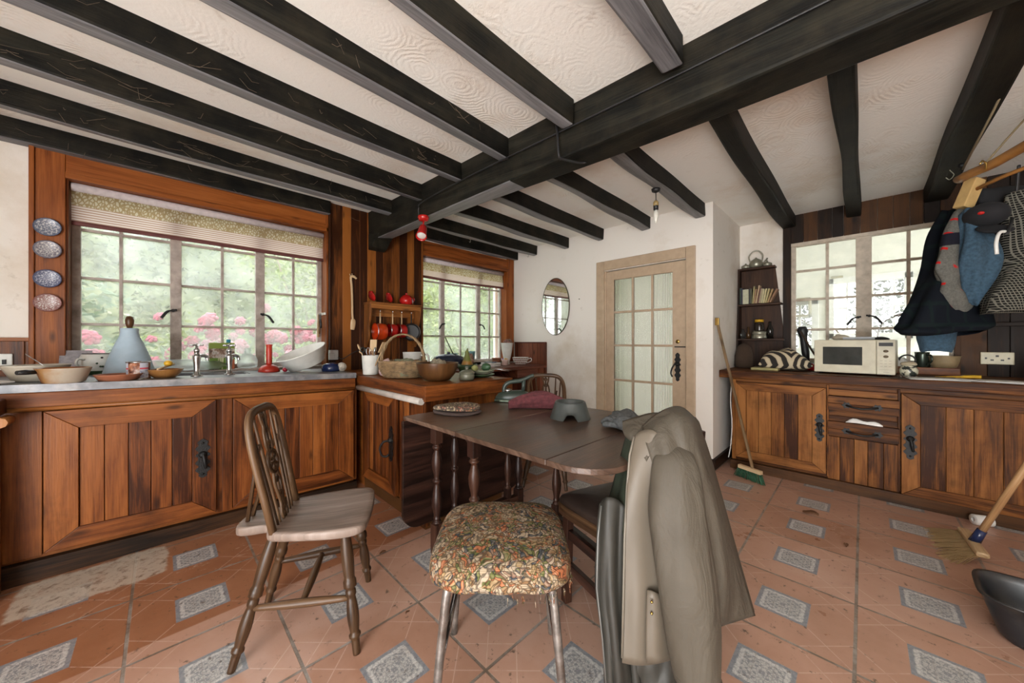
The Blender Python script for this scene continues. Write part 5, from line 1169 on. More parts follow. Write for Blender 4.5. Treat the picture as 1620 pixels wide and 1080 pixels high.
for (w, h_, col, ang), lb in zip(books, bl):
    t = thing('paperback_book', lb, 'book', (x, 4.295, 1.511), 0, 'books on the corner shelf'); a = R(ang)
    m = MB(); mid = (w / 2 + h_ / 2 * math.sin(a), .0, h_ / 2 * math.cos(a) + w / 2 * math.sin(a)); m.obox(mid, (w, .085, h_), (0, a, 0)); m.build('cover', plain('book_cloth', col, .7, var=.15, scale=30), t, bevel=.001)
    m = MB(); m.obox((mid[0], .004, mid[2] + .0015 * math.cos(a)), (w * .8, .08, h_ * .995), (0, a, 0)); m.build('pages', PAPER, t)
    x += (w + .0012) / math.cos(a)
t = thing('coffee_jar', 'dark coffee jar with a yellow lid on a round tin', 'jar', (-.745, 4.30, 1.232))
m = MB(); m.lathe([(0, 0), (.040, 0), (.042, .01), (.042, .075), (.034, .092), (0, .092)], 22); m.build('body', plain('dark_jar', (.02, .014, .01), .12), t)
m = MB(); m.lathe([(0, .092), (.038, .092), (.038, .116), (0, .118)], 22); m.build('lid', YELLOW, t)
m = MB(); m.lathe([(0, 0), (.062, 0), (.064, .004), (.064, .034), (.058, .038), (.058, .04), (.062, .042), (.062, .074), (0, .076)], 26); one('round_tin', m, OLDM, 'round grey tin under the coffee jar on the corner shelf', 'tin', (-.745, 4.30, 1.156))
m = MB(); m.lathe([(0, 0), (.020, 0), (.022, .05), (.012, .075), (.012, .10), (0, .10)], 16); one('salt_shaker', m, CLEAR, 'small glass shaker on the corner shelf by the wall', 'shaker', (-.885, 4.30, 1.156))
m = MB(); m.lathe([(0, 0), (.017, 0), (.02, .045), (.01, .07), (.01, .12), (0, .12)], 16); one('oil_bottle', m, plain('brown_glass', (.06, .03, .012), .15), 'slim brown bottle on the corner shelf beside the glass shaker', 'bottle', (-.84, 4.31, 1.156))
t = thing('dark_bottle', 'dark bottle standing behind the coffee jar on the corner shelf', 'bottle', (-.66, 4.33, 1.156))
m = MB(); m.lathe([(0, 0), (.028, 0), (.03, .09), (.012, .14), (.012, .17), (0, .17)], 18); m.build('body', plain('dark_bottle', (.012, .01, .008), .15), t)
# tea cosy under the shelf, striped cushion
COSY = plain('dark_brown_felt', (.045, .026, .015), .95)
t = thing('tea_cosy', 'dark brown tea cosy under the corner shelf by the wall', 'tea cosy', (-.84, 4.12, .866))
m = MB(); m.lathe([(0, 0), (.075, 0), (.082, .02), (.08, .12), (.062, .20), (.03, .235), (0, .245)], 24, squash=.75); m.build('body', COSY, t)
STRIPE = NT('striped_cloth'); x = STRIPE.sep(STRIPE.coord('UV')); _s = STRIPE.math('SINE', STRIPE.math('ADD', STRIPE.math('MULTIPLY', x[1], 68.0), STRIPE.math('MULTIPLY', STRIPE.noise(STRIPE.coord(), 9, 3), 2.0)))
STRIPEM = STRIPE.fin(STRIPE.ramp(STRIPE.step(_s, -1, 1), ((.0, (.018, .014, .011)), (.52, (.022, .017, .013)), (.6, (.42, .34, .22)), (1, (.50, .42, .29)))), .9)
t = thing('striped_cushion', 'brown and cream striped cushion lying beside the microwave', 'cushion', (-.50, 3.98, .868), R(8))
m = MB(); n = 24; rows = []
def cush(u, v, s):
    e = (1 - abs(u) ** 3.0) * (1 - abs(v) ** 3.0); th = .085 * max(0, e) ** .45
    x_, y_ = u * .19 * (1 - .10 * (1 - abs(v))), v * .13
    e = max(0, e); z = (.05 + .115 * e ** .5 * (1 - .18 * u) + .035 * max(0, 1 - abs(u - .15) * 2) * e + .010 * math.sin(u * 7 + v * 4) * e) if s > 0 else .05 - .046 * e ** .4
    return Vector((x_, y_, max(z, .002)))
for s in (1, -1):
    V = [[m.bm.verts.new(cush(-1 + 2 * i / n, -1 + 2 * j / n, s)) for j in range(n + 1)] for i in range(n + 1)]
    for i in range(n):
        for j in range(n):
            f = m.bm.faces.new((V[i][j], V[i + 1][j], V[i + 1][j + 1], V[i][j + 1])); f.smooth = True
            for l, (a, b) in zip(f.loops, ((i, j), (i + 1, j), (i + 1, j + 1), (i, j + 1))):
                uu, vv_ = a / n, b / n; l[m.uv].uv = (uu, .55 * vv_ + .45 * uu) if uu < .62 else (uu, .55 * vv_ + .45 * .62 - .75 * (uu - .62))
bmesh.ops.remove_doubles(m.bm, verts=m.bm.verts, dist=.0005); m.build('cover', STRIPEM, t)
m = MB(); m.obox((-.02, 0, .012), (.20, .16, .022)); one('folded_tea_towel', m, plain('yellowed_cloth', (.40, .35, .16), .9), 'yellowish folded cloth under the striped cushion', 'cloth', (-.60, 3.86, .8675), bevel=.006)
# wooden step the oddments stand on along the sill
t = thing('sill_plank', 'wooden plank ledge along the foot of the alcove window', 'plank', (0, 4.25, .866))
m = MB(); m.box(-.50, .52, .0, .105, 0, .055, 'x'); m.build('board', PINE, t, bevel=.003)
m = MB(); m.lathe([(0, 0), (.02, 0), (.03, .10), (.028, .24), (.035, .27), (.042, .31), (.03, .345), (0, .35)], 16); o = one('dark_figurine', m, BLACKP, 'dark wooden bottle shape leaning by the alcove window', 'figurine', (-.37, 4.28, .921)); o.rotation_euler = (0, R(-6), 0)
m = MB(); m.tube([(-.05, 0, .30), (.03, 0, .12), (.085, 0, .02)], [(.008, .022), (.008, .026), (.008, .012)], 6); one('leather_strap', m, COSY, 'dark leather strap leaning beside the microwave', 'strap', (-.36, 4.22, .921))
m = MB(); m.ball((0, 0, .03), .035, 10, sc=(1.3, 1, .9)); one('red_tin', m, REDE, 'small dark red pot between the cushion and microwave', 'pot', (-.325, 4.10, .868))

# microwave
t = thing('microwave', 'cream microwave oven with a dark window on the alcove cabinet', 'microwave', (-.045, 3.92, .868), R(-5))
MWC = plain('yellowed_white_enamel', (.58, .54, .40), .4, var=.07, dirt=((.35, .24, .12), .25))
m = MB(); m.box(-.225, .225, -.13, .17, .012, .27); m.build('case', MWC, t, bevel=.008)
m = MB(); m.box(-.225, .128, -.146, -.128, .012, .268); m.build('door', MWC, t, bevel=.004)
m = MB(); m.box(-.172, .055, -.149, -.145, .075, .215); m.build('door_window', plain('smoked_window', (.028, .034, .032), .12, var=.3, scale=9), t, bevel=.002)
m = MB(); m.box(.131, .225, -.144, -.128, .012, .268); m.build('control_panel', MWC, t, bevel=.003)
m = MB(); m.box(.142, .214, -.147, -.143, .222, .248); m.build('display', BLACKP, t)
for z in (.185, .145):
    m = MB(); m.lathe([(0, 0), (.014, 0), (.013, .005), (0, .006)], 20, (.178, -.144, z), Matrix.Rotation(R(90), 4, 'X'), squash=.7); m.build('button', plain('olive_button', (.13, .09, .05), .4), t)
m = MB()
for r_ in range(3):
    for c_ in range(3): m.box(.148 + c_ * .022, .162 + c_ * .022, -.1452, -.1435, .112 - r_ * .020, .1145 - r_ * .020)
m.box(.142, .214, -.1452, -.1435, .048, .0495); m.box(.165, .195, -.1452, -.1435, .028, .031); m.build('panel_marks', plain('faded_print', (.30, .27, .22), .6), t)
for x in (-.19, .19):
    for y in (-.10, .14):
        m = MB(); m.lathe([(0, 0), (.014, 0), (.014, .013), (0, .013)], 12, (x, y, 0)); m.build('foot', BLACKP, t)
blob('paper_bag', (-.13, 3.95, 1.139), (.05, .045, .026), plain('buff_paper', (.45, .40, .30), .8), 'crumpled buff paper on top of the microwave', 'paper', 41)
m = MB(); m.box(-.09, .09, -.06, .06, 0, .022); one('white_box', m, plain('grey_white_card', (.50, .52, .55), .6), 'flat white box on top of the microwave', 'box', (-.02, 3.96, 1.139), R(-5), bevel=.002)
t = thing('desk_lamp', 'small bent neck reading lamp on top of the microwave', 'lamp', (.10, 3.94, 1.139), R(10))
m = MB(); m.lathe([(0, 0), (.045, 0), (.046, .008), (.03, .018), (.01, .024), (0, .024)], 24); m.build('base', BLACKP, t)
m = MB(); m.tube(spline([(-.02, 0, .015), (-.012, 0, .08), (.02, 0, .14), (.07, 0, .175)], 6), .0035, 8); m.build('neck', CHROME, t)
m = MB(); m.ball((.105, 0, .19), .032, 10, sc=(1.25, .6, .35), rot=(0, R(-18), 0)); m.build('head', CHROME, t)
# things by the microwave
t = thing('floral_jar', 'dark blue and white floral jar with a tied cloth lid beside the microwave', 'jar', (.235, 3.83, .868))
FLJ = NT('floral_jar_glaze'); FLJM = FLJ.fin(FLJ.mix(FLJ.step(FLJ.noise(FLJ.coord(), 30, 2), .52, .56), (.52, .50, .38), (.03, .035, .03)), .3)
m = MB(); m.lathe([(0, 0), (.03, 0), (.046, .025), (.048, .05), (.036, .078), (.03, .085), (0, .085)], 24); m.build('body', FLJM, t)
m = MB(); m.lathe([(.031, .083), (.040, .086), (.041, .094), (.036, .105), (.02, .110), (0, .110)], 20); m.build('cloth_lid', plain('buff_cloth_lid', (.45, .38, .26), .9), t)
t = thing('tankard', 'dark green metal tankard behind the floral jar', 'tankard', (.335, 4.30, .921), R(-60))
m = MB(); vessel(m, [(.042, 0), (.045, .005), (.04, .10), (.042, .12)], .004, 24); m.build('body', plain('dark_pewter', (.045, .06, .045), .25, .6), t)
m = MB(); m.tube(spline([(.04, 0, .10), (.08, 0, .095), (.085, 0, .05), (.042, 0, .025)], 5), .006, 8); m.build('handle', plain('dark_pewter_handle', (.045, .06, .045), .25, .6), t)
m = MB(); vessel(m, [(.055, 0), (.065, .004), (.078, .05), (.084, .085), (.088, .092)], .006, 28); one('stoneware_pot', m, plain('buff_stoneware', (.30, .22, .12), .5), 'buff stoneware pot beside the dark tankard', 'pot', (.445, 4.30, .921))
blob('white_mug', (.20, 4.30, .921), (.05, .035, .05), ENAMEL, 'white mug shape behind the microwave by the window', 'mug', 51)
m = MB(); m.tube([(.045 * math.cos(a * PI / 8), .006 * math.sin(a), .05 + .045 * math.sin(a * PI / 8)) for a in range(16)], .006, 6, closed=True); one('headband', m, BLACKP, 'dark ring standing on the sill plank by the microwave', 'ring', (.255, 4.275, .921))
for k, (x, y, rz, ln, lab) in enumerate(((.35, 3.70, .1, .26, 'white papers lying at the front of the alcove cabinet by the jar'), (.62, 3.72, -.25, .24, 'white papers fanned out under the double socket'), (.80, 3.78, .2, .26, 'white papers at the right end of the alcove cabinet'))):
    m = MB()
    for q in range(4): m.obox((.01 * q, .012 * q, .0015 + .002 * q), (ln, .15, .0016), (0, 0, .12 * q))
    one('loose_papers', m, PAPER, lab, 'papers', (x, y, .867), rz, 'papers on the alcove cabinet')
t = thing('yellow_glove', 'yellow rubber glove lying on the alcove cabinet papers', 'glove', (.47, 3.84, .868), R(-10))
m = MB(); m.tube(spline([(-.06, 0, .01), (0, 0, .016), (.05, 0, .02), (.085, .0, .022)], 5), [(.007, .018)] * 6 + [(.012, .03)] * 10, 10, up=(0, 0, 1)); m.build('cuff', YELLOW, t)
for y in (-.018, -.006, .006, .018):
    m = MB(); m.tube([(-.055, y * .6, .010), (-.11, y * 1.6, .007)], [.006, .004], 6); m.build('finger', YELLOW, t)
m = MB(); m.tube([(-.09, 0, .006), (.09, .02, .006)], .006, 6); one('marker_pen', m, BLACKP, 'black marker pen beside the yellow glove', 'pen', (.36, 3.78, .868), .2)
t = thing('double_socket', 'cream double wall socket on the dark alcove boards', 'socket', (.70, 4.366, 1.0))
m = MB(); m.box(-.075, .075, -.012, .004, -.045, .045); m.build('plate', plain('old_cream_plastic', (.55, .50, .34), .4), t, bevel=.004)
m = MB()
for a in ((-.007, .007, .010, .024), (-.03, -.015, -.018, -.008), (.015, .03, -.018, -.008), (-.055, -.045, -.006, .006), (.045, .055, -.006, .006)): m.box(a[0], a[1], -.0135, -.011, a[2], a[3])
m.build('pin_holes', BLACKP, t)
t = thing('washing_up_bottle', 'clear spray bottle at the right edge of the alcove cabinet', 'bottle', (.83, 4.05, .868))
m = MB(); m.lathe([(0, 0), (.035, 0), (.037, .10), (.02, .15), (.012, .155), (.012, .18), (0, .18)], 20); m.build('body', plain('white_bottle', (.58, .56, .58), .35), t)
# broom handles and brush in the alcove corner
t = thing('green_broom', 'green bristled broom leaning in the corner of the alcove', 'broom', (-.64, 3.40, 0))
m = MB(); m.bar((.01, -.02, .10), (-.275, .10, 1.29), .022, .016); m.build('handle', wood('old_broom_pole', (.10, .06, .03), (.22, .14, .07), (.30, .20, .10), .2, .5), t, bevel=.004)
m = MB(); m.bar((-.095, .03, .085), (.075, -.05, .085), .035, .03); m.build('head', PALEW, t, bevel=.005)
m = MB(); rnd = random.Random(7)
for k in range(150):
    q = rnd.random(); p = Vector((-.09, .03, .075)).lerp(Vector((.07, -.045, .075)), q) + Vector((rnd.uniform(-.012, .012), rnd.uniform(-.012, .012), 0)); d = Vector(((q - .5) * .06 + rnd.uniform(-.01, .01), -(q - .5) * .03 - .012 + rnd.uniform(-.01, .01), -.073)); m.tube([p, p + d], .0022, 3)
o = m.build('bristles', plain('green_bristle', (.03, .10, .05), .7), t); o['kind'] = 'stuff'
m = MB(); m.box(-.292, -.262, .086, .118, 1.27, 1.335); m.build('cap', BRASS, t, bevel=.003)
m = MB(); m.tube(spline([(-.83, 3.62, .78), (-.838, 3.605, .60), (-.825, 3.60, .40), (-.835, 3.60, .2), (-.85, 3.59, .09)], 6), .004, 6); one('white_cable', m, PAPER, 'thin white cable hanging down beside the alcove cabinet', 'cable')
# ------------------------------------------------------------------ upholstered chair with the coat
t = thing('dining_chair', 'wooden chair with a brown leather seat, draped with the khaki coat', 'chair', (-.677, 1.348, 0), R(70))
LEATH = plain('brown_leather', (.036, .023, .018), .42, var=.2, bump=.15)
m = MB(); P = [v.xy for v in spline([(x, y, 0) for x, y in ((-.17, -.19), (.17, -.19), (.195, .0), (.21, .16), (.18, .205), (0, .215), (-.18, .205), (-.21, .16), (-.195, 0), (-.17, -.19))], 6)][:-1]
rows = [[(p.x * s, p.y * s, z) for p in P] for s, z in ((.96, .42), (1, .425), (1, .445), (.97, .458), (.85, .47), (.6, .478), (.3, .48))]
V = m.sheet(rows, closed=True); m.bm.faces.new(V[-1]); m.bm.faces.new(V[0][::-1]); m.build('seat', LEATH, t)
m = MB(); rows = [[(p.x * s, p.y * s, z) for p in P] for s, z in ((.95, .385), (1.012, .385), (1.012, .43), (.95, .43))]; V = m.sheet(rows, closed=True); m.build('seat_frame', CHAIRW, t)
for sx in (-1, 1):
    m = MB(); m.bar((sx * .175, .17, .39), (sx * .18, .18, 0), .034, .034, (0, 1, 0)); m.build('leg', OAK, t, bevel=.003)
    m = MB(); m.bar((sx * .165, -.185, .45), (sx * .17, -.235, 0), .034, .034, (0, 1, 0)); m.bar((sx * .15, -.185, .42), (sx * .115, -.235, .80), .03, .028, (0, 1, 0)); m.build('leg', OAK, t, bevel=.003)
    m = MB(); m.bar((sx * .177, .17, .16), (sx * .168, -.21, .16), .022, .04); m.bar((sx * .177, .17, .30), (sx * .168, -.20, .30), .022, .04); m.build('stretcher', OAK, t, bevel=.002)
m = MB(); m.bar((-.11, -.235, .765), (.11, -.235, .765), .022, .07); m.bar((-.13, -.212, .62), (.13, -.212, .62), .018, .05); m.build('backrest', OAK, t, bevel=.003)

# points read off by bearing and distance from where the photographer stood
_S = math.sqrt(.5)
def at(x, y, d):
    r = (x - 810.0) / 555.0 * d; return Vector(((r - d) * _S, (r + d) * _S, 1.12 - (y - 541.0) / 555.0 * d))
def drape(m, rows, nu=6, nv=6, fold=0.0, ff=9.0, seed=0, mi=0, minz=.012):
    """cloth panel lofted through rows of points, with soft folds"""
    rnd = random.Random(seed); ph = [rnd.uniform(0, 6) for _ in range(4)]
    A = [spline([at(*p) for p in r], nu) for r in rows]
    G = list(zip(*[spline([A[i][j] for i in range(len(A))], nv) for j in range(len(A[0]))]))
    out = []
    for i, row in enumerate(G):
        v = i / (len(G) - 1); o = []
        for j, p in enumerate(row):
            u = j / (len(row) - 1); k = fold * (.3 + .7 * v) * (math.sin(ff * u + ph[0] + 1.4 * math.sin(3 * v + ph[1])) + .5 * math.sin(ff * 2.1 * u + ph[2] + 2 * v)) + fold * .35 * math.sin(9 * v + 4 * u + ph[3])
            q = p + (Vector((0, 0, 1.12)) - p).normalized() * k; q.z = max(q.z, minz); o.append(q)
        out.append(o)
    return m.sheet(out, mi)
def tubecloth(m, rows, N=28, nv=6, fold=.05, seed=0, mi=0, caps=(True, True)):
    """hollow garment body: rows of (left px, right px, y, distance, thickness)"""
    rnd = random.Random(seed); ph = [rnd.uniform(0, 6) for _ in range(5)]
    ctl = [spline([Vector((a, b, y)) for a, b, y, d, th in rows], nv), spline([Vector((d, th, 0)) for a, b, y, d, th in rows], nv)]
    out = []; M = len(ctl[0]); vdir = None
    for i in range(M):
        a, b, y = ctl[0][i]; d, th, _ = ctl[1][i]; v = i / (M - 1); L, R_ = at(a, y, d), at(b, y, d); c = (L + R_) / 2; h = (R_ - L) / 2
        n = Vector((-h.y, h.x, 0)).normalized(); row = []
        for k in range(N):
            ang = 2 * PI * k / N; f = 1 + fold * (math.sin(3 * ang + ph[0] + 2.5 * v) + .7 * math.sin(5 * ang + ph[1] - 3 * v) + .6 * math.sin(7 * ang + 8 * v + ph[2])) + fold * .5 * math.sin(14 * v + ph[3] + ang)
            row.append(c + h * math.cos(ang) * f + n * (th * math.sin(ang) * f) + Vector((0, 0, fold * .12 * math.sin(2 * ang + ph[4]))))
        out.append(row)
    V = m.sheet(out, mi, closed=True)
    if caps[0]: m.bm.faces.new(V[0][::-1])
    if caps[1]: m.bm.faces.new(V[-1])
    return V
COATM = plain('khaki_coat', (.075, .063, .047), .62, var=.10, scale=7, spec=.3)
_q = COATM.node_tree; NTq = NT.__new__(NT); NTq.m = COATM; NTq.t = _q; NTq.n = _q.nodes; NTq.p = _q.nodes['Principled BSDF']
_cn = NTq.noise(NTq.map(NTq.coord(), (14, 14, 5)), 1.0, 4, .55, .8); NTq.bump(NTq.math('ADD', _cn, NTq.math('MULTIPLY', NTq.noise(NTq.coord(), 240, 2), .04)), .55, .02)
COATD = plain('olive_lining', (.026, .024, .019), .6, var=.15, scale=9)
COATI = plain('beige_coat_facing', (.115, .094, .070), .5, var=.06, scale=7, spec=.4)
t = thing('khaki_coat', 'long khaki padded coat hanging over the back of the leather seated chair', 'coat', (-.5, 1.25, .9))
LCo = loc_to(t, lambda p: p)
m = MB()
drape(m, [[(1016, 676, 1.16), (1044, 654, 1.16), (1074, 645, 1.19), (1098, 662, 1.24)],
          [(1022, 700, 1.10), (1062, 672, 1.09), (1092, 668, 1.13), (1110, 690, 1.24)],
          [(1040, 760, 1.06), (1082, 735, 1.05), (1112, 735, 1.09), (1128, 750, 1.23)],
          [(1060, 850, 1.05), (1104, 840, 1.04), (1140, 838, 1.09), (1155, 850, 1.21)],
          [(1074, 930, 1.05), (1120, 935, 1.04), (1152, 930, 1.09), (1178, 930, 1.19)],
          [(1084, 992, 1.06), (1122, 992, 1.05), (1150, 984, 1.09), (1192, 972, 1.18)]], 9, 8, .017, 13, 3)
m.build('back_panel', COATM, t, solid=.014, shear=LCo)
m = MB()
drape(m, [[(1098, 660, 1.25), (1104, 672, 1.30), (1090, 690, 1.36)], [(1112, 720, 1.25), (1126, 740, 1.32), (1100, 760, 1.40)], [(1150, 850, 1.22), (1158, 860, 1.30), (1110, 860, 1.40)], [(1190, 968, 1.19), (1185, 965, 1.30), (1130, 950, 1.40)]], 5, 6, .006, 7, 4)
m.build('far_panel', COATM, t, solid=.012, shear=LCo)
m = MB()
tubecloth(m, [(1050, 1078, 700, 1.10, .020), (1038, 1094, 722, 1.065, .040), (1033, 1105, 765, 1.04, .052), (1031, 1112, 810, 1.02, .056), (1036, 1121, 865, 1.005, .056), (1044, 1129, 925, .99, .056), (1056, 1135, 995, .98, .054), (1070, 1135, 1064, .968, .050), (1073, 1134, 1077, .965, .048)], 40, 7, .034, 5, caps=(True, False))
m.build('sleeve', COATM, t, solid=.010, shear=LCo)
m = MB(); tubecloth(m, [(1071, 1135, 1064, .966, .049), (1074, 1134, 1078, .963, .047), (1076, 1132, 1074, .963, .042)], 36, 3, .02, 5, caps=(False, False)); m.build('cuff', COATM, t, solid=.008, shear=LCo)
m = MB()
drape(m, [[(1004, 690, 1.13), (1016, 682, 1.12), (1032, 680, 1.10), (1046, 690, 1.08)],
          [(994, 760, 1.09), (1010, 750, 1.075), (1028, 750, 1.07), (1044, 760, 1.06)],
          [(989, 850, 1.06), (1006, 846, 1.045), (1026, 846, 1.05), (1046, 850, 1.05)],
          [(987, 950, 1.04), (1006, 948, 1.02), (1030, 948, 1.03), (1056, 950, 1.04)],
          [(984, 1046, 1.02), (1006, 1050, 1.00), (1034, 1048, 1.01), (1066, 1040, 1.03)]], 7, 8, .006, 5, 8)
m.build('front_panel', COATI, t, solid=.012, shear=LCo)
m = MB(); drape(m, [[(1024, 932, 1.015), (1036, 936, 1.005), (1052, 944, 1.02)], [(1022, 990, 1.005), (1038, 992, .995), (1058, 994, 1.015)], [(1022, 1046, .995), (1040, 1046, .985), (1062, 1038, 1.01)]], 5, 5, .003, 5, 2); m.build('pocket', COATI, t, solid=.008, shear=LCo)
m = MB(); m.tube([at(x, y, d) for x, y, d in ((1003, 690, 1.118), (996, 720, 1.10), (992, 770, 1.08), (988, 850, 1.05), (986, 950, 1.03), (984, 1040, 1.01))], .0035, 6); m.build('zip', plain('zip_cream', (.16, .14, .11), .5), t, shear=LCo)
m = MB()
drape(m, [[(985, 668, 1.24), (1005, 662, 1.22), (1030, 655, 1.20), (1050, 655, 1.18)], [(987, 684, 1.19), (1003, 684, 1.16), (1022, 690, 1.13), (1040, 700, 1.10)], [(998, 694, 1.16), (1004, 700, 1.13), (1012, 710, 1.11), (1022, 730, 1.09)]], 6, 6, .008, 8, 6)
m.build('collar', COATM, t, solid=.014, shear=LCo)
m = MB()
drape(m, [[(992, 690, 1.20), (1000, 696, 1.15), (1004, 705, 1.125)], [(978, 740, 1.19), (990, 745, 1.14), (996, 750, 1.10)], [(966, 785, 1.19), (982, 795, 1.13), (992, 800, 1.085)], [(962, 800, 1.19), (980, 830, 1.12), (990, 850, 1.07)]], 6, 6, .006, 8, 7)
m.build('collar_lining', plain('green_lining', (.022, .030, .018), .6, var=.2), t, solid=.010, shear=LCo)
m = MB()
drape(m, [[(950, 796, 1.12), (964, 786, 1.10), (984, 796, 1.10), (1000, 820, 1.11)], [(944, 850, 1.10), (962, 846, 1.07), (980, 850, 1.08), (998, 860, 1.09)], [(942, 930, 1.08), (960, 930, 1.05), (980, 930, 1.06), (1000, 930, 1.07)], [(952, 1010, 1.06), (968, 1010, 1.03), (986, 1010, 1.05), (1006, 1010, 1.06)], [(958, 1090, 1.04), (975, 1092, 1.02), (996, 1092, 1.03), (1012, 1090, 1.04)]], 8, 8, .010, 13, 9)
m.build('inside_panel', COATD, t, solid=.012, shear=LCo)
m = MB(); m.tube([at(x, y, d) for x, y, d in ((951, 800, 1.108), (946, 850, 1.088), (944, 930, 1.066), (953, 1010, 1.044), (959, 1085, 1.026))], .003, 6); m.build('zip', plain('zip_grey', (.16, .16, .15), .4, .4), t, shear=LCo)
m = MB()
drape(m, [[(1000, 1000, 1.08), (1030, 1010, 1.07), (1060, 1010, 1.07), (1085, 1000, 1.08)], [(1000, 1050, 1.06), (1030, 1052, 1.04), (1060, 1050, 1.05), (1090, 1045, 1.06)], [(1002, 1100, 1.05), (1030, 1104, 1.03), (1060, 1102, 1.03), (1095, 1098, 1.05)]], 6, 6, .012, 10, 11)
m.build('hem_lining', COATD, t, solid=.012, shear=LCo)
m = MB()
for x, y in ((1031, 952), (1031, 970)): m.ball(at(x, y, .992), .004, 6)
m.build('press_stud', BRASS, t, shear=LCo)

# ------------------------------------------------------------------ clothes airer hung from the ceiling, right
t = thing('clothes_airer', 'hanging wooden clothes airer on ropes at the right of the alcove', 'clothes airer', at(1530, 300, 1.98))
LAi = loc_to(t, lambda p: p); AIRW = plain('honey_varnished_wood', (.36, .16, .04), .4, var=.2, scale=12)
m = MB(); m.bar(at(1523, 330, 1.98), at(1543, 284, 1.96), .055, .06, (1, 1, 0)); m.build('end_block', plain('pale_block', (.50, .33, .13), .45), t, bevel=.004, shear=LAi)
m = MB(); m.tube([at(x, y, d) for x, y, d in ((1517, 284, 2.0), (1530, 277, 1.95), (1570, 260, 1.82), (1630, 226, 1.62), (1680, 195, 1.5))], [(.022, .026)] * 5, 12); m.build('rail', AIRW, t, shear=LAi)
m = MB(); m.tube([at(x, y, d) for x, y, d in ((1543, 300, 1.95), (1580, 282, 1.84), (1630, 262, 1.70), (1680, 240, 1.6))], .010, 10); m.build('rail', AIRW, t, shear=LAi)
ROPE = plain('jute_rope', (.30, .24, .14), .9)
p0, p1 = at(1523, 268, 1.98), at(1640, 36, 1.36); 
m = MB(); m.tube([p0, p0.lerp(p1, .5) + Vector((0, 0, -.01)), p1], .005, 6); m.build('rope', ROPE, t, shear=LAi)
m = MB(); m.tube([at(1556, 262, 1.86), at(1600, 212, 1.88), at(1640, 168, 1.86)], .005, 6); m.build('rope', ROPE, t, shear=LAi)
m = MB(); m.tube([at(1521, 350, 2.05), at(1521, 262, 2.03)], .003, 6); m.ball(at(1521, 262, 2.03), .016, 8); m.build('pulley', IRON, t, shear=LAi)
m = MB(); m.tube([at(x, y, 1.80) for x, y in ((1560, 268), (1560, 258), (1554, 254), (1550, 260))], .004, 6); m.build('hook', BRASS, t, shear=LAi)
def garment(name, label, cat, rows, mat_, fold, seed, extra=None, caps=(True, False)):
    m = MB(); a, b, y, d, th = rows[0]; o = at((a + b) / 2, y, d); tubecloth(m, rows, 32, 6, fold, seed, caps=caps)
    f = m.build(name, mat_, None, solid=.006, shear=lambda p: p - o); f.location = o; return tag(f, label, cat)
def checked(name, base, line, sc, lw=.8):
    q = NT(name); x = q.sep(q.coord()); h = q.math('ADD', x[0], x[1]); a = q.step(q.math('SINE', q.math('MULTIPLY', h, sc)), lw, lw + .1); b = q.step(q.math('SINE', q.math('MULTIPLY', x[2], sc)), lw, lw + .1)
    return q.fin(q.mix(q.math('MULTIPLY', q.math('MAXIMUM', a, b), .8), base, line), .95, None, .1)
TARTAN = checked('dark_tartan', (.006, .0075, .011), (.008, .014, .014), 52)
HOUND = checked('houndstooth', (.007, .007, .0065), (.17, .16, .13), 480, .55)
DENIM = plain('blue_jersey', (.035, .075, .115), .95, var=.25, scale=70, bump=.4)
garment('tartan_jacket', 'dark navy tartan jacket, longest of the clothes hanging on the airer', 'jacket', [(1500, 1530, 332, 2.10, .05), (1486, 1545, 372, 2.09, .08), (1472, 1552, 420, 2.08, .10), (1452, 1556, 470, 2.06, .11), (1432, 1552, 508, 2.05, .12), (1422, 1545, 520, 2.04, .12), (1436, 1538, 527, 2.04, .115)], TARTAN, .12, 3)
garment('grey_anorak', 'grey garment showing behind the tartan jacket against the window', 'jacket', [(1478, 1520, 372, 2.24, .05), (1470, 1520, 410, 2.24, .07), (1462, 1520, 450, 2.24, .08), (1460, 1515, 480, 2.24, .08)], plain('slate_nylon', (.06, .065, .07), .6, var=.2), .05, 5)
FAIR = NT('grey_red_knit'); x = FAIR.sep(FAIR.coord()); _b = FAIR.math('SINE', FAIR.math('ADD', FAIR.math('MULTIPLY', x[2], 62.0), FAIR.math('MULTIPLY', FAIR.math('ADD', x[0], x[1]), 25.0))); _d = FAIR.math('SINE', FAIR.math('MULTIPLY', FAIR.math('SUBTRACT', x[0], x[1]), 75.0))
_k = FAIR.math('MULTIPLY', FAIR.step(_b, .86, .9), FAIR.step(_d, -.2, 0)); _blk = FAIR.math('MULTIPLY', FAIR.step(x[2], -.20, -.195), FAIR.step(x[2], -.125, -.13))
FAIRM = FAIR.fin(FAIR.mix(FAIR.math('MULTIPLY', _blk, 1.0), FAIR.mix(_k, FAIR.mix(FAIR.noise(FAIR.coord(), 130, 3), (.05, .05, .045), (.17, .165, .145)), (.42, .015, .015)), (.012, .012, .018)), .97, None, .1)
garment('patterned_cardigan', 'grey knitted cardigan with red marks hanging on the airer', 'cardigan', [(1512, 1526, 335, 1.99, .02), (1494, 1530, 372, 1.985, .03), (1488, 1524, 400, 1.98, .035), (1482, 1528, 425, 1.975, .04), (1492, 1514, 446, 1.975, .03), (1488, 1530, 464, 1.97, .04), (1500, 1534, 482, 1.97, .03), (1510, 1526, 493, 1.97, .015)], FAIRM, .085, 8, caps=(True, True))
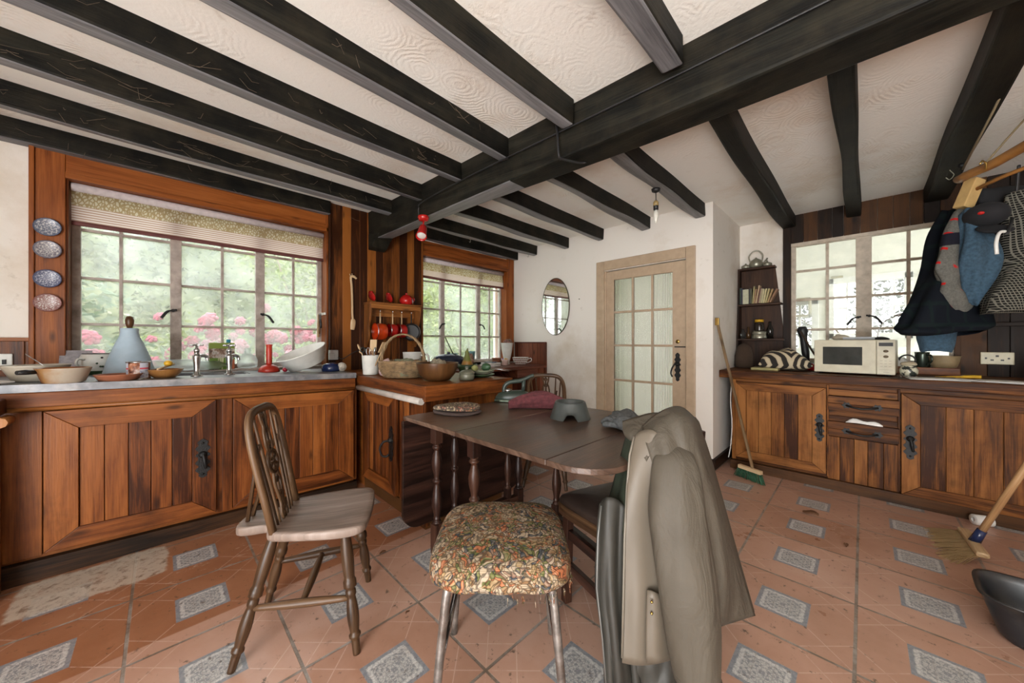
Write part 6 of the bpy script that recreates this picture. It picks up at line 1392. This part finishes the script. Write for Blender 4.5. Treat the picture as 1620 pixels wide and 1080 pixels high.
garment('blue_jersey', 'mottled blue jersey hanging in a point on the airer', 'jersey', [(1523, 1540, 335, 1.94, .03), (1524, 1556, 365, 1.93, .05), (1522, 1572, 400, 1.92, .06), (1524, 1574, 420, 1.92, .06), (1528, 1562, 445, 1.93, .05), (1530, 1550, 465, 1.93, .04), (1532, 1540, 480, 1.94, .02)], DENIM, .11, 9, caps=(True, True))
garment('jeans', 'blue jeans leg showing below the tartan jacket hem', 'jeans', [(1458, 1505, 500, 2.12, .06), (1455, 1505, 530, 2.12, .06), (1462, 1500, 550, 2.11, .055), (1464, 1498, 556, 2.11, .05)], DENIM, .04, 12)
garment('black_shawl', 'black cloth hanging low under the houndstooth jacket', 'shawl', [(1552, 1640, 400, 1.98, .05), (1548, 1650, 440, 1.98, .07), (1556, 1655, 462, 1.98, .07), (1570, 1660, 486, 1.98, .06)], plain('black_wool', (.012, .012, .013), .95), .06, 14)
garment('houndstooth_jacket', 'black and white houndstooth jacket at the far right of the airer', 'jacket', [(1596, 1640, 306, 1.86, .04), (1597, 1660, 345, 1.85, .07), (1599, 1680, 400, 1.84, .09), (1590, 1690, 435, 1.83, .10), (1570, 1690, 468, 1.83, .10), (1561, 1690, 494, 1.83, .10)], HOUND, .05, 15)
garment('dark_scarf', 'black cloth bundle over the end of the airer rail', 'scarf', [(1545, 1640, 300, 1.99, .05), (1550, 1640, 330, 1.99, .07), (1572, 1640, 370, 1.99, .07), (1590, 1640, 400, 1.99, .06)], plain('black_cotton', (.010, .010, .011), .95), .06, 18)
t = thing('cloth_hat', 'black peaked hat with a small red mark hanging on the airer', 'hat', at(1560, 345, 1.88))
LK = loc_to(t, lambda p: p)
m = MB(); m.ball(at(1560, 340, 1.88), .085, 14, sc=(.95, .95, .75)); m.build('crown', plain('black_felt', (.008, .008, .010), .9), t, shear=LK)
m = MB(); m.ball(at(1574, 362, 1.83), .065, 12, sc=(1.0, 1.0, .22), rot=(.5, .2, 0)); m.build('peak', plain('black_felt', (.008, .008, .010), .9), t, shear=LK)
m = MB(); m.ball(at(1552, 337, 1.782), .012, 8, sc=(1, 1, .7)); m.build('red_mark', REDE, t, shear=LK)
m = MB(); m.tube(spline([at(x, y, 1.73) for x, y in ((1577, 402), (1576, 385), (1580, 370), (1588, 366), (1596, 372))], 5) [:-4], .007, 8); m.tube([at(1594, 369, 1.73), at(1600, 352, 1.80), at(1606, 330, 1.93), at(1612, 262, 1.74)], .006, 8, mi=1); one('umbrella_handle', m, [ENAMEL, BLACKP], 'pale hooked umbrella handle among the dark clothes', 'umbrella', (0, 0, 0))

# ------------------------------------------------------------------ lamps, hooks and cables overhead
t = thing('spotlight', 'small red spotlight under the end of the main beam', 'spotlight', (-2.42, 1.445, 2.10))
m = MB(); m.lathe([(0, 0), (.042, 0), (.044, -.012), (.036, -.034), (.014, -.040), (0, -.04)], 22); m.build('ceiling_rose', REDE, t)
m = MB(); m.tube([(0, 0, -.038), (.004, -.004, -.075)], .007, 8); m.ball((.004, -.004, -.078), .011, 8); m.build('stem', REDE, t)
Rm = Matrix.Rotation(R(40), 4, Vector((-.6, -.8, 0)))
ax = (Vector((.55, -.50, -.95))).normalized(); Rq = ax.to_track_quat('Z', 'Y').to_matrix().to_4x4()
m = MB(); m.lathe([(0, -.03), (.016, -.028), (.030, -.01), (.034, .03), (.036, .075), (.041, .105), (.039, .106), (.033, .09), (.020, .03), (0, .03)], 24, Vector((.004, -.004, -.085)) + ax * .02, Rq); m.build('shade', REDE, t)
m = MB(); m.lathe([(0, .098), (.02, .097), (.035, .088)], 20, Vector((.004, -.004, -.085)) + ax * .02, Rq); m.build('bulb', ENAMEL, t)
t = thing('pendant_bulb', 'bare candle bulb hanging on a short flex from a joist', 'light bulb', (-1.075, 2.57, 2.245))
m = MB(); m.lathe([(0, 0), (.032, 0), (.028, -.018), (.008, -.028), (0, -.028)], 18); m.build('ceiling_rose', BLACKP, t)
m = MB(); m.tube([(0, 0, -.02), (.001, 0, -.09)], .003, 6); m.build('flex', BLACKP, t)
m = MB(); m.lathe([(0, -.085), (.010, -.087), (.019, -.10), (.019, -.125), (0, -.126)], 16); m.lathe([(.018, -.125), (.017, -.155), (0, -.156)], 16, mi=1); m.build('lamp_holder', [plain('bakelite_buff', (.35, .25, .10), .4), BLACKP], t)
m = MB(); m.lathe([(0, -.155), (.011, -.156), (.018, -.18), (.0185, -.205), (.012, -.235), (.004, -.25), (0, -.252)], 16); m.build('glass', plain('frosted_bulb', (.72, .70, .62), .3), t)
def hook(loc, lab, s=1.0):
    m = MB(); m.tube(spline([(0, 0, .02), (0, 0, -.01), (.012 * s, .006, -.03 * s), (0, .010, -.048 * s), (-.012 * s, .006, -.036 * s)], 5), .0025, 6); one('ceiling_hook', m, OLDM, lab, 'hook', loc)
hook((-3.0, 3.28, 2.245), 'small hook under the joist end by the far wall')
hook((-3.0, 2.35, 2.245), 'small hook under the joist behind the red spotlight')
hook((.40, 3.62, 2.245), 'curved metal hook under the rightmost visible joist', 1.4)
m = MB(); m.tube(spline([(-1.155, 1.49, 2.275), (-1.14, 1.482, 2.20), (-1.13, 1.476, 2.11), (-1.128, 1.50, 2.092), (-1.09, 1.60, 2.092), (-1.065, 1.64, 2.10)], 6), .0065, 8); one('beam_cable', m, BLACKP, 'black cable looped down over the face of the main beam', 'cable')
m = MB(); m.tube(spline([(-2.45, 1.42, 2.11), (-2.44, 1.415, 2.16), (-2.40, 1.425, 2.20), (-1.9, 1.452, 2.225), (-1.2, 1.493, 2.235), (-.4, 1.537, 2.24), (.4, 1.578, 2.25), (1.2, 1.62, 2.25)], 8), .0045, 6); one('lamp_cable', m, BLACKP, 'thin black cable run along the main beam to the red spotlight', 'cable')
# cobwebs along the sooty joists
m = MB(); rnd = random.Random(21); WEB = plain('dusty_web', (.16, .12, .08), .9)
for k in range(120):
    jx = rnd.choice((-3.31, -2.85, -2.85, -2.385, -2.385, -1.935, -1.45)); y = rnd.uniform(-.7, 1.25); z = rnd.uniform(2.25, 2.31); a = Vector((jx + .004, y, z)); ln = rnd.uniform(.04, .22)
    b = a + Vector((rnd.uniform(0, .015), rnd.uniform(-ln, ln), rnd.uniform(-.06, .04))); mid = a.lerp(b, .5) + Vector((.004, 0, rnd.uniform(-.02, .0)))
    m.tube([a, mid, b], rnd.uniform(.0005, .0011), 3, cap=False)
o = m.build('cobwebs', WEB); tag(o, 'dusty cobwebs straggling over the black joists above the sink', 'cobwebs', kind='stuff')

# ------------------------------------------------------------------ far wall: mirror, door furniture
t = thing('oval_mirror', 'frameless oval mirror with a thin dark edge on the far wall', 'mirror', (-2.672, 3.425, 1.555))
MIR = NT('mirror_silver'); MIRM = MIR.fin((.80, .82, .80), .03, 1.0)
N = 64; el = lambda s, y: [(.21 * s * math.cos(2 * PI * k / N), y, .35 * s * math.sin(2 * PI * k / N)) for k in range(N)]
m = MB(); m.bm.faces.new([m.bm.verts.new(p) for p in el(.99, -.006)]); m.build('glass', MIRM, t)
m = MB(); m.sheet([el(.985, .012), el(1.0, .010), el(1.008, 0), el(1.0, -.009), el(.985, -.009)], closed=True); m.build('edge', plain('dark_bronze_edge', (.10, .085, .06), .35, .6), t)
m = MB(); iron_plate(m, -1.237, .885, .052, .27, 3.452); m.tube(spline([(-1.237, 3.43, .93), (-1.24, 3.40, .925), (-1.262, 3.385, .88), (-1.275, 3.385, .83), (-1.262, 3.39, .795)], 6), .007, 8); o = m.build('door_handle', IRON, door)
m = MB(); m.lathe([(0, 0), (.020, 0), (.018, .004), (0, .005)], 16, (-1.237, 3.452, 1.125), Matrix.Rotation(R(90), 4, 'X')); m.build('door_lock', BRASS, door)
m = MB(); m.bar((-1.262, 3.445, 1.075), (-1.15, 3.445, 1.075), .012, .010); m.build('door_bolt', IRON, door)
m = MB(); m.lathe([(0, 0), (.006, 0), (.006, .012), (0, .013)], 8, (-2.33, 3.44, 1.62), Matrix.Rotation(R(90), 4, 'X')); one('wall_nail', m, OLDM, 'small nail in the far wall beside the oval mirror', 'nail')

# ------------------------------------------------------------------ floor, right foreground
t = thing('yard_broom', 'wooden broom with straw bristles standing on the tiles at the right', 'broom', (.41, 3.03, 0))
m = MB(); m.tube([(.012, 0, .085), (.155, -.02, .50), (.44, -.05, 1.35)], [.0145, .0145, .0145], 12); m.build('handle', wood('broom_pole', (.24, .12, .05), (.36, .20, .09), (.45, .28, .14), .1, .45), t)
m = MB(); m.tube([(.004, 0, .065), (.03, -.004, .14)], [.022, .018], 12); m.build('socket', NAVY, t)
m = MB(); m.bar((-.01, .17, .062), (.012, -.15, .062), .045, .026); m.build('head', PALEW, t, bevel=.008)
m = MB(); rnd = random.Random(13)
for k in range(420):
    q = rnd.random(); p = Vector((-.012, .165, .055)).lerp(Vector((.008, -.145, .055)), q) + Vector((rnd.uniform(-.018, .014), 0, 0)); sp = (q - .5)
    tip = p + Vector((-.085 + rnd.uniform(-.05, .03), -sp * .10 + rnd.uniform(-.025, .025), -.052)); tip.z = max(.002, tip.z); m.tube([p, p.lerp(tip, .5) + Vector((0, 0, .004)), tip], .0013, 3, cap=False)
o = m.build('bristles', plain('straw', (.34, .22, .10), .8), t); o['kind'] = 'stuff'
t = thing('black_tub', 'black plastic tub with a dipped rim on the floor at the right', 'tub', (.625, 2.31, 0), R(-3))
TUBM = plain('scuffed_black_plastic', (.014, .015, .017), .38, var=.3, scale=20, dirt=((.10, .08, .06), .25))
def rr_(s, zfun, N=64, hx=.30, hy=.15, e=5):
    out = []
    for k in range(N):
        a = 2 * PI * k / N; c, s_ = math.cos(a), math.sin(a); q = (abs(c) ** e + abs(s_) ** e) ** (-1 / e); x, y = c * q * hx * s, s_ * q * hy * s
        out.append((x, y, zfun(x / hx, y / hy)))
    return out
dip = lambda u, v: -.05 * max(0, 1 - (abs(u) / .62) ** 4) * (1 if v < -.3 else 0)
rows = [rr_(.80, lambda u, v: .002), rr_(.86, lambda u, v: .02)]
for q in range(1, 7): rows.append(rr_(.86 + .14 * q / 6, lambda u, v, q=q: .02 + (.13 + dip(u, v)) * q / 6))
rows += [rr_(1.03, lambda u, v: .156 + dip(u, v)), rr_(1.025, lambda u, v: .162 + dip(u, v)), rr_(.98, lambda u, v: .160 + dip(u, v))]
for q in range(5, 0, -1): rows.append(rr_(.84 + .13 * q / 6, lambda u, v, q=q: .025 + (.13 + dip(u, v)) * q / 6))
rows.append(rr_(.80, lambda u, v: .018))
m = MB(); V = m.sheet(rows, closed=True); m.bm.faces.new(V[0][::-1]); m.bm.faces.new(V[-1]); m.build('shell', TUBM, t)
m = MB(); m.lathe([(.012, -.04), (.030, -.04), (.031, -.038), (.031, .038), (.030, .04), (.012, .04), (.012, -.04)], 22, M=Matrix.Rotation(R(90), 4, 'Y')); o = one('paper_roll', m, PAPER, 'white cardboard roll lying against the cabinet plinth', 'roll', (.515, 3.545, .032), R(25))
m = MB(); rnd = random.Random(17)
for k, (x, y, s, lab) in enumerate(((-.24, 2.985, .05, 'curled brown dead leaf, largest on the tiles'), (-.065, 2.66, .022, 'small brown leaf scrap on the grout line'), (.30, 3.12, .016, 'small dark leaf scrap near the broom'), (-1.33, .72, .012, 'dark crumb of leaf by the wheelback chair'), (-1.80, .83, .020, 'dark leaf scrap beside the gateleg table foot'))):
    m = MB(); rows = []
    for i in range(7):
        u = i / 6; w = s * .45 * math.sin(PI * (.08 + .88 * u)); rows.append([(s * (u - .5) * 1.6, w * v, .004 + .25 * s * (abs(v) ** 1.5) + .12 * s * math.sin(u * 5)) for v in (-1, -.5, 0, .5, 1)])
    m.sheet(rows); one('dead_leaf', m, plain('dead_leaf_brown', (.13, .055, .022), .8), lab, 'leaf', (x, y, .001), rnd.uniform(0, 6), solid=.0012)
m = MB(); rows = []
for i in range(11):
    u = i / 10; rows.append([Vector((-.095 + .19 * u, -.006 + .012 * v, .012 * math.sin(u * 9) * v + .032 * math.sin(PI * u) * v + .003 * math.sin(7 * v + 5 * u))) for v in (0, .33, .66, 1)])
m.sheet(rows); one('plastic_wrapper', m, PAPER, 'crumpled white plastic poking out above the lower drawer', 'wrapper', (.005, 3.605, .524), 0, solid=.003)
# ------------------------------------------------------------------ beyond the windows
LAWN = plain('lawn', (.20, .30, .08), .9, var=.3, scale=6)
m = MB(); m.box(-16, -3.66, -10, 18, -.5, -.35); struct(m.build('ground', LAWN))
m = MB(); m.box(-3.66, 9, 4.6, 18, -.5, -.13); struct(m.build('ground', plain('paving', (.42, .40, .36), .9)))
def leafmat(name, a, b, c):
    t = NT(name); at_ = t.add('ShaderNodeAttribute', attribute_name='tone'); col = t.ramp(at_.outputs[2], ((0, a), (.5, b), (1, c)))
    t.p.inputs['Base Color'].default_value = (1, 1, 1, 1); t.link(col, t.p.inputs['Base Color']); t.p.inputs['Roughness'].default_value = .6
    tr = t.add('ShaderNodeBsdfTranslucent'); t.link(col, tr.inputs[0]); mx = t.add('ShaderNodeMixShader'); mx.inputs[0].default_value = .35
    t.link(t.p.outputs[0], mx.inputs[1]); t.link(tr.outputs[0], mx.inputs[2]); t.link(mx.outputs[0], t.out.inputs[0]); return t.m
def leaves(name, mat_, blobs, per, size, seed, parent=None, asp=.5):
    """leaf blades scattered through ellipsoid clumps"""
    rnd = random.Random(seed); vs = []; fs = []; tone = []
    for (c, r) in blobs:
        tb = rnd.uniform(-.25, .25); c = Vector(c)
        for _ in range(per):
            d = Vector((rnd.gauss(0, 1), rnd.gauss(0, 1), rnd.gauss(0, 1))).normalized(); k = rnd.uniform(.55, 1.0)
            p = c + Vector((d.x * r[0], d.y * r[1], d.z * r[2])) * k
            if p.z < -.34: continue
            u = Vector((rnd.gauss(0, 1), rnd.gauss(0, 1), rnd.gauss(0, .6))).normalized(); w = u.orthogonal().normalized(); w.rotate(Matrix.Rotation(rnd.uniform(0, 6.3), 3, u))
            s = size * rnd.uniform(.6, 1.35); i = len(vs); bend = u.cross(w) * s * .12
            vs += [p - u * s, p + w * s * asp - bend, p + u * s, p - w * s * asp - bend]; fs += [(i, i + 1, i + 2), (i, i + 2, i + 3)]
            q = min(1, max(0, .5 + tb + rnd.gauss(0, .2))); tone += [q] * 2
    me = bpy.data.meshes.new(name); me.from_pydata([tuple(v) for v in vs], [], fs); a = me.attributes.new('tone', 'FLOAT', 'FACE'); a.data.foreach_set('value', tone)
    me.materials.append(mat_); o = bpy.data.objects.new(name, me); C.objects.link(o)
    if parent: o.parent = parent; o.location = -parent.location
    return o
BARK = plain('bark', (.16, .12, .08), .9)
def shrub(name, label, cat, base, blobs, per, size, seed, mat_, stems=5, group=None):
    t = thing(name, label, cat, base, 0, group); leaves('foliage', mat_, blobs, per, size, seed, t)
    rnd = random.Random(seed + 1); m = MB()
    for k in range(stems):
        c, r = rnd.choice(blobs); e = Vector(c) - Vector(base); m.tube([(rnd.uniform(-.1, .1), rnd.uniform(-.1, .1), 0), (e.x * .5, e.y * .5, e.z * .55), tuple(e)], [.03, .02, .01], 6)
    m.build('stem', BARK, t); return t
G1 = leafmat('pale_grey_green_leaves', (0.101, 0.116, 0.062), (0.193, 0.200, 0.121), (0.286, 0.284, 0.197))
G2 = leafmat('fresh_green_leaves', (0.101, 0.136, 0.029), (0.193, 0.232, 0.072), (0.294, 0.312, 0.144))
G3 = leafmat('dark_glossy_leaves', (0.040, 0.072, 0.032), (0.112, 0.152, 0.088), (0.220, 0.248, 0.184))
G4 = leafmat('pale_tree_leaves', (0.075, 0.083, 0.069), (0.105, 0.111, 0.099), (0.128, 0.131, 0.123))
rnd = random.Random(33)
def bank(x, y0, y1, z0, z1, step, r, seed):
    rn = random.Random(seed); B = []; y = y0
    while y < y1:
        z = z0
        while z < z1: B.append(((x + rn.uniform(-.4, .4), y + rn.uniform(-.25, .25), z + rn.uniform(-.2, .2)), (r * rn.uniform(.8, 1.2), r * rn.uniform(.9, 1.3), r * rn.uniform(.7, 1.1)))); z += step
        y += step
    return B
HEDGE = NT('hedge_depths'); _n = HEDGE.noise(HEDGE.world(), 5, 8, .75); HEDGEM = HEDGE.fin(HEDGE.ramp(_n, ((.32, (0.045, 0.054, 0.027)), (.5, (0.193, 0.208, 0.118)), (.66, (0.294, 0.296, 0.197)))), .9)
def core(root, X, y0, y1, z1, seed):
    """leafy mass at the heart of a hedge"""
    rn = random.Random(seed); ph = [rn.uniform(0, 6) for _ in range(6)]; m = MB(); rows = []
    for i in range(31):
        z = -.35 + (z1 + .35) * i / 30; w = .9 * (1 - (i / 30) ** 6)
        row = []
        for side, rg in ((1, range(41)), (-1, range(40, -1, -1))):
            for k in rg:
                y = y0 + (y1 - y0) * k / 40; row.append((X + side * w * (1 + .22 * math.sin(2.1 * y + ph[0] + 1.3 * z) + .15 * math.sin(5 * y + 4 * z + ph[1])), y, z + .12 * math.sin(3 * y + ph[2])))
        rows.append(row)
    m.sheet(rows, closed=True); o = m.build('foliage', HEDGEM, root, shear=lambda p: p - root.location)
h = shrub('garden_hedge', 'tall grey green hedge filling the view from the sink window', 'hedge', (-9.5, .6, -.35), bank(-9.2, -3.2, 4.0, .2, 4.6, .9, .85, 1), 520, .055, 1, G1, 8); core(h, -10.1, -4.2, 4.6, 4.9, 1)
h = shrub('garden_hedge', 'tall fresh green hedge outside the second window', 'hedge', (-9.0, 8.5, -.35), bank(-8.8, 6.0, 11.5, .2, 6.0, .95, .9, 2), 520, .06, 2, G2, 8); core(h, -9.7, 5.6, 12.3, 6.6, 2)
shrub('garden_shrub', 'bright green shrub outside the right half of the sink window', 'shrub', (-6.9, 2.1, -.35), bank(-6.9, 1.6, 2.7, .3, 2.6, .55, .5, 3), 330, .045, 3, G2, 6)
shrub('garden_shrub', 'leafy pale green shrub close outside the second window', 'shrub', (-6.3, 5.0, -.35), bank(-6.3, 4.2, 6.0, .2, 2.2, .6, .5, 5), 330, .05, 5, G2, 6)
shrub('camellia_bush', 'dark leaved bush outside the left pane of the sink window', 'bush', (-5.3, -.8, -.35), bank(-5.3, -1.3, -.35, .2, 1.75, .42, .36, 4), 130, .06, 4, G3, 6)
rose = shrub('rose_bush', 'rose bush in pink bloom close outside the sink window', 'rose bush', (-4.9, .8, -.35), bank(-4.85, .0, 2.0, .1, 1.15, .4, .36, 6), 170, .035, 6, G2, 8)
PINKS = [plain('rose_pink', (0.306, 0.047, 0.091), .7, var=.3, scale=30), plain('rose_deep_pink', (0.255, 0.019, 0.052), .7, var=.3, scale=30), plain('rose_pale_pink', (0.340, 0.110, 0.150), .7, var=.2, scale=30)]
rnd = random.Random(44)
protos = []
for q in range(3):
    m = MB()
    for ring, (n_, r_, z_, s_) in enumerate(((1, 0, .012, .6), (4, .014, .008, .8), (6, .028, 0, 1.0), (7, .040, -.010, 1.05))):
        for k in range(n_):
            a = 2 * PI * k / n_ + ring * .5 + q; m.ball((r_ * math.cos(a), r_ * math.sin(a), z_), .019 * s_, 5, sc=(1, 1, .75), rot=(0, .5 * (ring > 1), a))
    o = m.build('blossom', PINKS[q], rose); protos.append(o)
for k in range(98):
    q = protos[k % 3]; o = q if k < 3 else q.copy()
    if k >= 3: C.objects.link(o); o.parent = rose
    y = rnd.uniform(-.45, 2.0); z = rnd.gauss(1.03, .17) + .14 * y
    o.location = (-4.50 + rnd.uniform(-.30, .12) + 4.9, y - .8, min(z, 1.75) + .35); s = rnd.uniform(.75, 1.35); o.scale = (s, s, s); o.rotation_euler = (rnd.uniform(0, .6), R(60) + rnd.uniform(-.4, .4), rnd.uniform(-.6, .6))

# garden room seen through the alcove window
m = MB()
for x0, x1, z0, z1 in ((-2.2, -.86, -.1, 2.6), (-.86, -.52, -.1, 1.0), (-.86, -.52, 1.72, 2.6), (-.52, -.33, -.1, 2.6), (-.33, .42, -.1, 1.22), (-.33, .42, 2.0, 2.6), (.42, .60, -.1, 2.6), (.6, 1.4, -.1, 1.22), (.6, 1.4, 2.0, 2.6), (1.4, 3.5, -.1, 2.6)): m.box(x0, x1, 7.0, 7.15, z0, z1)
struct(m.build('wall_garden_room', HALLM))
m = MB(); m.box(-2.3, -2.2, 4.6, 7.15, -.1, 2.6); struct(m.build('wall_garden_room', HALLM))
m = MB(); m.box(-2.3, 3.5, 4.6, 7.15, -.13, -.1); struct(m.build('floor', plain('pale_floor', (.55, .53, .48), .7)))
m = MB(); m.box(-2.3, 3.5, 4.58, 7.15, 2.6, 2.7); struct(m.build('ceiling', HALLM))
def gw(name, x0, x1, z0, z1, mull):
    root = bpy.data.objects.new(name, None); C.objects.link(root); root['kind'] = 'structure'; m = MB()
    for a in ((x0 - .05, x0 + .03, z0 - .05, z1 + .05), (x1 - .03, x1 + .05, z0 - .05, z1 + .05)): m.box(a[0], a[1], 6.97, 7.06, a[2], a[3])
    for a in ((z0 - .05, z0 + .03), (z1 - .03, z1 + .06)): m.box(x0 - .05, x1 + .05, 6.97, 7.06, a[0], a[1], 'x')
    for x, w in mull: m.box(x - w / 2, x + w / 2, 6.98, 7.05, z0, z1)
    m.box(x0, x1, 7.0, 7.03, z0 + (z1 - z0) * .5 - .012, z0 + (z1 - z0) * .5 + .012, 'x'); m.build('window_frame', WHITEW, root, bevel=.004)
gw('window_4', -.33, .42, 1.22, 2.0, ((.045, .12), (.30, .02), (-.16, .02))); gw('window_5', .6, 1.4, 1.22, 2.0, ((1.0, .08),)); gw('window_6', -.86, -.52, 1.0, 1.72, ((-.69, .03),))
m = MB(); m.box(-.33, -.20, 6.93, 6.97, 2.05, 2.08); m.box(-.80, -.55, 6.75, 6.98, 1.50, 1.53); m.box(-.80, -.55, 6.75, 6.98, 1.75, 1.78); m.box(-.80, -.78, 6.75, 6.98, 1.5, 1.78); m.box(-.57, -.55, 6.75, 6.98, 1.5, 1.78); one('garden_room_shelf', m, plain('buff_shelf', (.40, .36, .24), .7), 'buff shelf on the garden room wall behind the alcove window', 'shelf')
shrub('garden_tree', 'pale green trees beyond the garden room windows', 'trees', (.6, 11, -.35), bank(.5, 9.6, 11.2, .3, 3.6, .8, .8, 7) + bank(2.4, 9.2, 11.2, .3, 3.6, .8, .8, 8) + bank(-1.6, 9.4, 11.2, .3, 3.6, .8, .8, 9), 420, .05, 9, G4, 8)
# passage behind the glazed door
m = MB(); m.box(-2.9, -2.75, 3.64, 5.6, -.1, 2.4); m.box(-2.15, -1.12, 5.5, 5.6, -.1, 2.4); m.box(-2.9, -2.6, 5.5, 5.6, -.1, 2.4); struct(m.build('wall_passage', HALLM))
m = MB(); m.box(-2.9, -1.12, 3.62, 5.6, 2.4, 2.5); struct(m.build('ceiling', HALLM))
m = MB(); m.box(-2.75, -1.13, 3.62, 5.5, -.12, 0); struct(m.build('floor', plain('passage_floor', (.50, .44, .34), .6)))
